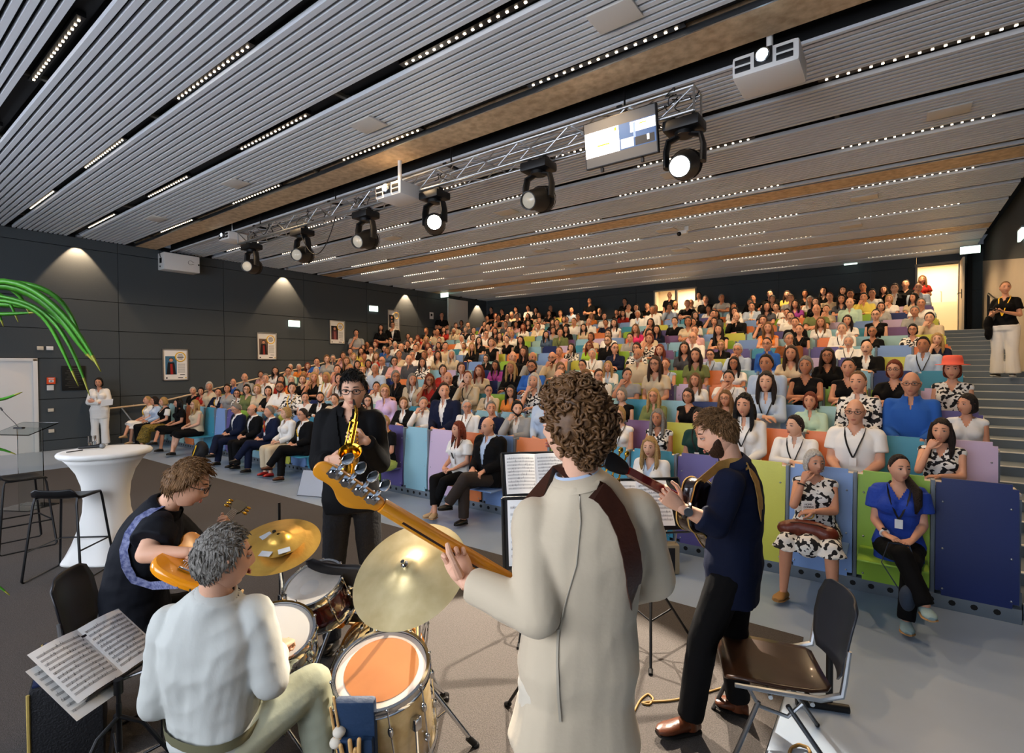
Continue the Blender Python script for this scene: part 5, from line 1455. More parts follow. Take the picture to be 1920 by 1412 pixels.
HS = dict(L=(unit(-RH * .95 + UP * .12 + FH * -.1), unit(FH * .6 - UP * .1), unit(UP), dict(curl=(.5, .6, .7, .75)), 1.0), R=(unit(RH * .75 - UP * .1 - FH * .2), unit(FH * .7 + UP * .0), UP, dict(curl=(.5, .6, .7, .75)), 1.0))
sax_man = figure(bS, 0, JS, dict(sex='m', hair='ks', strands=dict(n=420, seed=9, front=.075, temple=.05, side=.02, back=-.03, length=(.04, .07), lift=.25, base=.012), glasses=True, tops=[('shirt', fabric('k'), 'long', .010, {}), ('jacket', M_blk, 'long', .024, dict(open=(.40, .075), tail=.0, loose=1.06, collar=(.07, .03)))],
    legs=('trousers', M_denim, 1.0, .012, None), shoes=(M_shoeb, M_soleb), hands=HS, skin=2), 'man with glasses in black jacket playing a golden saxophone', None, .010)

# --- seated guitarist on the left
fwA = unit(RH * .9 + FH * .35)
JA, bA = mk_J(dict(pel=(258, 1165, 2.82), wai=(252, 1105, 2.80), che=(272, 1030, 2.78), shl=(298, 965, 2.77), nec=(318, 942, 2.76), hd=(352, 908, 2.75),
    shR=(300, 985, 2.63), shL=(312, 975, 2.96), elR=(272, 1040, 2.50), wrR=(352, 1036, 2.52), elL=(375, 1050, 3.0), wrL=(412, 1005, 3.0)), fwA, unit(RH * .90 + FH * .30 - UP * .42))
sdA = np.cross(fwA, UP)
for S, s in (('L', -1), ('R', 1)):
    JA['hi' + S] = sdA * s * .09 + A(0, 0, JA['pel'][2] - .02); JA['kn' + S] = sdA * s * .16 + fwA * .42 + A(0, 0, .50); JA['an' + S] = sdA * s * .17 + fwA * .40 + A(0, 0, .09); JA['ft' + S] = sdA * s * .20 + fwA * .55 + A(0, 0, .035)
HA = dict(R=(unit(RH * .9 - UP * .25), unit(-UP * .2 + FH * .9), unit(-UP), dict(curl=(.6, .7, .8, .8)), 1.0), L=(unit(UP * .7 + RH * .5), unit(-FH * .3 - RH * .5), unit(FH), dict(curl=(.9, 1, 1.1, 1.1)), 1.0))
gtr_man = figure(bA, 0, JA, dict(sex='m', w=1.12, hair='lq', strands=dict(n=420, seed=4, front=.080, temple=.05, length=(.04, .07), lift=.4, base=.02), brow='b', glasses=True, tops=[('polo_shirt', M_ink, 'short', .018, dict(collar=(.066, .03), loose=1.2, na=.006, tail=.08, open=(.04, .02)))],
    legs=('trousers', fabric('k'), 1.0, .018, None), shoes=(M_shoeb, M_soleb), hands=HA, skin=2), 'seated guitarist with glasses in dark polo shirt leaning over yellow guitar', None, .010)

# --- drummer, seen from behind
fwD = unit(FH * .93 + RH * .36)
JD, bD = mk_J(dict(pel=(405, 1378, 2.02), wai=(400, 1320, 2.0), che=(396, 1235, 1.98), shl=(400, 1146, 1.97), nec=(408, 1106, 1.96), hd=(418, 1049, 1.94),
    shL=(320, 1172, 1.97), shR=(476, 1150, 2.0), elL=(296, 1318, 1.98), wrL=(400, 1240, 2.22), elR=(508, 1275, 1.98), wrR=(520, 1218, 2.20), knR=(585, 1282, 2.20), knL=(385, 1330, 2.50)), fwD, unit(FH * .66 + RH * .74 - UP * .05))
sdD = np.cross(fwD, UP)
for S, s in (('L', -1), ('R', 1)):
    JD['hi' + S] = sdD * s * .09 + A(0, 0, JD['pel'][2] - .01)
JD['anR'] = JD['knR'] * A(1, 1, 0) + fwD * .06 + sdD * .02 + A(0, 0, .10); JD['ftR'] = JD['anR'] + fwD * .15 - A(0, 0, .05)
JD['anL'] = JD['knL'] * A(1, 1, 0) + fwD * .02 - sdD * .05 + A(0, 0, .10); JD['ftL'] = JD['anL'] + fwD * .15 - A(0, 0, .05)
HD = dict(L=(unit(FH * .6 + RH * .5 + UP * .3), unit(-UP * .7 + RH * .5), unit(RH * .5 + UP * .6), dict(curl=(1.0, 1.1, 1.2, 1.2)), .92), R=(unit(FH * .9 + RH * .1 - UP * .05), unit(-UP), unit(-RH), dict(curl=(1.0, 1.1, 1.2, 1.2)), .92))
drum_man = figure(bD, 0, JD, dict(sex='m', w=.98, hair='gs', strands=dict(n=520, seed=5, front=.080, temple=.05, length=(.02, .042), lift=.35, base=.012, r=.0036), brow='b', tops=[('shirt', M_offw, 'long', .018, dict(collar=(.060, .035), loose=1.12, na=.007, tail=.05))],
    legs=('trousers', M_sage, 1.0, .022, .075), shoes=(M_white, M_white), hands=HD, skin=2), 'short grey haired drummer in white linen shirt and sage trousers, seen from behind', None, .009)
mb = MB(); R_ = spine_rings(JD, 'm', .98, .026)
c = (R_[1] + R_[2]) / 2; ax = unit(JD['wai'] - JD['pel'])
mb.rings([(R_[1] * .72 + R_[2] * .28) - ax * .0, (R_[1] * .72 + R_[2] * .28) * 1.0 + (R_[1].mean(0) - R_[1].mean(0)) + ax * .04], 0, False, False)
mb.build('belt', mat('belt_olive', '#6d6a4f', .6), drum_man, 'all')

# --- standing guitarist on the right
fwG = unit(-RH * .80 + FH * .60)
JG, bG = mk_J(dict(pel=(1375, 1062, 2.72), wai=(1377, 1005, 2.72), che=(1380, 945, 2.72), shl=(1380, 888, 2.71), nec=(1370, 862, 2.70), hd=(1346, 815, 2.69),
    shL=(1368, 905, 2.57), shR=(1392, 893, 2.86), elL=(1343, 985, 2.47), wrL=(1277, 952, 2.50), elR=(1398, 985, 2.95), wrR=(1348, 962, 2.92),
    knL=(1318, 1190, 2.66), anL=(1294, 1322, 2.66), ftL=(1232, 1352, 2.60), knR=(1375, 1195, 2.80), anR=(1383, 1318, 2.80), ftR=(1340, 1320, 2.84)), fwG, unit(-RH * .88 + FH * .22 - UP * .34))
sdG = np.cross(fwG, UP)
for S, s in (('L', -1), ('R', 1)): JG['hi' + S] = sdG * s * .09 + A(0, 0, JG['pel'][2] - .02)
for S in 'LR': JG['an' + S][2] = .09; JG['ft' + S][2] = .035
JG['knL'][2] = JG['knR'][2] = .49
HG = dict(L=(unit(-RH * .75 + UP * .55), unit(FH * .8 + RH * .2), unit(UP * .4 + RH * .6 - FH * .6), dict(curl=(.7, .8, .9, 1.0), thumb=.25, spread=.15), 1.0), R=(unit(-RH * .7 - UP * .5), unit(-FH * .3 - RH * .6), UP))
arch_man = figure(bG, 0, JG, dict(sex='m', w=1.02, hair='ls', strands=dict(n=420, seed=6, front=.080, temple=.05, side=.03, back=.0, length=(.03, .055), lift=.45, base=.012), brow='b', beard='b', tops=[('shirt', M_navy, 'rolled', .016, dict(collar=(.066, .035), loose=1.15, tail=.10, na=.006))],
    legs=('trousers', fabric('k'), 1.0, .016, None), shoes=(M_shoebr, M_soleb, .03), hands=HG, skin=2), 'bearded guitarist in navy shirt and black trousers, standing in profile on the right', None, .009)
mb = MB(); d_ = unit(JG['elL'] - JG['wrL']); s_, t_ = perp(d_); c_ = JG['wrL'] + d_ * .03
aa = np.linspace(0, 2 * math.pi, 20, endpoint=False)
mb.tube([c_ + .033 * (math.cos(q) * s_ + math.sin(q) * t_) for q in aa], .010, 6, closed=True); q = unit(-FWD - d_ * (-FWD @ d_)); mb.cyl(c_ + q * .03, c_ + q * .044, .021, n=18, m=1); mb.build('wristwatch', [M_blackp, M_steel], arch_man)
# ---------------------------------------------------------------- instruments
M_amber = mat('amber_maple', '#d98f1f', .28, noise=(12, .25, '#c47a16'), coat=.6)
M_blue = mat('blue_lacquer', '#1b4d73', .25, coat=.7)
M_dkwood = mat('dark_wood', '#2a150c', .4)
M_yel = mat('yellow_lacquer', '#f0980e', .25, coat=.8)
M_redw = mat('red_lacquer', '#7d1710', .2, coat=.9)
M_cream = mat('cream_binding', '#e2b765', .4)
M_gold = mat('gold_metal', '#d8a338', .16, metal=1.0)
M_brass = mat('brass_sax', '#d9a233', .14, metal=1.0)
M_string = mat('string', '#c9c9c9', .3, metal=1.0)
def outline_slab(mb, pts, R, T, t, m=0, sm=0):
    """pts 2D in local x, y -> slab of thickness t along local z"""
    P = np.array([[x, y, 0] for x, y in pts]) @ R.T + T
    mb.slab(P, R[:, 2], t, m)
def smooth_loop(pts, it=3):
    p = np.array(pts, float)
    for _ in range(it):
        q = np.empty((2 * len(p), 2)); q[0::2] = p * .75 + np.roll(p, -1, 0) * .25; q[1::2] = p * .25 + np.roll(p, -1, 0) * .75
        p = q
    return p
def body_mesh(mb, loop, R, T, t, m_face=0, m_side=0, m_bind=None, dome=0.0):
    """rounded guitar body from a closed loop; local z is up out of the face"""
    loop = np.asarray(loop); c = loop.mean(0)
    lv = [(.93, 0), (.985, t * .12), (1, t * .3), (1, t * .7), (.985, t * .88), (.95, t)]
    rings = [np.concatenate([c + (loop - c) * s, np.full((len(loop), 1), z)], 1) @ R.T + T for s, z in lv]
    mb.rings(rings, m_side, True, False)
    n = len(loop)
    inner = [rings[-1]] + [np.concatenate([c + (loop - c) * s, np.full((n, 1), t + dome * (1 - s * s))], 1) @ R.T + T for s in (.75, .5, .25)]
    mb.rings(inner, m_face, False, True)
    if m_bind is not None:
        for z in (t * .9, t * .06):
            mb.tube(np.concatenate([c + (loop - c) * 1.0, np.full((n, 1), z)], 1) @ R.T + T, .0035, 5, m_bind, closed=True)

# --- bass guitar: amber neck with four tuners, blue body hidden by the player
rb = empty('bass_guitar', N1 * A(1, 1, 1), 'bass guitar with amber neck and four chrome tuners held by the beige suited bassist', 'bass guitar')
ax = unit(N0 - N1)                                    # towards the headstock
nz = unit(FWD * .93 + UP * .25 - ax * ((FWD * .93 + UP * .25) @ ax))   # fingerboard side, away from the camera
Rb = np.stack([ax, np.cross(nz, ax), nz], 1)
L = np.linalg.norm(N1 - N0)
mb = MB(); mb.at((0, 0, 0), Rb)
ang = np.linspace(0, math.pi, 11)
rings = []
for t in np.linspace(-.12, 1, 12):
    w = .031 - .0095 * t; dpt = .026 - .004 * t
    rings.append([A(L * t, 0, 0) + A(0, w * math.cos(a_), -dpt * math.sin(a_) ** .8) for a_ in ang] + [A(L * t, w * .98, .006), A(L * t, -w * .98, .006)][::-1])
mb.rings(rings, 0)
mb.build('neck', [M_amber], rb, True)
mb = MB().at((0, 0, 0), Rb); mb.rings([[A(L * t, -.004, -.0262 + .004 * t + .0), A(L * t, .004, -.0262 + .004 * t), A(L * t, .004, -.0235 + .004 * t), A(L * t, -.004, -.0235 + .004 * t)] for t in np.linspace(-.1, .86, 10)]); mb.build('skunk_stripe', M_dkwood, rb, False)
mb = MB().at((0, 0, 0), Rb); mb.rings([[A(L * t, (.031 - .0095 * t) * s, z) for s, z in ((-1, .005), (1, .005), (1, .011), (-1, .011))] for t in (-.12, 1)]); mb.build('fingerboard', M_amber, rb, False)
# which way is the straight (tuner key) edge: upward in the picture
sy = 1 if (Rb[:, 1] @ UP) > 0 else -1
hs = smooth_loop([(0, -.021), (.0, .021), (.03, .026), (.10, .030), (.20, .037), (.235, .024), (.240, -.005), (.225, -.028), (.19, -.024), (.155, -.028), (.12, -.058), (.085, -.064), (.05, -.045), (.02, -.024)], 2)
hs[:, 1] *= sy
if sy < 0: hs = hs[::-1]
mb = MB(); body_mesh(mb, hs, Rb, Rb @ A(L, 0, -.012), .016, 0, 0); mb.build('headstock', M_amber, rb, True)
for k in range(4):
    x = L + .045 + k * .046; y = sy * (.012 + .003 * k)
    mb = MB().at(Rb @ A(x, y, -.014), Rb)
    mb.box((0, 0, -.002), (.038, .032, .004), 0, .001); mb.box((0, sy * .012, -.006), (.012, .05, .008), 0, .002)
    mb.cyl((0.004, -sy * .004, -.004), (.004, -sy * .004, -.013), .011, n=14); mb.cyl((-.013, sy * .0, -.0), (-.013, 0, -.006), .0035, n=8)
    mb.cyl((0, sy * .03, -.006), (0, sy * .047, -.006), .0045, n=8)
    mb.ell((0, sy * .064, -.006), (.016, .021, .005), R=rotz(.3 * (k % 2)) @ rotx(.5))
    mb.cyl((0, 0, .014), (0, 0, .034), .007, n=12)
    mb.build('tuner', M_chrome, rb)
bl = smooth_loop([(.04, .035), (.04, -.035), (.10, -.10), (.06, -.15), (-.02, -.16), (-.10, -.13), (-.20, -.15), (-.32, -.16), (-.36, -.06), (-.36, .08), (-.30, .16), (-.18, .155), (-.08, .125), (.04, .155), (.15, .165), (.17, .13), (.10, .085)], 2)
bl[:, 1] *= sy
if sy < 0: bl = bl[::-1]
mb = MB(); body_mesh(mb, bl * A(.9, .72)[None, :], Rb, Rb @ A(-.10, sy * .04, -.035), .042, 0, 0); mb.build('body', M_blue, rb, True)
mb = MB().at((0, 0, 0), Rb)
for k in range(4): mb.cyl((-.30, (k - 1.5) * .019, .016), (L + .05 + k * .046, (k - 1.5) * .010, .014), .0009, n=4)
mb.build('strings', M_string, rb)['kind'] = 'stuff'
# brown leather strap over the left shoulder, across the back
bpy.context.view_layer.update()
horn = N1 + Rb @ A(.10, sy * .14, -.03)
pre = [(horn, -nz), (horn * .4 + atD(1012, 905, 1.60) * .6 + FWD * .12, unit(-RH + UP * .6)), (atD(1052, 884, 1.60) + UP * .02, UP)]
mb = surf_strap([JKT], [(1075, 893), (1102, 905), (1130, 930), (1152, 960), (1170, 1000), (1180, 1040), (1184, 1075), (1183, 1110)], .062, .010, pre, [(atD(1188, 1150, 1.66), RH), (N1 + Rb @ A(-.36, 0, -.03), RH)])
P_, F_, _ = mb.arrays(); mb = MB(); mb.add(P_ - N1, F_); mb.build('strap', M_brownl, rb, True)

# --- saxophone
top = atD(663, 750, 3.235)                     # mouthpiece tip
rs_ = empty('saxophone', top, 'golden alto saxophone held upright by the man in the black jacket', 'saxophone')
def W(px, py, d): return atD(px, py, d) - top
mb = MB(); mb.tube([A(0, 0, 0), W(664, 756, 3.19), W(666, 762, 3.17)], [.006, .009, .009], 10); mb.build('mouthpiece', M_blackp, rs_)
mb = MB()
bodyp = [W(666, 762, 3.17), W(668, 768, 3.13), W(668, 778, 3.12), W(666, 790, 3.12), W(660, 820, 3.12), W(652, 855, 3.12), W(646, 884, 3.12), W(643, 897, 3.11), W(646, 905, 3.08), W(652, 900, 3.05), W(656, 885, 3.03), W(658, 868, 3.02), W(658, 856, 3.0)]
mb.tube(bodyp, [.009, .010, .011, .012, .018, .024, .029, .031, .033, .034, .036, .042, .054], 16, caps=True)
mb.build('sax_body', M_brass, rs_)
mb = MB(); c = bodyp[-1]; axb = unit(W(657, 848, 2.93) - bodyp[-1] + UP * .12 - FWD * .05)
mb.lathe([(.050, -.01), (.054, .0), (.058, .02), (.066, .04), (.0665, .044), (.060, .040), (.045, .01), (.035, -.03), (.0, -.04)], 28, 0, c, axb, caps=False); mb.build('bell', M_brass, rs_)
mb = MB()
for k in range(11):                                   # keys and rods along the tube
    t = k / 10; i = 3 + t * 3.2; a = int(i); p = bodyp[a] * (1 - i + a) + bodyp[a + 1] * (i - a)
    r = np.interp(i, range(13), [.009, .010, .011, .012, .018, .024, .029, .031, .033, .034, .036, .042, .054])
    q = unit(-FWD + RGT * (.5 if k % 2 else -.3))
    mb.lathe([(.0, .004), (.011 + r * .2, .003), (.012 + r * .2, 0), (0, -.002)], 12, 0, p + q * (r + .006), q)
for off in (-.9, .2, .9):
    q = unit(-FWD + RGT * off)
    mb.tube([bodyp[i] + q * (.028 + .002 * i) for i in (3, 4, 5, 6)], .0028, 6)
for k in range(5): mb.ell(bodyp[4] + RGT * .035 + UP * (.02 * k - .05) - FWD * .01, (.010, .006, .008), nu=8, nv=6)
for k in range(4): mb.tube([bodyp[5] + RGT * (-.03) + UP * (.03 * k - .05), bodyp[5] + RGT * (-.05) + UP * (.03 * k - .045) - FWD * .01], .004, 6)
mb.build('keys', M_brass, rs_)

# --- yellow electric guitar of the seated player
gc = atD(366, 1054, 2.62); gh = atD(434, 968, 3.20)
ra = empty('electric_guitar', gc, 'yellow orange electric guitar on the lap of the seated guitarist', 'guitar')
gx = unit(gh - gc); gn = unit(RH * .50 - FH * .45 + UP * .62); Rg = frame(x=gx, y=np.cross(gn, gx))
lp = smooth_loop([(.17, .05), (.19, .11), (.12, .135), (.03, .105), (-.06, .125), (-.16, .165), (-.24, .12), (-.26, 0), (-.24, -.12), (-.16, -.165), (-.06, -.125), (.03, -.105), (.10, -.13), (.17, -.13), (.20, -.10), (.16, -.06), (.14, -.04)], 2)
mb = MB(); body_mesh(mb, lp, Rg, A(0, 0, 0), .048, 0, 0, None, .008); mb.build('body', M_yel, ra, True)
T0 = Rg @ A(0, 0, .05)
mb = MB().at(T0, Rg); mb.rings([[A(x, w, z) for w, z in ((-q, 0), (q, 0), (q * .8, -.022), (-q * .8, -.022))][::-1] for x, q in ((.12, .028), (.56, .021))]); mb.build('neck', M_yel, ra)
mb = MB().at(T0, Rg); mb.rings([[A(x, w, z) for w, z in ((-q, 0), (q, 0), (q, .007), (-q, .007))] for x, q in ((.08, .028), (.56, .021))]); mb.build('fingerboard', M_dkwood, ra, False)
mb = MB(); body_mesh(mb, smooth_loop([(.56, -.022), (.56, .022), (.64, .04), (.74, .045), (.76, 0), (.74, -.045), (.64, -.04)], 2), Rg, Rg @ A(0, 0, .032), .014); mb.build('headstock', M_blackp, ra)
for k in range(6):
    s = 1 if k % 2 else -1; mb = MB().at(Rg @ A(.62 + .045 * (k // 2), s * .058, .04), Rg); mb.ell((0, 0, 0), (.010, .016, .008), nu=10, nv=7); mb.cyl((0, -s * .025, 0), (0, 0, 0), .003, n=6); mb.build('tuner', M_gold, ra)
for x in (.06, -.06):
    mb = MB().at(T0, Rg); mb.box((x, 0, .008), (.034, .075, .014), 0, .003); mb.build('pickup', M_blackp, ra)
mb = MB().at(T0, Rg); mb.slab([A(-.10, -.05, .004), A(.10, -.045, .004), A(.07, -.10, .004), A(-.05, -.105, .004)], A(0, 0, 1), .003); mb.build('pickguard', M_blackp, ra, False)
mb = MB().at(T0, Rg); mb.box((-.13, 0, .009), (.015, .08, .016), 0, .003); mb.box((-.19, 0, .009), (.014, .075, .014), 0, .003); mb.build('bridge', M_chrome, ra)
for x, y in ((-.11, -.105), (-.17, -.10), (-.15, -.065), (-.20, -.07)):
    mb = MB().at(T0, Rg); mb.lathe([(.013, -.002), (.012, .010), (.009, .016), (0, .016)], 14, 0, (x, y, 0)); mb.build('knob', M_blackp, ra)
mb = MB().at(T0, Rg)
for k in range(6): mb.cyl((-.19, (k - 2.5) * .0104, .018), (.57, (k - 2.5) * .007, .012), .0006, n=4)
mb.build('strings', M_string, ra)['kind'] = 'stuff'
polo = [c for c in gtr_man.children if c.name.startswith('polo')][0]
mb = surf_strap([polo], [(300, 950), (262, 975), (244, 1000), (235, 1030), (238, 1060), (252, 1085)], .042, .008, [(atD(325, 965, 2.8), UP)], [(atD(285, 1098, 2.62), -FWD), (gc + Rg @ A(-.25, 0, .02), -FWD)])
P_, F_, _ = mb.arrays(); mb = MB(); mb.add(P_ - gc, F_); mb.build('strap', mat('woven_strap', '#3c4470', .8, noise=(60, .8, '#8a8fae')), ra, True)
mb = MB(); mb.tube([Rg @ A(-.25, -.06, .02), Rg @ A(-.28, -.08, .0) - UP * .1, atD(300, 1160, 2.6) - gc, A(*(atD(300, 1180, 2.6) * A(1, 1, 0))) - gc * A(1, 1, 1) + A(0, 0, .01)], .004, 6); mb.build('cable', M_blackp, ra)

# --- red archtop of the standing guitarist
g0 = atD(1314, 955, 2.76)                     # body centre
nut = atD(1184, 884, 2.36)
rg_ = empty('archtop_guitar', g0, 'dark red archtop guitar with cream binding held by the bearded guitarist', 'guitar')
gx = unit(nut - g0); gn = unit(-RH * .62 + FH * .78 + UP * .05); Rr = frame(x=gx, y=np.cross(gn, gx))
Ln = np.linalg.norm(nut - g0)
rl = smooth_loop([(.21, .035), (.22, .09), (.17, .135), (.09, .14), (.0, .115), (-.09, .155), (-.19, .185), (-.27, .12), (-.29, 0), (-.27, -.12), (-.19, -.185), (-.09, -.155), (.0, -.115), (.09, -.14), (.17, -.12), (.21, -.05)], 2)
mb = MB(); body_mesh(mb, rl, Rr, Rr @ A(0, 0, -.06), .08, 0, 1, 2, .02); mb.build('body', [mat('burst_top', '#5a1409', .2, coat=.9), mat('dark_sides', '#1c0a07', .2, coat=.9), M_cream], rg_, True)
mb = MB().at(Rr @ A(0, 0, .03), Rr); mb.rings([[A(x, w, z) for w, z in ((-q, 0), (q, 0), (q * .75, -.022), (-q * .75, -.022))][::-1] for x, q in ((.18, .028), (Ln, .022))]); mb.build('neck', M_redw, rg_)
mb = MB().at(Rr @ A(0, 0, .03), Rr); mb.rings([[A(x, w, z) for w, z in ((-q, 0), (q, 0), (q, .007), (-q, .007))] for x, q in ((.05, .029), (Ln, .022))]); mb.build('fingerboard', M_dkwood, rg_, False)
mb = MB(); body_mesh(mb, smooth_loop([(Ln, -.022), (Ln, .022), (Ln + .05, .036), (Ln + .17, .045), (Ln + .18, 0), (Ln + .17, -.045), (Ln + .05, -.036)], 2), Rr, Rr @ A(0, 0, .015), .016); mb.build('headstock', M_blackp, rg_)
for k in range(6):
    s = 1 if k % 2 else -1; mb = MB().at(Rr @ A(Ln + .045 + .05 * (k // 2), s * .06, .02), Rr); mb.ell((0, s * .006, 0), (.013, .016, .010), nu=10, nv=7); mb.cyl((0, -s * .025, 0), (0, 0, 0), .004, n=6); mb.cyl((0, -s * .03, .0), (0, -s * .03, .022), .0045, n=8); mb.build('tuner', M_gold, rg_)
for x in (.13, -.07):
    mb = MB().at(Rr @ A(0, 0, .04), Rr); mb.box((x, 0, .0), (.035, .075, .02), 0, .003); mb.build('pickup', M_chrome, rg_)
mb = MB().at(Rr @ A(0, 0, .045), Rr); mb.box((-.13, 0, .0), (.02, .12, .02), 0, .004); mb.tube([(-.17, -.04, 0), (-.28, 0, -.03), (-.17, .04, 0)], .004, 6); mb.build('bridge', M_gold, rg_)
mb = MB().at(Rr @ A(0, 0, .055), Rr)
for k in range(6): mb.cyl((-.16, (k - 2.5) * .0105, 0), (Ln, (k - 2.5) * .007, -.015), .0007, n=4)
mb.build('strings', M_string, rg_)['kind'] = 'stuff'
shG = [c for c in arch_man.children if c.name.startswith('shirt')][0]
mb = surf_strap([shG], [(1372, 868), (1390, 868), (1404, 880), (1416, 905), (1422, 935), (1424, 965)], .05, .006, [(g0 + Rr @ A(.19, .0, .02), gn), (atD(1352, 872, 2.62), UP)], [(atD(1428, 985, 2.80), RH), (atD(1426, 1010, 2.86), RH), (g0 + Rr @ A(-.28, 0, -.02), RH)])
P_, F_, _ = mb.arrays(); mb = MB(); mb.add(P_ - g0, F_); mb.build('strap', M_tanl, rg_, True)
# ---------------------------------------------------------------- drum kit
M_head = mat('drum_head', '#d8d2c8', .55, noise=(7, .5, '#a39c92'))
M_head2 = mat('clear_brown_head', '#b0703f', .35, noise=(5, .4, '#96592d'))
M_headw = mat('white_head', '#c9c7c2', .45)
M_wine = mat('wine_shell', '#4b0f12', .15, coat=.9)
M_gold_s = mat('marble_pearl_shell', '#d6bd8b', .25, noise=(16, .8, '#bda067'), coat=.6)
M_cym = mat('cymbal_bronze', '#d3a850', .36, metal=.75, noise=(8, .5, '#a87d33'), bump=(60, .05, (1, 1, 1)))
M_cym2 = mat('cymbal_pale', '#d6c495', .42, metal=.7, noise=(7, .6, '#a9925c'))
M_hoop = mat('maple_hoop', '#b9772c', .35)
M_dgrey = mat('grey_tape', '#9aa0a6', .6)
def drum(name, label, c, axis, r, h, shell_m, head_m, bottom_m=None, lugs=8, hoop_m=None, head_patch=None, cat='drum'):
    """c: centre of the top head; axis: out of the top head"""
    a = unit(axis); root = empty(name, c, label, cat)
    s, t = perp(a); t = np.cross(a, s)
    mb = MB(); mb.lathe([(r * .97, -h + .004), (r * .985, -h + .01), (r * .985, -.01), (r * .97, -.004)], 48, 0, axis=a, caps=False); mb.build('shell', shell_m, root, True)
    mb = MB(); mb.lathe([(r * .985, -.006), (r * .97, .002), (0, .0025)], 48, 0, axis=a, caps=False)
    if head_patch: mb.lathe([(r * head_patch[0], .0035), (0, .0036)], 40, 1, c=s * head_patch[2] + t * head_patch[3], axis=a, caps=False)
    mb.build('head', [head_m, head_patch[1] if head_patch else head_m], root, True)
    mb = MB(); mb.lathe([(r * .985, -h + .006), (0, -h + .001)], 40, 0, axis=a, caps=False); mb.build('resonant_head', bottom_m or M_headw, root, True)
    hm = hoop_m or M_chrome; R_ = r * (1.0 if hoop_m is None else 1.01)
    for z0, z1 in ((-.028, .012), (-h - .012, -h + .028)):
        mb = MB(); mb.lathe([(R_, z0), (R_ + .010, z0), (R_ + .006, z0 + .006), (R_ + .004, z1 - .006), (R_ + .008, z1), (R_ - .004, z1), (R_ - .004, z0)], 48, 0, axis=a, caps=False)
        mb.build('hoop', hm, root, True)
    for k in range(lugs):
        ang = 2 * math.pi * (k + .5) / lugs; d = math.cos(ang) * s + math.sin(ang) * t; tg = np.cross(a, d)
        mb = MB()
        L = min(.05, h * .3)
        for z in ((-h * .28,), (-h * .72,)) if h > .2 else ((-h * .5,),):
            mb.ell(d * (r + .006) + a * z[0], A(L * .55, .012, .016), np.stack([a, tg, d], 1), nu=12, nv=8)
        mb.cyl(d * (r + .010) + a * .008, d * (r + .010) - a * (h + .008), .0034, n=6)
        mb.ell(d * (r + .010) + a * .010, (.007, .007, .007), nu=8, nv=6)
        mb.build('lug', M_chrome, root)
    return root, a, s, t
toC = lambda P: unit(EYE - P)
# wine red tom
tc = atD(588, 1094, 2.80); ta = unit(UP * .86 - FH * .38 - RH * .18)
tom, *_ = drum('tom_drum', 'small wine red tom with worn white head, beside the pale bass drum', tc, ta, .158, .19, M_wine, M_head, head_patch=(.32, M_headw, .0, .03))
mb = MB(); b_ = -ta * .20
mb.tube([b_ + ta * .10 + RH * .17, b_ + ta * .08 + RH * .22, atD(648, 1170, 2.82) - tc], .012, 8); mb.tube([RH * .18 - ta * .02, RH * .24 - ta * .06, RH * .25 - ta * .12], .009, 8)
for k in range(5): mb.ell(RH * (.19 + .012 * k) - ta * (.03 + .025 * k), (.013, .013, .013), nu=8, nv=6)
mb.build('mount', M_chrome, tom)
mb = MB(); mb.box(atD(637, 1165, 2.86) - tc, (.05, .05, .06), 0, .01, rotz(.5)); mb.build('memory_clamp', mat('orange_clamp', '#f08c12', .5), tom)
# snare in front of the player
sc_ = atD(512, 1188, 2.38); sa = unit(UP * .90 - FH * .35 + RH * .08)
sn, *_ = drum('snare_drum', 'chrome snare drum with white head half hidden by the drummer', sc_, sa, .178, .14, M_chrome, M_headw, lugs=8)
mb = MB(); base = sc_ * A(1, 1, 0) - sc_
mb.cyl(-sa * .17, base + UP * .30, .014); 
for k in range(3):
    an = 2.1 * k + .4; d = A(math.cos(an), math.sin(an), 0)
    mb.cyl(base + UP * .32, base + d * .27 + UP * .012, .009); mb.ell(base + d * .27 + UP * .012, (.016, .016, .012), nu=8, nv=6)
    mb.tube([-sa * .17, -sa * .175 + d * .15, -sa * .175 + d * .185 + sa * .02, -sa * .14 + d * .19], .008, 6)
mb.build('snare_stand', M_chrome, sn)
# bass drum
f0, f1 = atD(690, 1335, 2.50), atD(718, 1235, 2.94); ba = unit((f0 - f1) * A(1, 1, .0)); bc = (f0 * A(1, 1, 0)) + UP * .265
bd, a_, s_, t_ = drum('bass_drum', 'pale marble bass drum lying on its side in the middle of the kit', bc, ba, .228, .44, M_gold_s, M_headw, lugs=8, hoop_m=M_hoop)
topv = UP * .235
mb = MB(); mb.lathe([(.05, .0), (.052, .006), (.03, .014), (.024, .05), (.03, .055), (.03, .075), (.012, .08)], 20, c=topv - ba * .20)
mb.tube([topv - ba * .20 + UP * .06, topv - ba * .20 + UP * .11 - RH * .03, topv - ba * .2 + UP * .13 - RH * .10], .014, 8); mb.tube([topv - ba * .20 + UP * .07, topv - ba * .2 + UP * .12 + RH * .05], .012, 8)
for k in range(4): mb.ell(topv - ba * .20 + UP * (.04 + .025 * k) + RH * .028, (.011, .011, .011), nu=8, nv=6)
mb.build('tom_holder', M_chrome, bd)
for s in (-1, 1):
    mb = MB(); q = RH * s * .20 + UP * .10 - ba * .34; mb.cyl(q, RH * s * .36 - UP * .255 - ba * .42, .008); mb.ell(RH * s * .36 - UP * .25 - ba * .42, (.018, .018, .018), m=1, nu=8, nv=6); mb.build('spur', [M_chrome, M_blackp], bd)
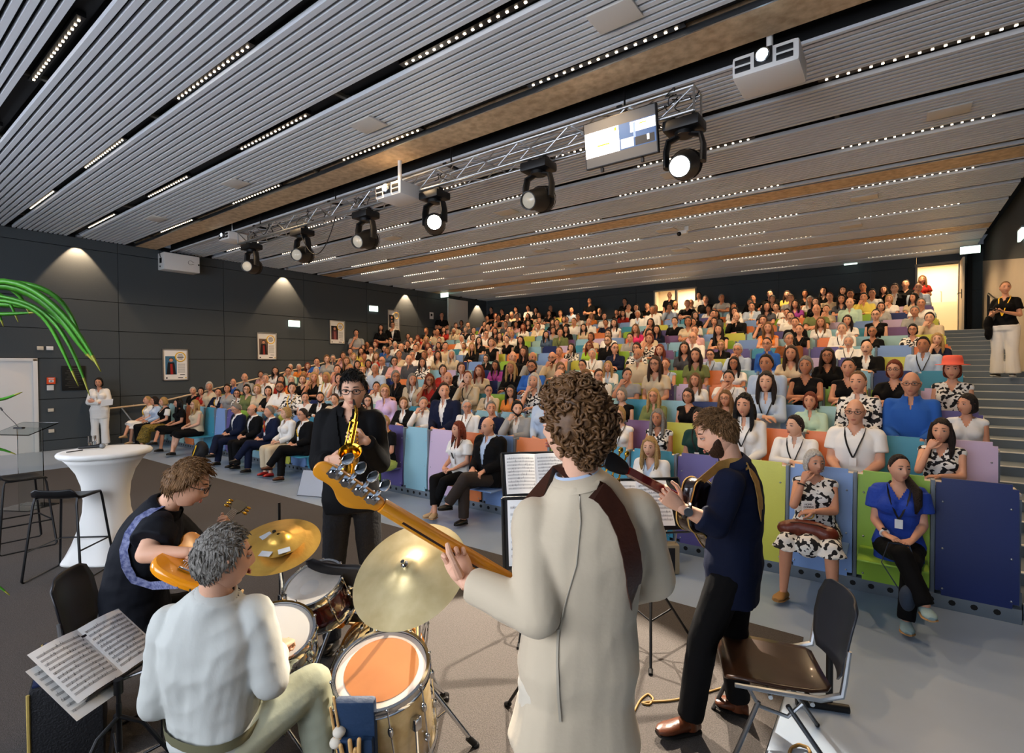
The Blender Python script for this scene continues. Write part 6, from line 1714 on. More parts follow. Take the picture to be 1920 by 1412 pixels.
mb = MB(); mb.box(-UP * .245 + ba * .20, (.10, .30, .02), 0, .004, frame(y=ba, z=UP)); mb.box(-UP * .215 + ba * .14, (.09, .25, .012), 0, .003, frame(y=ba, z=UP) @ rotx(.2)); mb.cyl(-UP * .24 + ba * .06 - RH * .06, -UP * .02 + ba * .06 - RH * .06, .008); mb.cyl(-UP * .24 + ba * .06 + RH * .06, -UP * .02 + ba * .06 + RH * .06, .008); mb.cyl(-UP * .05 + ba * .06 - RH * .06, -UP * .05 + ba * .06 + RH * .06, .008); mb.cyl(-UP * .05 + ba * .06, UP * .09 + ba * .025, .005); mb.ell(UP * .09 + ba * .022, (.03, .02, .03), nu=10, nv=7)
mb.build('pedal', M_steel, bd)
# floor tom with stick bag
fc = atD(716, 1254, 2.12); fa = unit(UP * .93 - FH * .33 - RH * .02)
ft, a_, s_, t_ = drum('floor_tom', 'pale marble floor tom with brown see-through head, nearest drum', fc, fa, .188, .40, M_gold_s, mat('clear_head', '#cbbdb0', .3), head_patch=(.80, M_head2, .0, .0), lugs=8)
for k, (u, v) in enumerate(((.15, -.14), (-.17, -.08), (.1, .18))):
    mb = MB(); q = RH * u + FH * v; q = unit(q) * .205
    zt = -fa * .18 + q; g_ = q * 1.12; mb.tube([zt, zt - UP * .12 + q * .05, A(g_[0], g_[1], -fc[2] + .012)], .0065, 8); mb.box(zt, (.035, .035, .05), 0, .006); mb.ell(A(g_[0], g_[1], -fc[2] + .016), (.016, .016, .016), m=1, nu=8, nv=6); mb.build('leg', [M_chrome, M_blackp], ft)
bagc = atD(670, 1400, 1.97)
bg = empty('stick_bag', bagc, 'dark blue stick bag hanging on the floor tom', 'bag')
Rb2 = frame(x=unit(RH), z=unit(UP + FH * -.1))
mb = MB().at((0, 0, 0), Rb2); mb.box((0, 0, 0), (.155, .045, .40), 0, .018); mb.box((0, -.028, -.06), (.14, .03, .25), 0, .012); mb.build('pouch', mat('navy_nylon', '#14304f', .7, bump=(30, .3)), bg)
for k, (x, z, le) in enumerate(((-.035, .02, .36), (-.005, .035, .36), (.022, .04, .36), (.005, .0, .30))):
    st = empty('drumstick', bagc, 'wooden drumstick standing in the blue stick bag', 'drumstick', 'drumsticks in the stick bag')
    mb = MB().at((0, 0, 0), Rb2 @ roty(.10 * (k - 1.5))); mb.cone((x, -.055, z - le + .06), (x, -.055, z + .04), .008, .008, 10); mb.build('shaft', mat('stick_wood', '#cfa468', .5), st)
for k, (px, py) in enumerate(((636, 1372), (630, 1392))):
    p = atD(px, py, 1.93); m_ = empty('mallet', p, ['felt headed mallet hanging left of the blue stick bag, upper one', 'felt headed mallet hanging left of the blue stick bag, lower one'][k], 'mallet', 'felt mallets by the stick bag')
    mb = MB(); mb.ell((0, 0, 0), (.024, .024, .02)); mb.build('felt_head', mat('felt', '#d9d0bf', .95), m_)
    mb = MB(); mb.cone(-UP * .0 - RH * .0, UP * .13 - RH * .02, .005, .005, 8); mb.cone((0, 0, 0), -UP * .2 + RH * .03, .006, .006, 8); mb.build('shaft', mat('stick_wood', '#cfa468', .5), m_)
# cymbals
def cymbal(mb, r, bell=.07, m=0, drop=.035):
    mb.lathe([(.008, .022), (bell * .5, .020), (bell * .85, .010), (bell, .002), (r * .5, -drop * .35), (r * .97, -drop), (r, -drop - .001), (r * .97, -drop - .003), (r * .5, -drop * .35 - .003), (bell, -.002), (bell * .5, .016), (.008, .018)], 64, m, caps=False)
def cym_stand(name, label, top, axis, r, m, foot_c, leg_to, extra=None, cat='cymbal'):
    root = empty(name, top, label, cat)
    R = frame(z=unit(axis), x=RH) if 0 else None
    a = unit(axis); s, t = perp(a, hint=FH); R = np.stack([s, np.cross(a, s), a], 1)
    mb = MB().at((0, 0, 0), R); cymbal(mb, r); mb.build('cymbal_plate', m, root, True)
    mb = MB().at((0, 0, 0), R); mb.cyl((0, 0, .015), (0, 0, .055), .009, n=12); mb.lathe([(.016, .022), (.018, .034), (.012, .04)], 12); mb.build('wing_nut', M_blackm if extra else M_chrome, root)
    g = foot_c - top
    mb = MB(); mb.cyl(-a * .02, -a * .10, .008); mb.tube([-a * .10, g * A(1, 1, 0) + A(0, 0, -.22), g * A(1, 1, 0) + A(0, 0, -.30)], .010, 8); mb.cyl(g * A(1, 1, 0) + A(0, 0, -.28), g + A(0, 0, .24), .0135)
    mb.box(g * A(1, 1, 0) + A(0, 0, -.30), (.035, .035, .04), 0, .006); mb.build('pole', M_chrome, root)
    for q in leg_to:
        q = np.asarray(q) - top; mb = MB(); hub = g + A(0, 0, .42); mb.cyl(hub, q + A(0, 0, .012), .0115); mb.cyl(g + A(0, 0, .12), (hub + q) / 2, .006); mb.ell(q + A(0, 0, .014), (.02, .02, .016), m=1, nu=10, nv=6); mb.cyl(q + A(0, 0, .015), q * .86 + hub * .14, .016, m=1); mb.build('leg', [M_chrome, M_blackp], root)
    return root, R
ct = atD(517, 1012, 2.62); gt = ct * A(1, 1, 0) + (RH * .03)
crash, R = cym_stand('crash_cymbal', 'golden crash cymbal with a small taped splash cymbal on top', ct, unit(UP * .93 - FH * .36 + RH * .02), .213, M_cym, gt, [gt + RH * .25 + FH * .1, gt - RH * .25 + FH * .12, gt - FH * .28], True)
mb = MB().at(R @ A(-.03, .02, .032), R); cymbal(mb, .125, .05, 0, .018); mb.build('splash_cymbal', M_cym, crash, True)
for x, y, q in ((-.06, .085, .5), (.02, .11, -.1), (.075, -.02, .9)):
    mb = MB().at(R @ A(-.03, .02, .032), R); mb.box((x, y, -.008), (.055, .035, .002), 0, 0, rotz(q)); mb.build('tape', M_dgrey, crash, False)
rt = atD(763, 1066, 2.30); gr = atD(784, 1200, 2.5) * A(1, 1, 0)
ride, R = cym_stand('ride_cymbal', 'large pale ride cymbal tilted towards the drummer, over the bass drum', rt, unit(UP * .80 - FH * .55 - RH * .24), .268, M_cym2, gr, [onZ(892, 1402), onZ(836, 1308), onZ(800, 1172)])
mb = MB(); pw = atD(592, 1055, 2.72)
# hi-hat rod behind the crash
p0 = onZ(527, 1210) ; hh = empty('microphone_stand', p0, 'thin black stand pole beside the crash cymbal pole', 'stand')
mb = MB(); mb.cyl((0, 0, .25), (0, 0, .98), .009); mb.cyl((0, 0, .55), (0, 0, .60), .016); mb.build('pole', M_blackm, hh)
for k in range(3):
    d = A(math.cos(2.1 * k), math.sin(2.1 * k), 0); mb = MB(); mb.cyl((0, 0, .30), d * .26 + UP * .012, .008); mb.build('leg', M_blackm, hh)
# sticks in the drummer's hands
for S, tip, lab in (('L', atD(461, 1062, 2.30), 'light wooden drumstick pointing up in the drummer\'s left hand'), ('R', atD(545, 1178, 2.48), 'light wooden drumstick over the snare in the drummer\'s right hand')):
    w0 = JD['wr' + S] + bD + HD[S][0] * .07 + HD[S][1] * .03; d = unit(tip - w0)
    st = empty('drumstick', w0, lab, 'drumstick'); mb = MB(); mb.cone(-d * .10, d * .22, .0078, .0070, 10); mb.cone(d * .22, d * .27, .0070, .0045, 10); mb.ell(d * .275, (.006, .006, .006), nu=8, nv=6); mb.build('shaft', mat('stick_wood', '#cfa468', .5), st)
# drum stool
sg = (JD['pel'] + bD) * A(1, 1, 0); ds = empty('drum_stool', sg, 'round black padded stool under the drummer', 'stool')
hs_ = JD['pel'][2] - .095
mb = MB(); mb.lathe([(.10, -.085), (.165, -.07), (.175, -.03), (.165, -.005), (.0, .0)], 28, c=(0, 0, hs_)); mb.build('seat', M_blackp, ds)
mb = MB(); mb.cyl((0, 0, .15), (0, 0, hs_ - .06), .016); mb.build('pole', M_chrome, ds)
for k in range(3):
    d = rotz(2.094 * k + .5) @ A(1, 0, 0); mb = MB(); mb.cyl((0, 0, .28), d * .27 + UP * .012, .010); mb.cyl((0, 0, .15), d * .16 + UP * .12, .006); mb.build('leg', M_chrome, ds)

# ---------------------------------------------------------------- chairs
M_shellb = mat('chair_black', '#17161a', .4); M_seatw = mat('chair_brown', '#3b2416', .3, noise=(8, .4), coat=.3); M_backg = mat('chair_charcoal', '#2d3038', .45); M_alu = mat('aluminium', '#c3c6c8', .35, metal=1.0)
def chair(P, facing, label, seat_m, back_m, sz=.45):
    """P: ground point under the seat centre; facing: horizontal direction a sitter would look"""
    f = unit(facing); r = empty('stacking_chair', P * A(1, 1, 0), label, 'chair')
    R = np.stack([np.cross(f, UP), f, UP], 1)
    def M(): return MB().at((0, 0, 0), R)
    n = 15; u = np.linspace(-1, 1, n)
    def sheet(rows, t, m):                               # rows: list of (y, z, halfwidth, dip)
        V, F = [], []
        for k, (y, z, hw, dp, nx) in enumerate(rows):
            for q in u: V.append(A(q * hw, y + dp * nx[0] * (1 - q * q), z + dp * nx[1] * (1 - q * q)))
        V = np.array(V); N = len(rows)
        top = V; bot = V + np.repeat(np.array([r_[4] for r_ in rows]), n, 0)[:, [0, 0, 1]] * A(0, 1, 1) * t
        F = []
        for k in range(N - 1):
            for j in range(n - 1):
                a, b = k * n + j, (k + 1) * n + j
                F.append((a, a + 1, b + 1, b)); F.append((N * n + a, N * n + b, N * n + b + 1, N * n + a + 1))
        ring = [j for j in range(n)] + [k * n + n - 1 for k in range(1, N)] + [(N - 1) * n + j for j in range(n - 2, -1, -1)] + [k * n for k in range(N - 2, 0, -1)]
        for i in range(len(ring)): F.append((ring[i], N * n + ring[i], N * n + ring[(i + 1) % len(ring)], ring[(i + 1) % len(ring)]))
        mb = M(); mb.add(np.concatenate([top, bot]), F); return mb
    rows = [(.235, sz - .035, .13, .0, (0, -1)), (.225, sz - .012, .175, .002, (0, -1)), (.19, sz + .004, .20, .006, (0, -1)), (.10, sz + .006, .215, .014, (0, -1)), (0, sz, .215, .018, (0, -1)), (-.12, sz - .006, .205, .018, (0, -1)), (-.19, sz - .004, .185, .014, (0, -1)), (-.215, sz - .002, .15, .006, (0, -1))]
    sheet(rows, .012, 0).build('seat', seat_m, r, 'all')
    rows = [(-.235, sz + .03, .15, .03, (-1, 0)), (-.235, sz + .08, .20, .045, (-1, 0)), (-.245, sz + .18, .225, .05, (-1, 0)), (-.265, sz + .28, .225, .05, (-1, 0)), (-.29, sz + .35, .205, .045, (-1, 0)), (-.298, sz + .375, .15, .035, (-1, 0))]
    sheet(rows, .010, 0).build('backrest', back_m, r, 'all')
    for s in (-1, 1):
        mb = M(); x = s * .222
        mb.tube([(x, .20, sz - .02), (x, .05, sz - .025), (x, -.15, sz - .03), (x, -.235, sz - .0), (x, -.245, sz + .06), (x, -.262, sz + .20)], [.010, .012, .014, .015, .013, .010], 8)
        mb.tube([(x, .14, sz - .03), (x, .10, sz - .10), (x, -.02, sz - .13), (x, -.08, sz - .06)], .009, 8)
        mb.build('side_frame', M_alu, r)
        for y0, y1 in ((.10, .24), (-.02, -.27)):
            mb = M(); mb.cyl((x, y0, sz - .08), (x + s * .02, y1, .012), .011, n=10); mb.ell((x + s * .02, y1, .012), (.013, .013, .012), m=1, nu=8, nv=6); mb.build('leg', [mat('leg_grey', '#6b6d70', .35, metal=.9), M_blackp], r)
    mb = M(); mb.cyl((-.222, .05, sz - .055), (.222, .05, sz - .055), .010); mb.cyl((-.222, -.12, sz - .06), (.222, -.12, sz - .06), .010); mb.build('cross_bar', M_alu, r)
    return r, R
cr = onZ(1447, 1238, .45)
chair(cr, unit(-RH * .93 + FH * .25), 'chair with brown seat and charcoal back on aluminium frame, behind the bearded guitarist', M_seatw, M_backg)
chair((JA['pel'] + bA) * A(1, 1, 0), fwA, 'black stacking chair under the yellow guitar player', M_shellb, M_shellb)
chair(atD(690, 1120, 3.15), unit(FH * .55 - RH * .75) if 0 else unit(FH * .9 + RH * .3), 'empty dark stacking chair behind the drum kit', mat('seat_light', '#c7ad83', .5), M_shellb)
# ---------------------------------------------------------------- music stands and sheets
M_paper = mat('paper', '#f1efea', .7); M_ink2 = mat('print_grey', '#6f6d6c', .8); M_yelm = mat('marker_yellow', '#d9c14a', .8)
def sheet_obj(name, label, P0, ex, ey, w, h, rows=9, fold=True, seed=0, marks=0, group=None):
    """double page of sheet music: corner P0, unit axes ex (across) and ey (down)"""
    ex, ey = unit(ex), unit(ey - ex * (np.asarray(ey) @ unit(ex))); n = unit(np.cross(ey, ex))
    R = np.stack([ex, ey, np.cross(ex, ey)], 1); sg = 1 if n @ (EYE - P0) > 0 else -1; nn = n * sg
    r = empty(name, P0, label, 'sheet music', group)
    mb = MB(); pages = ((0, .5), (.5, 1)) if fold else ((0, 1),)
    for i, (a, b) in enumerate(pages):
        k = 9; V = []
        for q in np.linspace(a, b, k):
            bow = .012 * math.sin(math.pi * (q - a) / (b - a)) if fold else .002
            V += [ex * w * q + nn * bow, ex * w * q + ey * h + nn * bow]
        V = np.array(V); F = [(2 * j, 2 * j + 1, 2 * j + 3, 2 * j + 2) for j in range(k - 1)]; m = len(V)
        mb.add(np.concatenate([V, V - nn * .0015]), F + [tuple(m + q for q in f[::-1]) for f in F])
    mb.build('page', M_paper, r, 'all')
    rg = np.random.default_rng(seed); mb = MB()
    for i, (a, b) in enumerate(pages):
        for j in range(rows):
            y = h * (.10 + .84 * j / rows); x0, x1 = a + .06 * (b - a), b - .06 * (b - a)
            for l in range(5):
                ys = y + l * .0024; k = 5; V = []
                for q in np.linspace(x0, x1, k):
                    bow = (.012 * math.sin(math.pi * (q - a) / (b - a)) if fold else .002) + .0012
                    V += [ex * w * q + ey * ys + nn * bow, ex * w * q + ey * (ys + .0009) + nn * bow]
                mb.add(V, [(2 * t, 2 * t + 1, 2 * t + 3, 2 * t + 2) for t in range(k - 1)])
            for q in rg.uniform(x0, x1, 9):
                bow = (.012 * math.sin(math.pi * (q - a) / (b - a)) if fold else .002) + .0014
                c = ex * w * q + ey * (y + rg.uniform(-.002, .010)) + nn * bow
                mb.add([c, c + ex * .004, c + ex * .004 + ey * .003, c + ey * .003], [(0, 1, 2, 3)]); mb.add([c + ex * .0035 - ey * .009, c + ex * .0044 - ey * .009, c + ex * .0044, c + ex * .0035], [(0, 1, 2, 3)])
    mb.build('notation', M_ink2, r, False)
    if marks:
        mb = MB()
        for j in range(marks):
            c = ex * w * (.55 + .06 * (j % 2)) + ey * h * (.25 + .13 * j) + nn * .003; mb.add([c, c + ex * .09, c + ex * .09 + ey * .006, c + ey * .006], [(0, 1, 2, 3)])
        mb.build('highlight', M_yelm, r, False)
    return r
def stand(label, C, ex, ey, w, h, foot, open_back=False):
    ex, ey = unit(ex), unit(ey - ex * (np.asarray(ey) @ unit(ex))); n = np.cross(ex, ey)
    r = empty('music_stand', foot * A(1, 1, 0), label, 'music stand', 'black music stands'); o = foot * A(1, 1, 0)
    R = np.stack([ex, ey, n], 1)
    mb = MB().at(C - o, R)
    if not open_back: mb.box((0, 0, 0), (w, h, .006), 0, .002)
    for s in (-1, 1): mb.box((s * w / 2, 0, -.004), (.012, h, .02), 0, .002)
    mb.box((0, -h / 2, -.004), (w, .012, .02), 0, .002)
    mb.build('desk', M_blackp, r)
    mb = MB().at(C - o, R); mb.box((0, h / 2 + .02, np.sign((n @ UP) or 1) * .012), (w, .008, .03), 0, .002); mb.build('ledge', M_blackp, r)
    if open_back:
        mb = MB().at(C - o, R); mb.box((0, h / 2, 0), (w, .012, .008)); mb.cyl((-w / 2, -h / 2, 0), (0, h / 2, 0), .006); mb.cyl((w / 2, -h / 2, 0), (0, h / 2, 0), .006); mb.box((0, 0, 0), (.03, h, .008)); mb.build('lattice', M_blackp, r)
    mb = MB(); top = C - o - UP * .04
    mb.tube([C - o, A(0, 0, C[2] - .10), A(0, 0, C[2] - .2)], .009, 8); mb.cyl((0, 0, .25), (0, 0, C[2] - .15), .011, n=10); mb.cyl((0, 0, .5), (0, 0, .56), .018)
    mb.build('pole', M_blackm, r)
    for k in range(3):
        d = rotz(2.094 * k + .9) @ A(1, 0, 0)
        mb = MB(); mb.tube([(0, 0, .40), d * .09 + UP * .36, d * .32 + UP * .012], .009, 8); mb.cyl((0, 0, .18), d * .155 + UP * .245, .006); mb.cyl(d * .30 + UP * .03, d * .33 + UP * .012, .014, m=1); mb.build('leg', [M_blackm, M_blackp], r)
    return r
# left stand with the drummer's parts
P00, P10, P01 = atD(51, 1228, 2.12), atD(222, 1141, 2.537), atD(146, 1319, 2.09)
ex, ey = P10 - P00, P01 - P00
w_, h_ = .42, .297
exu = unit(ex); eyu = unit(ey - exu * (ey @ exu)); nL = unit(np.cross(exu, eyu)); nL = nL if nL @ (EYE - P00) > 0 else -nL
stand('black music stand with drum parts, left of the drummer', P00 + exu * .22 + eyu * .165 - nL * .012, exu, eyu, .37, .24, atD(222, 1290, 2.22), True)
sheet_obj('sheet_music', 'open double page of sheet music on the stand left of the drummer', P00, exu, eyu, w_, h_, 10, True, 1)
sheet_obj('sheet_music', 'marked single sheet sticking out below the drummer\'s open music', P00 + eyu * .04 - exu * .03 - nL * .008 + A(0, 0, -.02), exu, eyu, .21, .297, 8, False, 2, 5)
# stand facing the bassist
C1 = atD(992, 885, 3.75); q0 = atD(946, 853, 3.72); exs = unit(RH * .98 + FH * .12 - UP * 0); eys = unit(-UP * .86 - FH * .5)
stand('black music stand with open music between front row and beige suited bassist', q0 + exs * .235 + eys * .15 - unit(np.cross(exs, eys)) * -.015, exs, eys, .50, .33, C1)
sheet_obj('sheet_music', 'open sheet music on black stand to the left of the bassist\'s head', q0 + unit(np.cross(eys, exs)) * .004 - UP * 0, exs, eys, .44, .29, 10, True, 3)
q0 = atD(951, 938, 2.55); eys2 = unit(-UP * .97 - FH * .2)
stand('black music stand half hidden behind the bassist\'s left arm', q0 + exs * .22 + eys2 * .16 + unit(np.cross(exs, eys2)) * .012, exs, eys2, .48, .34, q0 + exs * .22 + FH * .05)
sheet_obj('sheet_music', 'tall sheet of music half hidden by the bassist\'s left arm', q0 + unit(np.cross(eys2, exs)) * .006, exs, eys2, .42, .31, 8, True, 4)
# stand of the archtop player
q0 = atD(1128, 905, 3.42); exg = unit(RH * .95 + FH * .10); eyg = unit(-UP * .80 - FH * .45 + RH * .38)
foot = onZ(1220, 1215)
stand('black music stand on tripod in front of the bearded guitarist', q0 + exg * .23 + eyg * .16 + unit(np.cross(exg, eyg)) * .012, exg, eyg, .50, .34, foot)
sheet_obj('sheet_music', 'sheet music in front of the bearded guitarist, seen past the bassist\'s right elbow', q0 + unit(np.cross(eyg, exg)) * .006 + exg * .02, exg, eyg, .42, .30, 10, True, 5)

# ---------------------------------------------------------------- bar table with stretch cover, its things, stools, lectern
tp = onZ(198.5, 843.3, 1.08); tg = tp * A(1, 1, 0)
tb = empty('bar_table', tg, 'round bar table in a white stretch cover left of the seated guitarist', 'table')
mb = MB(); nA = 64; ang = np.linspace(0, 2 * math.pi, nA, endpoint=False); R_ = []
for r, z in ((.335, .012), (.33, .03), (.305, .08), (.265, .18), (.225, .32), (.195, .48), (.187, .60), (.20, .74), (.24, .87), (.30, .97), (.355, 1.035)):
    k = max(0, 1 - z / .45); rr = r * (1 + .10 * k * np.cos(4 * ang + .6))
    R_.append(np.stack([rr * np.cos(ang), rr * np.sin(ang), np.full(nA, z)], 1))
mb.rings(R_); mb.build('stretch_cover', mat('stretch_fabric', '#efeee9', .75), tb, 'all')
mb = MB(); R_ = []
for r, z, a in ((.352, 1.025, .002), (.372, 1.03, .004), (.382, 1.045, .004), (.385, 1.062, .002), (.375, 1.078, 0), (.34, 1.081, 0), (.05, 1.081, 0)):
    rr = r + a * np.sin(ang * 16 + np.sin(ang * 5)); R_.append(np.stack([rr * np.cos(ang), rr * np.sin(ang), np.full(nA, z)], 1))
mb.rings(R_); mb.build('top_cover', mat('stretch_fabric', '#efeee9', .75), tb, 'all')
M_glass = mat('clear_glass', '#ffffff', .02, trans=1.0, ior=1.45)
g_ = onZ(173, 838, 1.082); r = empty('water_glass', g_, 'half full water glass on the white bar table', 'glass')
mb = MB(); mb.lathe([(.0, .0), (.033, .0), (.034, .004), (.035, .115), (.033, .115), (.031, .008), (0, .008)], 24, caps=False); mb.build('tumbler', M_glass, r)
mb = MB(); mb.lathe([(0, .009), (.0305, .009), (.032, .055), (0, .055)], 24, caps=False); mb.build('water', mat('water', '#eef5f7', .02, trans=1.0, ior=1.33), r)
m0, m1 = onZ(192, 836, 1.107), onZ(160, 839, 1.099); r = empty('microphone', m0, 'black handheld microphone with grey grille lying on the white bar table', 'microphone')
mb = MB(); mb.ell((0, 0, 0), (.027, .027, .026)); mb.build('grille', mat('grille', '#8e9296', .4, metal=.8, bump=(300, .5)), r)
mb = MB(); d = unit((m1 - m0) * A(1, 1, 0)); mb.cone(d * .02, d * .19 - UP * .008, .019, .014, 12); mb.build('handle', M_blackp, r)
p_ = onZ(140, 846, 1.088); mb = MB(); d = unit(onZ(152, 844, 1.086) - onZ(130, 847, 1.086)); mb.cyl(-d * .07, d * .07, .005, n=8); pn = mb.build('pen', M_blackp, None, True, p_); tag(pn, 'black pen lying at the left edge of the white bar table', 'pen')

def bar_stool(a, b, c, dd, label):
    """floor corners: near left, far left, near right, far right"""
    o = (a + b + c + dd) / 4; r = empty('bar_stool', o, label, 'stool', 'black bar stools')
    u = unit((c - a) + (dd - b)); v = unit((b - a) + (dd - c)); W_ = np.linalg.norm(c - a) / 2; D_ = np.linalg.norm(b - a) / 2; H_ = .735
    for s in (-1, 1):
        mb = MB(); k = .72
        f0, f1 = u * s * W_ - v * D_, u * s * W_ + v * D_; t0, t1 = u * s * W_ * k - v * D_ * .72 + UP * H_, u * s * W_ * k + v * D_ * .72 + UP * H_
        mb.tube([t1 * .9 + t0 * .1, t0 * .97 + t1 * .03, t0 * .93 + f0 * .07, f0 * .97 + t0 * .03 + UP * .008, f0 * .95 + f1 * .05 + UP * .009, f1 * .95 + f0 * .05 + UP * .009, f1 * .97 + t1 * .03 + UP * .008, t1 * .93 + f1 * .07, t1 * .97 + t0 * .03, t0 * .9 + t1 * .1], .0105, 8); mb.build('sled_leg', M_blackm, r)
    fr = lambda s, q, z: (u * s * W_ * (1 - .28 * z / H_) + v * q * D_ * (1 - .28 * z / H_) + UP * z)
    mb = MB(); mb.cyl(fr(-1, 1, .28), fr(1, 1, .28), .0075, n=8); mb.cyl(fr(-1, -1, .28), fr(-1, 1, .28), .0075, n=8); mb.cyl(fr(1, -1, .28), fr(1, 1, .28), .0075, n=8); mb.build('foot_rest', M_blackm, r)
    mb = MB(); rows = []
    for y, z, hw in ((-.19, .085, .15), (-.185, .06, .185), (-.165, .025, .195), (-.12, .008, .195), (-.02, .0, .19), (.10, .004, .18), (.165, -.004, .165), (.185, -.018, .15)):
        rows.append((y, z, hw))
    V, F = [], []; n = 9
    for y, z, hw in rows:
        for q in np.linspace(-1, 1, n): V.append(u * q * hw + v * y + UP * (H_ + z + .012 * q * q))
    N = len(rows)
    for k in range(N - 1):
        for j in range(n - 1): a_, b2 = k * n + j, (k + 1) * n + j; F.append((a_, a_ + 1, b2 + 1, b2))
    V = np.array(V); V2 = np.concatenate([V, V - UP * .014]); F2 = F + [tuple(N * n + q for q in f[::-1]) for f in F]
    ring = [j for j in range(n)] + [k * n + n - 1 for k in range(1, N)] + [(N - 1) * n + j for j in range(n - 2, -1, -1)] + [k * n for k in range(N - 2, 0, -1)]
    F2 += [(ring[i], N * n + ring[i], N * n + ring[(i + 1) % len(ring)], ring[(i + 1) % len(ring)]) for i in range(len(ring))]
    mb.add(V2, F2); mb.build('seat', M_blackp, r, 'all')
bar_stool(onZ(40, 1098), onZ(112, 1061), onZ(160, 1090), onZ(209, 1062), 'front black bar stool with sled legs beside the white table')
c_ = onZ(40, 1025); sa_, sb_, = onZ(160, 1090) - onZ(40, 1098), onZ(112, 1061) - onZ(40, 1098)
q_ = rotz(-.75)
bar_stool(c_ + q_ @ (-sa_ / 2 - sb_ / 2), c_ + q_ @ (-sa_ / 2 + sb_ / 2), c_ + q_ @ (sa_ / 2 - sb_ / 2), c_ + q_ @ (sa_ / 2 + sb_ / 2), 'rear black bar stool at the left edge of the picture')
# acrylic lectern with gooseneck microphone
lc = onZ(52, 952); le = empty('lectern', lc, 'clear acrylic lectern with thin gooseneck microphone at the left edge', 'lectern')
Rl = rotz(.5); M_acr = mat('acrylic', '#eef3f2', .03, trans=1.0, ior=1.2)
mb = MB().at((0, 0, 0), Rl); mb.box((0, 0, .01), (.5, .42, .018), 0, .004); mb.build('base', M_acr, le, False)
mb = MB().at((0, 0, 0), Rl); mb.box((0, .05, .55), (.40, .014, 1.06), 0, .003); mb.build('panel', M_acr, le, False)
mb = MB().at((0, 0, 1.08), Rl @ rotx(.3)); mb.box((0, 0, 0), (.58, .42, .012), 0, .003); mb.build('reading_top', M_acr, le, False)
mb = MB(); p0 = atD(38, 803, 0) if 0 else lc * 0; dl = (lc - EYE) @ FWD
mp = atD(36, 803, dl) - lc; mb.box(mp, (.14, .05, .03), 0, .008, rotz(.5)); mb.tube([mp, mp * .5 + (atD(18, 784, dl) - lc) * .5 + UP * .01, atD(12, 778, dl) - lc, atD(2, 767, dl) - lc], .004, 6); mb.cone(atD(4, 769, dl) - lc, atD(1, 765, dl) - lc, .010, .010, 8); mb.build('gooseneck_microphone', M_blackp, le)
# potted palm just outside the left edge, fronds reaching in
pg = (EYE + FWD * 1.35 - RGT * 1.75) * A(1, 1, 0); pl = empty('potted_palm', pg, 'tall potted palm whose green fronds reach in from the left edge', 'plant')
mb = MB(); mb.lathe([(.16, 0), (.20, .36), (.21, .38), (.185, .38), (.17, .33), (0, .33)], 28); mb.build('pot', mat('pot_white', '#d9d7d2', .4), pl)
M_leaf = mat('palm_leaf', '#4a9a26', .35, noise=(9, .5, '#2f7416')); M_tip = mat('leaf_tip', '#a9a83a', .5)
mb = MB()
for k in range(3): mb.tube([A(.03 * (k - 1), .02 * k, .33), A(.05 * (k - 1), .02 * k, 1.2), (atD(-90 - 40 * k, 560 + 20 * k, 1.38) - pg)], [.022, .016, .010], 8)
mb.build('stem', mat('palm_stem', '#6b8a3c', .6), pl, 'all')
def leaf(path, w, dd, droop=0):
    P = np.array([atD(x, y, dd + .02 * i) for i, (x, y) in enumerate(path)]) - pg
    # resample
    t = np.linspace(0, len(P) - 1, 18); i = np.clip(t.astype(int), 0, len(P) - 2); fr_ = (t - i)[:, None]
    P2 = P[i] * (1 - fr_) + P[i + 1] * fr_
    for _ in range(4): P2[1:-1] = P2[1:-1] * .5 + (P2[:-2] + P2[2:]) * .25
    u = np.linspace(0, 1, 18); ww = .8 * w * np.clip(np.sin(math.pi * (u * .88 + .10)) ** .6, .08, 1)
    mb = MB(); R_ = []
    for k in range(18):
        d = unit(P2[min(k + 1, 17)] - P2[max(k - 1, 0)]); s = unit(np.cross(d, FWD + UP * .4)); n_ = np.cross(s, d)
        R_.append([P2[k] - s * ww[k] / 2 + n_ * ww[k] * .12, P2[k], P2[k] + s * ww[k] / 2 + n_ * ww[k] * .12, P2[k] - n_ * .0012])
    mb.rings(R_); m_ = np.array(mb.m); m_[-4 * 2 - 2:] = 1; mb.m = list(m_)
    mb.build('frond', [M_leaf, M_tip], pl, 'all')
for path, w, dd in ((((-90, 540), (0, 522), (60, 540), (120, 590), (160, 645), (189, 697)), .026, 1.36), (((-90, 550), (0, 528), (70, 556), (122, 606), (150, 652), (181, 682)), .030, 1.40), (((-90, 560), (30, 562), (80, 590), (103, 628), (125, 675), (147, 724)), .018, 1.34), (((-60, 545), (60, 566), (110, 612), (142, 670), (168, 742)), .018, 1.38),
                    (((-90, 555), (-20, 545), (15, 560), (34, 604)), .016, 1.36), (((-90, 570), (-30, 560), (-6, 580), (6, 612)), .016, 1.37), (((-40, 550), (10, 535), (38, 556), (56, 590)), .018, 1.42), (((-90, 545), (-10, 528), (60, 532), (110, 556), (140, 600), (158, 660)), .022, 1.43), (((-120, 590), (-40, 570), (60, 572), (130, 612), (162, 668)), .022, 1.45), (((-100, 580), (0, 590), (70, 586)), .014, 1.36),
                    (((-120, 720), (-40, 745), (0, 752), (42, 735)), .012, 1.30), (((-120, 1020), (-60, 1070), (-10, 1095), (18, 1116)), .016, 1.30), (((-120, 830), (-40, 840), (0, 842), (30, 852)), .014, 1.3)): leaf(path, w, dd)

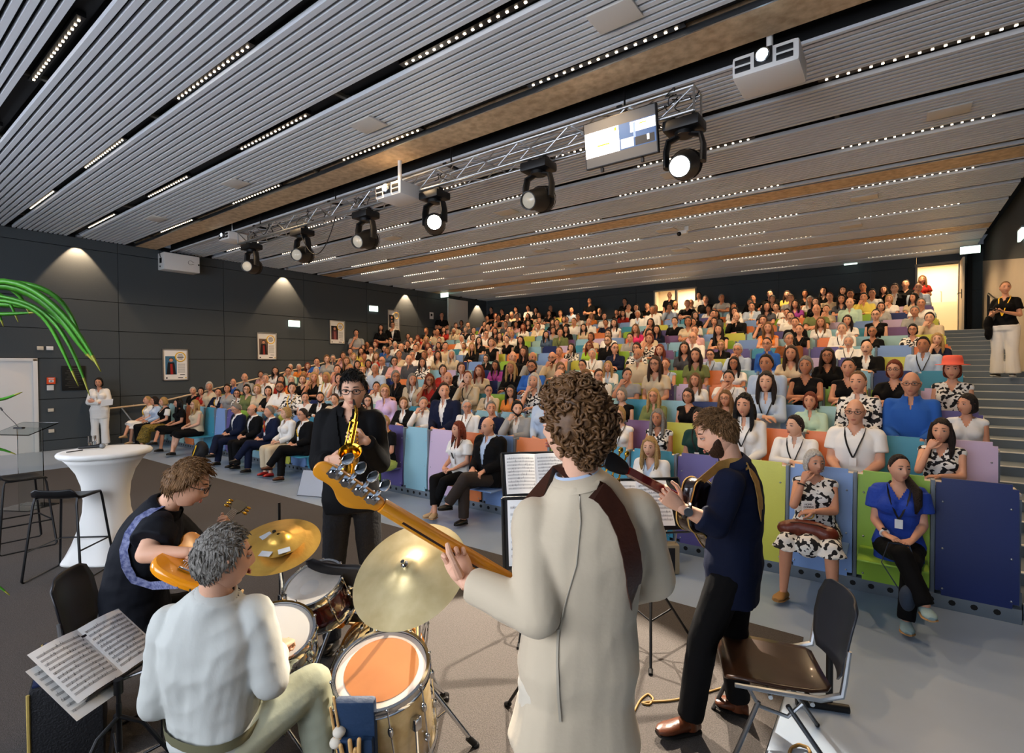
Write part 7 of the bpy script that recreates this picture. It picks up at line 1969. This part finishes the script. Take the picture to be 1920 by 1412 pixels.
# ---------------------------------------------------------------- amplifier, floor wedge, bags, cables
ac = atD(52, 1300, 2.28); nf = unit(-RH * .80 - FH * .60); ns = unit(RH * .60 - FH * .80); H_ = ac[2]
am = empty('guitar_amplifier', ac * A(1, 1, 0), 'dark blue guitar amplifier with gold piping and red lamps in the lower left corner', 'amplifier')
Ra = np.stack([-ns, -nf, UP], 1)                  # x: along the front face, y: into the box
mb = MB().at((0, 0, 0), Ra); mb.box((.26, .13, H_ / 2), (.52, .26, H_), 0, .012); mb.build('cabinet', mat('tolex_black', '#0e0f14', .7, bump=(120, .4)), am)
mb = MB().at((0, 0, 0), Ra); mb.box((.26, -.004, H_ * .42), (.46, .01, H_ * .74), 0, .003); mb.build('speaker_cloth', mat('speaker_cloth', '#12182c', .9, bump=(200, .5)), am)
mb = MB().at((0, 0, 0), Ra); mb.tube([(.0, .0, .01), (.0, .0, H_ - .01)], .007, 6); mb.tube([(.52, .0, .01), (.52, .0, H_ - .01)], .007, 6); mb.build('gold_piping', mat('gold_piping', '#b39a55', .5), am)
mb = MB().at((0, 0, 0), Ra); mb.box((.26, .05, H_ + .004), (.46, .08, .012), 0, .002); mb.build('control_panel', mat('panel_blue', '#1b2547', .4), am)
for k in range(6):
    mb = MB().at((0, 0, 0), Ra); mb.lathe([(.012, 0), (.010, .018), (0, .019)], 12, c=(.12 + .055 * k, .05, H_ + .01)); mb.build('knob', M_blackp, am)
for k in range(2):
    mb = MB().at((0, 0, 0), Ra); mb.ell((.04 + .03 * k, .05, H_ + .012), (.006, .006, .005), nu=8, nv=6); mb.build('pilot_lamp', mat('red_lamp', '#ff4a2a', .4, emit=6, ecol='#ff4422'), am)
mb = MB().at((0, 0, 0), Ra); mb.tube([(.14, .17, H_), (.16, .17, H_ + .035), (.26, .17, H_ + .045), (.36, .17, H_ + .035), (.38, .17, H_)], .012, 8, flat=(1, .5)); mb.build('handle', M_blackp, am)
# wedge monitor by the first row
wc = onZ(588, 930); wd = empty('floor_wedge', wc, 'silver grey wedge monitor on the floor left of the saxophone player', 'loudspeaker')
Rw = np.stack([RH, FH, UP], 1) @ rotz(-.3)
mb = MB().at((0, 0, 0), Rw)
mb.slab([A(-.26, -.05, 0), A(-.26, .30, 0), A(-.26, .30, .14), A(-.26, .18, .34), A(-.26, .10, .36)], A(1, 0, 0), .52, 0); mb.build('cabinet', M_blackp, wd, False)
mb = MB().at((0, 0, 0), Rw); nn = unit(A(0, -.36, .15)); mb.quad([A(-.25, -.045, .01) + nn * .006, A(.25, -.045, .01) + nn * .006, A(.25, .098, .35) + nn * .006, A(-.25, .098, .35) + nn * .006]); mb.build('grille', mat('wedge_grille', '#a9abb0', .5, metal=.4, bump=(300, .3)), wd, False)
bp = onZ(378, 862); bk = empty('backpack', bp, 'black backpack with yellow stripe on the floor between the two groups', 'bag')
mb = MB(); mb.ell((0, 0, .19), (.17, .13, .20)); mb.ell((0, -.09, .14), (.13, .08, .12)); v, f = remesh(*mb.arrays()[:2], .02, 2); MB().add(v, f).build('bag_body', mat('nylon_black', '#0f1013', .7), bk, 'all')
mb = MB(); mb.tube([(.08, -.13, .32), (.10, -.17, .22), (.04, -.19, .10)], .012, 6, flat=(1, .4)); mb.build('stripe', M_lany['Y'], bk)
hb = onZ(1256, 1074); hg = empty('handbag', hb, 'beige and black handbag on the floor behind the bassist\'s right arm', 'bag')
Rh = np.stack([RH, FH, UP], 1)
mb = MB().at((0, 0, 0), Rh); mb.box((0, 0, .14), (.15, .12, .27), 0, .02); mb.build('bag_body', mat('canvas_beige', '#8f8168', .8), hg)
mb = MB().at((0, 0, 0), Rh); mb.box((-.02, -.055, .13), (.10, .02, .24), 0, .008); mb.build('front_pocket', mat('nylon_black', '#0f1013', .7), hg)
mb = MB().at((0, 0, 0), Rh); mb.tube([(-.05, 0, .27), (-.06, 0, .36), (0, 0, .42), (.06, 0, .36), (.05, 0, .27)], .010, 6, flat=(1, .4)); mb.build('handle', mat('canvas_beige', '#8f8168', .8), hg)
lady, JL = LADY
def lw(p): return np.array(lady.matrix_world @ Vector(p))
bpy.context.view_layer.update()
c_ = lw((.02, .32, .64)); hd2 = empty('handbag', c_, 'brown leather handbag on the lap of the white haired lady', 'bag')
mb = MB(); mb.ell((0, 0, 0), (.20, .07, .085)); mb.ell((-.12, 0, -.01), (.10, .07, .07)); mb.ell((.12, 0, -.01), (.10, .07, .07)); v, f = remesh(*mb.arrays()[:2], .012, 3); v = v + (vnoise(v, 45, 2) * .004)[:, None]; MB().add(v, f).build('bag_body', mat('cognac_leather', '#6b2a14', .35, noise=(25, .5), bump=(50, .15)), hd2, 'all')
mb = MB(); mb.tube([(-.17, 0, .03), (-.05, -.075, .075), (.08, -.075, .07), (.18, 0, .02)], .005, 6); mb.build('zip', M_brownl, hd2)
c_ = lw((.02, .24, .80)); bo = empty('booklet', c_, 'white booklet with yellow ring standing on the lap of the white haired lady', 'booklet')
Rk = np.stack([RH, unit(FH + UP * .0), UP], 1) @ rotx(-.2)
mb = MB().at((0, 0, 0), Rk); mb.box((0, 0, 0), (.105, .006, .148), 0); mb.build('cover', M_paper, bo, False)
mb = MB().at((0, -.0, 0), Rk); a = np.linspace(0, 2 * math.pi, 24, endpoint=False); mb.tube(np.stack([.0 + .036 * np.cos(a), np.full(24, -.0045), -.03 + .036 * np.sin(a)], 1), .004, 5, closed=True); mb.build('yellow_ring', M_lany['Y'], bo)
def text(body, size, loc, R, m, parent, name='lettering', align='CENTER'):
    cu = bpy.data.curves.new(name, 'FONT'); cu.body = body; cu.size = size; cu.align_x = align; cu.align_y = 'CENTER'; cu.extrude = .0006
    cu.materials.append(m); o = bpy.data.objects.new(name, cu); COL.objects.link(o); o.parent = parent
    o.matrix_local = Matrix([[R[0][0], R[0][1], R[0][2], loc[0]], [R[1][0], R[1][1], R[1][2], loc[1]], [R[2][0], R[2][1], R[2][2], loc[2]], [0, 0, 0, 1]]); return o
Rt = np.stack([Rk[:, 0], Rk[:, 2], -Rk[:, 1]], 1)
text('HOME-\nCOMING', .021, Rk @ A(0, -.005, .035), Rt, M_blackp, bo)
blue, JBl = BLUE
c_ = np.array(blue.matrix_world @ Vector((.0, .50, .40))); pb = empty('shoulder_bag', c_, 'small dark blue bag hanging by its strap from the blue topped woman\'s knee', 'bag')
mb = MB(); mb.ell((.05, -.05, -.09), (.05, .075, .10), R=rotx(.4)); v, f = remesh(*mb.arrays()[:2], .01, 2); MB().add(v, f).build('pouch', mat('suede_blue', '#2e3a4c', .85), pb, 'all')
mb = MB(); mb.tube([A(.05, -.05, .0), A(.10, -.01, .12), A(.06, .08, .24), A(-.06, .08, .24), A(-.10, -.02, .12), A(.0, -.07, -.03)], .010, 6, flat=(1, .35)); mb.build('strap', mat('suede_blue', '#2e3a4c', .85), pb)
def cable(name, pix, label, m, r=.006, loops=()):
    P = np.array([onZ(x, y, .014 if len(q) < 1 else q[0]) for x, y, *q in pix]); t = np.linspace(0, len(P) - 1, len(P) * 8); i = np.clip(t.astype(int), 0, len(P) - 2); fr_ = (t - i)[:, None]
    Q = P[i] * (1 - fr_) + P[i + 1] * fr_
    for _ in range(6): Q[1:-1] = Q[1:-1] * .5 + (Q[:-2] + Q[2:]) * .25
    mb = MB(); mb.tube(Q, r, 6); o = mb.build(name, m, None, 'all'); tag(o, label, 'cable'); return o
M_cab = mat('cable_tan', '#8a6a34', .5)
cable('cable', [(1186, 1340), (1200, 1312), (1215, 1300), (1226, 1310), (1218, 1322), (1202, 1318), (1215, 1316), (1260, 1314), (1320, 1300), (1370, 1285), (1420, 1268)], 'tan instrument cable looped on the carpet behind the guitarist\'s brown shoes', M_cab)
cable('cable', [(1480, 1412), (1484, 1402), (1498, 1396), (1515, 1402), (1520, 1411), (1512, 1418), (1494, 1420)], 'coil of tan cable at the lower picture edge by the brown chair', M_cab, .008)
cable('cable', [(60, 1412), (120, 1380), (200, 1372), (260, 1340), (300, 1320)], 'black cable running over the carpet under the left music stand', M_blackp, .007)
# boxed microphone base seen under the brown chair
bs = empty('floor_stand', onZ(1560, 1320) * A(1, 1, 0), 'black t-shaped floor stand with upright pole behind the brown chair', 'stand')
mb = MB(); o_ = onZ(1560, 1320); a_, b_ = onZ(1492, 1315, .02) - o_, onZ(1592, 1330, .02) - o_; mb.cyl(a_, b_, .022, n=12); c_ = onZ(1555, 1318, .02) - o_; mb.build('base_bar', M_blackp, bs)
mb = MB(); top = atD(1552, 1182, 2.75) - o_; mb.cyl(c_, A(c_[0], c_[1], top[2]), .018, n=10); mb.box(A(c_[0], c_[1], top[2]) - RH * .02, (.10, .05, .03), 0, .008); mb.build('pole', M_blackp, bs)
# ---------------------------------------------------------------- truss, moving heads, projectors, monitor
TY, TZ = 5.56, 4.66
tr = empty('lighting_truss', (-6.4, TY, TZ), 'long aluminium lattice truss hanging below the ceiling slot', 'truss')
x0, x1, hw = -4.9, 4.72, .125
for sy in (-1, 1):
    for sz in (-1, 1): mb = MB(); mb.cyl((x0, sy * hw, sz * hw), (x1, sy * hw, sz * hw), .022, n=10); mb.build('chord', M_alu, tr)
mb = MB(); n = 26
for k in range(n):
    a, b = x0 + (x1 - x0) * k / n, x0 + (x1 - x0) * (k + 1) / n; s = 1 if k % 2 else -1
    for sy in (-1, 1): mb.cyl((a, sy * hw, -s * hw), (b, sy * hw, s * hw), .009, n=6)
    for sz in (-1, 1): mb.cyl((a, -s * hw, sz * hw), (b, s * hw, sz * hw), .009, n=6)
for x in (x0, x1, (x0 + x1) / 2):
    for p, q in (((-1, -1), (1, -1)), ((1, -1), (1, 1)), ((1, 1), (-1, 1)), ((-1, 1), (-1, -1))): mb.cyl((x, p[0] * hw, p[1] * hw), (x, q[0] * hw, q[1] * hw), .012, n=6)
mb.build('lattice', M_alu, tr)
for x in (-4.2, -1.6, 1.2, 3.9): mb = MB(); mb.cyl((x, 0, hw), (x, 0, .62), .012, n=8); mb.box((x, 0, hw + .02), (.06, .3, .03)); mb.build('hanger', M_blackm, tr)
mb = MB(); rgc = np.random.default_rng(2)
for k in range(26):
    x = rgc.choice([-4.6, -3.6, -2.4, -1.0, .9, 3.0, 4.3, 4.5]) + rgc.normal() * .15; P = [A(x, hw * rgc.uniform(-1, 1), hw * .9)]
    for j in range(5): P.append(P[-1] + A(rgc.normal() * .07, rgc.normal() * .05, rgc.uniform(-.09, .03)))
    P = np.array(P); t = np.linspace(0, 5, 21); i = np.clip(t.astype(int), 0, 4); fr_ = (t - i)[:, None]; Q = P[i] * (1 - fr_) + P[i + 1] * fr_
    for _ in range(3): Q[1:-1] = Q[1:-1] * .5 + (Q[:-2] + Q[2:]) * .25
    mb.tube(Q, .006, 5)
xs = np.linspace(-2.6, -1.4, 16); mb.tube([A(x, -hw, -.10 - .62 * (1 - ((x + 2.0) / .6) ** 2)) for x in xs], .008, 6)
c = mb.build('wiring', M_blackp, tr, 'all'); c['kind'] = 'stuff'
M_lens_on = mat('lens_lit', '#ffffff', .2, emit=40, ecol='#fff4e2'); M_lens = mat('lens_warm', '#8f8b80', .12, emit=.16, ecol='#fff0d8')
HEADS = [((470, 476), (462, 494), 0), ((565, 452), (556, 472), 0), ((684, 420), (672, 446), 0), ((813, 383), (813, 403), 1), ((1008, 335), (994, 367), 0), ((1282, 262), (1272, 296), 1)]
HLAB = ['first from the left wall', 'second from the left wall', 'third from the left wall, tilted', 'fourth from the left wall, shining brightly', 'fifth from the left wall, tilted down', 'sixth and largest, beside the monitor']
LIT = []
for k, (c, l, on) in enumerate(HEADS):
    P = onY(c[0], c[1], TY - .02); base = A(P[0], TY, TZ - hw - .03); pv = A(P[0], TY, TZ - hw - .44)
    r = empty('moving_head_light', base, 'black moving head spotlight under the truss, ' + HLAB[k], 'stage light', 'moving head spotlights on the truss')
    mb = MB(); mb.box((0, 0, -.055), (.34, .26, .10), 0, .025); mb.cyl((0, 0, -.10), (0, 0, -.14), .09, n=18); mb.box((-.1, 0, .01), (.05, .08, .07), 0, .01); mb.box((.1, 0, .01), (.05, .08, .07), 0, .01); mb.build('base_box', M_blackp, r)
    mb = MB(); o = pv - base
    for s in (-1, 1): mb.tube([(s * .05, 0, -.13), (s * .15, 0, -.16), (s * .175, 0, -.26), o + A(s * .17, 0, 0)], [.035, .042, .042, .045], 10, flat=(.6, 1.3), hint=(0, 1, 0))
    mb.build('yoke', M_blackp, r)
    Lp = onY(l[0], l[1], TY - .20); d = unit(Lp - pv)
    if on: d = unit(d * .6 + unit(EYE + A(-.2, .6, -1.2) - pv) * .4)
    mb = MB(); mb.lathe([(.0, -.21), (.09, -.20), (.13, -.14), (.135, -.02), (.115, .06), (.11, .15), (.098, .20), (.098, .235), (.088, .235), (.085, .20)], 24, 0, o, d, caps=False)
    for q in np.linspace(-.16, -.04, 5): mb.lathe([(.137, q), (.142, q + .006), (.137, q + .012)], 24, 0, o, d, caps=False)
    mb.build('head', M_blackp, r, True, )
    mb = MB(); mb.lathe([(.088, .205), (.07, .222), (0, .23)], 22, 0, o, d, caps=False); mb.build('lens', M_lens_on if on else M_lens, r)
    r.scale = (1.14,) * 3
    LIT.append((pv + d * .26, d, on))
def projector(px, py, wpx, label, Y=TY - .1):
    P = onY(px, py, Y); dep = (P - EYE) @ FWD; w = wpx * dep / CAM_F; w = w
    r = empty('projector', P, label, 'projector', 'white projectors by the truss'); W_, D_, Hh = w, w * .85, w * .36
    mb = MB(); mb.box((0, 0, 0), (W_, D_, Hh), 0, Hh * .18); mb.build('housing', M_white, r)
    mb = MB(); mb.box((-.02 * W_, -D_ / 2 - .004, .02), (W_ * .27, .02, Hh * .72), 0, .006)
    for s in (-1, 1):
        for q in (-1, 1): mb.box((s * W_ * .31 - .02 * W_, -D_ / 2 - .002, q * Hh * .17), (W_ * .24, .01, Hh * .24), 0, .003)
    mb.build('vents', M_blackp, r)
    mb = MB(); mb.lathe([(W_ * .11, -.0), (W_ * .11, .035), (W_ * .09, .04), (W_ * .08, .01)], 22, 0, A(-.02 * W_, -D_ / 2 - .01, .02), A(0, -1, 0), caps=False); mb.build('lens_ring', M_steel, r)
    mb = MB(); mb.ell(A(-.02 * W_, -D_ / 2 - .02, .02), (W_ * .075, .02, W_ * .075)); mb.build('lens', mat('projector_lens', '#dff4ff', .1, emit=9, ecol='#d8f0ff'), r)
    mb = MB(); mb.cyl((0, 0, Hh / 2), (0, 0, 5.42 - P[2]), .03, n=12); mb.lathe([(.09, Hh / 2 + .0), (.09, Hh / 2 + .03), (.03, Hh / 2 + .05)], 16); mb.build('mount_pole', M_white, r)
    return r
projector(437, 446, 40, 'small white projector at the left end of the truss', 5.75)
projector(750, 364, 70, 'white projector with yellow sticker in the middle of the truss', 5.30)
projector(1443, 132, 112, 'large white projector right of the truss end', 5.45)
P = onY(784, 352, 5.1); 
# monitor showing the slides
xa, xb = onY(1096, 260, 5.36), onY(1232, 250, 5.36); zc = onY(1163, 258, 5.36)[2]; Wm = xb[0] - xa[0]; Hm = Wm * .585
mo = empty('monitor', ((xa[0] + xb[0]) / 2, 5.36, zc), 'flat monitor hanging on the truss, showing a white slide', 'monitor')
Rm = rotx(.16)
mb = MB().at((0, 0, 0), Rm); mb.box((0, .03, 0), (Wm, .06, Hm), 0, .01); mb.build('case', M_blackp, mo)
mb = MB().at((0, 0, 0), Rm)
def scr(x0, x1, z0, z1, m, y=-.003): mb.quad([A((x0 - .5) * Wm * .97, y, (z0 - .5) * Hm * .95), A((x1 - .5) * Wm * .97, y, (z0 - .5) * Hm * .95), A((x1 - .5) * Wm * .97, y, (z1 - .5) * Hm * .95), A((x0 - .5) * Wm * .97, y, (z1 - .5) * Hm * .95)], m)
scr(0, 1, 0, 1, 0, -.001); scr(0, .5, .22, .78, 1, -.002); scr(.5, 1, .22, .78, 2, -.002); scr(.66, 1, .54, .76, 1, -.003); scr(.18, .36, .43, .46, 3, -.003); scr(.78, .88, .68, .70, 3, -.004); scr(.44, .47, .68, .75, 3, -.003); scr(.52, .70, .24, .45, 4, -.003); scr(.72, .98, .24, .42, 5, -.003); scr(.70, .73, .42, .74, 6, -.0035); scr(.88, .91, .30, .42, 1, -.004); scr(.55, .62, .26, .40, 1, -.0035)
E_ = lambda n, c, e: mat(n, c, .5, emit=e, ecol=c)
mb.build('screen', [E_('scr_grey', '#4a4b4e', .35), E_('scr_white', '#f2f4f6', 1.0), E_('scr_blue', '#33507d', .5), E_('scr_yellow', '#f2b51d', .9), E_('scr_pale', '#9aa7b8', .6), E_('scr_dark', '#23272e', .3), E_('scr_violet', '#6f86d6', .7)], mo, False)
mb = MB().at((0, 0, 0), Rm); mb.box((0, .14, .1), (.2, .2, .2), 0, .02)
for s in (-1, 1): mb.box((s * Wm * .28, .03, -Hm / 2 - .03), (.03, .04, .05), 0, .005)
mb.build('bracket', M_blackp, mo)
# ---------------------------------------------------------------- things on the left wall
def on_wall(px, py): return onX(px, py, XL + .005)
RWL = np.stack([A(0, 1, 0), A(0, 0, 1), A(1, 0, 0)], 1)       # x along the wall, y up, z out of it
PLAB = ['framed poster of a woman in red and black, nearest the stage', 'framed poster of a man in a dark jacket, second from the stage', 'framed poster of a person in pink, third from the stage', 'framed poster farthest from the stage, partly hidden by a standing man']
PC = [('#151318', '#9c1f1c', '#3d6f8f'), ('#131316', '#8a2a22', '#6a5648'), ('#5a3034', '#a05a58', '#161317'), ('#171517', '#b07b5c', '#191719')]
for k, (a, b) in enumerate((((305, 655), (352, 712)), ((482, 624), (518, 674)), ((618, 601), (646, 645)), ((727, 581), (749, 622)))):
    p, q = on_wall(*a), on_wall(*b); w, h = abs(q[1] - p[1]), abs(p[2] - q[2]); c = (p + q) / 2
    r = empty('poster', c, PLAB[k], 'poster', 'framed posters on the left wall')
    def M(): return MB().at((0, 0, 0), RWL)
    mb = M()
    for s in (-1, 1): mb.box((s * w / 2, 0, .012), (.03, h + .03, .024), 0, .004); mb.box((0, s * h / 2, .012), (w + .03, .03, .024), 0, .004)
    mb.build('frame', M_alu, r)
    mb = M(); mb.box((0, 0, .005), (w, h, .006)); mb.build('sheet', M_paper, r, False)
    mb = M(); X, Y_ = -w * .18, -h * .02
    mb.box((X, Y_, .009), (w * .46, h * .60, .001), 2); mb.box((X, Y_ - h * .10, .010), (w * .26, h * .40, .001), 0, 0)
    mb.add([(X - w * .19, Y_ - h * .30, .0115), (X + w * .19, Y_ - h * .30, .0115), (X + w * .14, Y_ + h * .06, .0115), (X, Y_ + h * .10, .0115), (X - w * .14, Y_ + h * .06, .0115)], [(0, 1, 2, 3, 4)], 0)
    mb.add([(X - w * .03, Y_ - h * .30, .0125), (X + w * .08, Y_ - h * .30, .0125), (X + w * .05, Y_ + h * .05, .0125), (X - w * .04, Y_ + h * .05, .0125)], [(0, 1, 2, 3)], 1)
    mb.lathe([(w * .075, 0), (0, .001)], 18, 3, (X, Y_ + h * .17, .0125), A(0, 0, 1)); mb.lathe([(w * .09, 0), (0, .001)], 18, 0, (X, Y_ + h * .185, .0115), A(0, 0, 1))
    mb.build('portrait', [mat('poster_dark%d' % k, PC[k][0], .8), mat('poster_acc%d' % k, PC[k][1], .8), mat('poster_bg%d' % k, PC[k][2], .8), SKIN[1]], r, False)
    mb = M(); a_ = np.linspace(0, 2 * math.pi, 28, endpoint=False); cx, cy_ = w * .20, h * .26
    mb.lathe([(w * .20, 0), (0, .001)], 28, 1, (cx, cy_, .0135), A(0, 0, 1)); mb.tube(np.stack([cx + w * .205 * np.cos(a_), cy_ + w * .205 * np.sin(a_), np.full(28, .014)], 1), w * .022, 6, closed=True); mb.build('speech_ring', [M_lany['Y'], M_paper], r)
    mb = M()
    for j, ww in enumerate((.16, .24, .26, .18)): mb.box((cx, cy_ + w * (.10 - .065 * j), .0155), (w * ww, w * .028, .001))
    for j in range(9): mb.box((w * .24, h * (.03 - .035 * j), .009), (w * .30, h * .010, .001), 1)
    mb.box((w * .28, -h * .33, .009), (w * .2, h * .02, .001)); mb.box((-w * .36, -h * .43, .009), (w * .06, h * .045, .001)); mb.box((w * .2, -h * .43, .009), (w * .2, h * .025, .001)); mb.box((w * .42, -h * .43, .009), (w * .05, h * .04, .001), 2)
    mb.build('print', [M_blackp, M_ink2, M_lany['Y']], r, False)
def exit_sign(c, R, w, h, label):
    r = empty('exit_sign', c, label, 'exit sign', 'lit green exit signs')
    mb = MB().at((0, 0, 0), R); mb.box((0, 0, .02), (w, h, .04), 0, .005); mb.box((0, h / 2 + .015, .02), (w, .03, .05), 1); mb.build('light_box', [mat('exit_white', '#eafff2', .5, emit=1.1, ecol='#e4fff0'), M_steel], r, False)
    mb = MB().at((0, 0, .042), R); g = h
    # running figure, door and arrow
    mb.quad([A(.16 * w, -.36 * g, 0), A(.40 * w, -.36 * g, 0), A(.40 * w, .36 * g, 0), A(.16 * w, .36 * g, 0)]); mb.lathe([(.07 * g, 0), (0, .0005)], 10, 0, (-.03 * w, .26 * g, 0), A(0, 0, 1))
    mb.add([(-.10 * w, .15 * g, 0), (.03 * w, .15 * g, 0), (.0, -.08 * g, 0), (-.09 * w, -.08 * g, 0)], [(0, 3, 2, 1)]); mb.add([(-.09 * w, -.08 * g, 0), (-.02 * w, -.08 * g, 0), (-.16 * w, -.36 * g, 0), (-.22 * w, -.33 * g, 0)], [(0, 3, 2, 1)]); mb.add([(-.04 * w, -.08 * g, 0), (.02 * w, -.08 * g, 0), (.10 * w, -.36 * g, 0), (.04 * w, -.36 * g, 0)], [(0, 3, 2, 1)])
    mb.add([(-.46 * w, 0, 0), (-.34 * w, .14 * g, 0), (-.34 * w, -.14 * g, 0)], [(0, 2, 1)]); mb.quad([A(-.35 * w, -.05 * g, 0), A(-.25 * w, -.05 * g, 0), A(-.25 * w, .05 * g, 0), A(-.35 * w, .05 * g, 0)])
    mb.build('pictogram', mat('exit_green', '#14a05a', .5, emit=.8, ecol='#18b868'), r, False); return r
for k, (px, py) in enumerate(((551, 607), (700, 579))): exit_sign(on_wall(px, py), RWL, .38, .20, ['lit exit sign on the left wall between the second and third poster', 'lit exit sign on the left wall between the third and fourth poster'][k])
P = onX(834, 553, XL + .35); exit_sign(P, np.stack([A(1, 0, 0), A(0, 0, 1), A(0, -1, 0)], 1), .42, .2, 'lit exit sign hanging by the white door at the far left corner')
P = onY(1595, 491, 18.9); exit_sign(P, np.stack([A(1, 0, 0), A(0, 0, 1), A(0, -1, 0)], 1), .34, .18, 'lit exit sign on the back wall left of the bright doorway')
P = onY(1826, 468, 17.2); P[0] = min(P[0], XR - .2); exit_sign(P, np.stack([A(1, 0, 0), A(0, 0, 1), A(0, -1, 0)], 1), .38, .18, 'lit exit sign hanging in front of the dark corner pillar')
P = onX(1917, 440, XW - .03); exit_sign(P, np.stack([A(0, -1, 0), A(0, 0, 1), A(-1, 0, 0)], 1), .40, .2, 'lit exit sign on the right wall at the picture edge')
def wall_box(px, py, w, h, m, name, label, cat, d=.03):
    mb = MB().at((0, 0, 0), RWL); mb.box((0, 0, d / 2), (w, h, d), 0, .004); o = mb.build(name, m, None, True, on_wall(px, py)); tag(o, label, cat); return o
wall_box(75, 653, .11, .085, mat('switch_cream', '#cfc4b0', .5), 'wall_switch', 'cream wall plate above the door, left of a pair', 'switch')
wall_box(93, 653, .12, .085, M_white, 'wall_switch', 'white wall plate above the door, right of a pair', 'switch')
r = empty('fire_alarm', on_wall(95, 714), 'orange fire alarm call point on the grey wall beside the door', 'fire alarm')
mb = MB().at((0, 0, 0), RWL); mb.box((0, 0, .025), (.15, .15, .05), 0, .008); mb.build('case', mat('alarm_orange', '#e8501c', .4), r)
mb = MB().at((0, 0, 0), RWL); mb.box((0, -.005, .052), (.085, .06, .004)); mb.box((0, .055, .052), (.10, .012, .003)); mb.box((0, -.005, .055), (.04, .022, .003), 1); mb.build('panel', [M_white, M_blackp], r, False)
wall_box(94, 727, .12, .12, M_white, 'wall_switch', 'white plate directly below the orange fire alarm', 'switch')
wall_box(95, 769, .10, .075, mat('switch_cream', '#cfc4b0', .5), 'wall_switch', 'cream socket plate low on the grey wall, upper of two', 'switch')
wall_box(96, 808, .10, .075, mat('switch_cream', '#cfc4b0', .5), 'wall_switch', 'cream socket plate low on the grey wall, lower of two', 'switch')
r = empty('plaque', on_wall(138, 709), 'dark metal plaque with lines of lettering on the grey wall', 'plaque')
mb = MB().at((0, 0, 0), RWL); mb.box((0, 0, .012), (.44, .58, .024), 0, .004); mb.build('plate', mat('plaque_dark', '#2b2b29', .4, metal=.6), r)
mb = MB().at((0, 0, 0), RWL)
for j in range(10): mb.box((0, .22 - .048 * j, .0255), (.20 + .12 * ((j * 7) % 3) / 2, .010, .002))
mb.build('lettering_lines', mat('plaque_line', '#5a5850', .5), r, False)
p = on_wall(809, 592); mb = MB().at((0, 0, 0), RWL); mb.box((0, 0, .004), (.22, .28, .006), 0); mb.box((0, .03, .008), (.1, .1, .002), 1); o = mb.build('notice', [mat('paper', '#f1efea', .7), M_blackp], None, False, p); tag(o, 'small white paper notice on the left wall near the far corner', 'notice')
# loudspeaker cabinet on the left wall under the beam
a, b = onX(311, 490, XL + .3), onX(365, 492, XL + .3)
r = empty('wall_loudspeaker', (XL + .21, (a[1] + b[1]) / 2, 4.68), 'big white loudspeaker box hanging on the left wall below the wooden beam', 'loudspeaker')
mb = MB(); mb.box((0, 0, 0), (.40, .86, .44), 0, .02); mb.build('cabinet', M_white, r)
mb = MB(); mb.box((.0, -.435, .02), (.12, .01, .14), 0, .004); mb.ell((-.04, -.435, -.13), (.025, .012, .025), nu=10, nv=6); mb.tube([(0, -.44, .1), (-.02, -.45, .2), (0, -.44, .34)], .006, 6); mb.ell((.2, .40, .0), (.02, .02, .02), nu=8, nv=6); mb.build('fittings', M_blackp, r)
mb = MB(); aa2 = np.linspace(.5, 2 * math.pi - .5, 16); mb.tube(np.stack([np.full(16, .202), .20 - .055 * np.cos(aa2) * -1, .03 + .055 * np.sin(aa2)], 1), .006, 5); mb.box((.202, .26, .06), (.006, .05, .012)); mb.box((.202, .26, .0), (.006, .05, .012)); mb.build('emblem', mat('emblem_grey', '#8f8c86', .5), r)
# hand rails
M_rail = mat('rail_oak', '#c9b294', .4); 
hr = empty('handrail', (XL + .09, 4.3, .9), 'pale handrail climbing along the grey left wall', 'handrail')
mb = MB(); mb.tube([(0, 0, 0), (0, .9, .06), (0, 12.4, 2.52)], .024, 10); mb.build('rail', M_rail, hr)
for k in range(9): y = .5 + k * 1.45; z = .03 + .205 * max(y - .9, 0) + .03; mb = MB(); mb.tube([(0, y, z), (-.02, y, z - .05), (-.08, y, z - .05)], .010, 6); mb.build('bracket', M_steel, hr)
mb = MB(); mb.cyl((.0, .25, .0), (.1, .75, -.86), .018, n=8); mb.build('brace', M_steel, hr)
gr_ = empty('stair_railing', (XW - .10, 12.2, 0), 'dark steel railing with glass panes at the top of the right hand stairs', 'railing')
for y in (3.0, 3.9, 4.8): z = stair_z(12.2 + y); mb = MB(); mb.box((0, y, z + .52), (.05, .05, 1.04)); mb.build('post', M_blackm, gr_, False)
mb = MB(); mb.tube([(0, 3.0, stair_z(15.2) + 1.05), (0, 4.8, stair_z(17.0) + 1.05)], .025, 8); mb.tube([(0, 3.0, stair_z(15.2) + .2), (0, 4.8, stair_z(17.0) + .2)], .012, 6); mb.build('rail', M_blackm, gr_)
# ---------------------------------------------------------------- the stage spots' own light
for k, (p, d, on) in enumerate(LIT):
    if not on: continue
    left = p[0] < -4
    tgt = A(-1.7, 2.4, .3) if left else A(-1.75, 2.3, .2)
    lamp('moving_head_lamp', 'SPOT', p + d * .02, 4000 if left else 2600, '#fff0dc', tgt, spot_size=math.radians(24 if left else 34), spot_blend=.10, shadow_soft_size=.05)
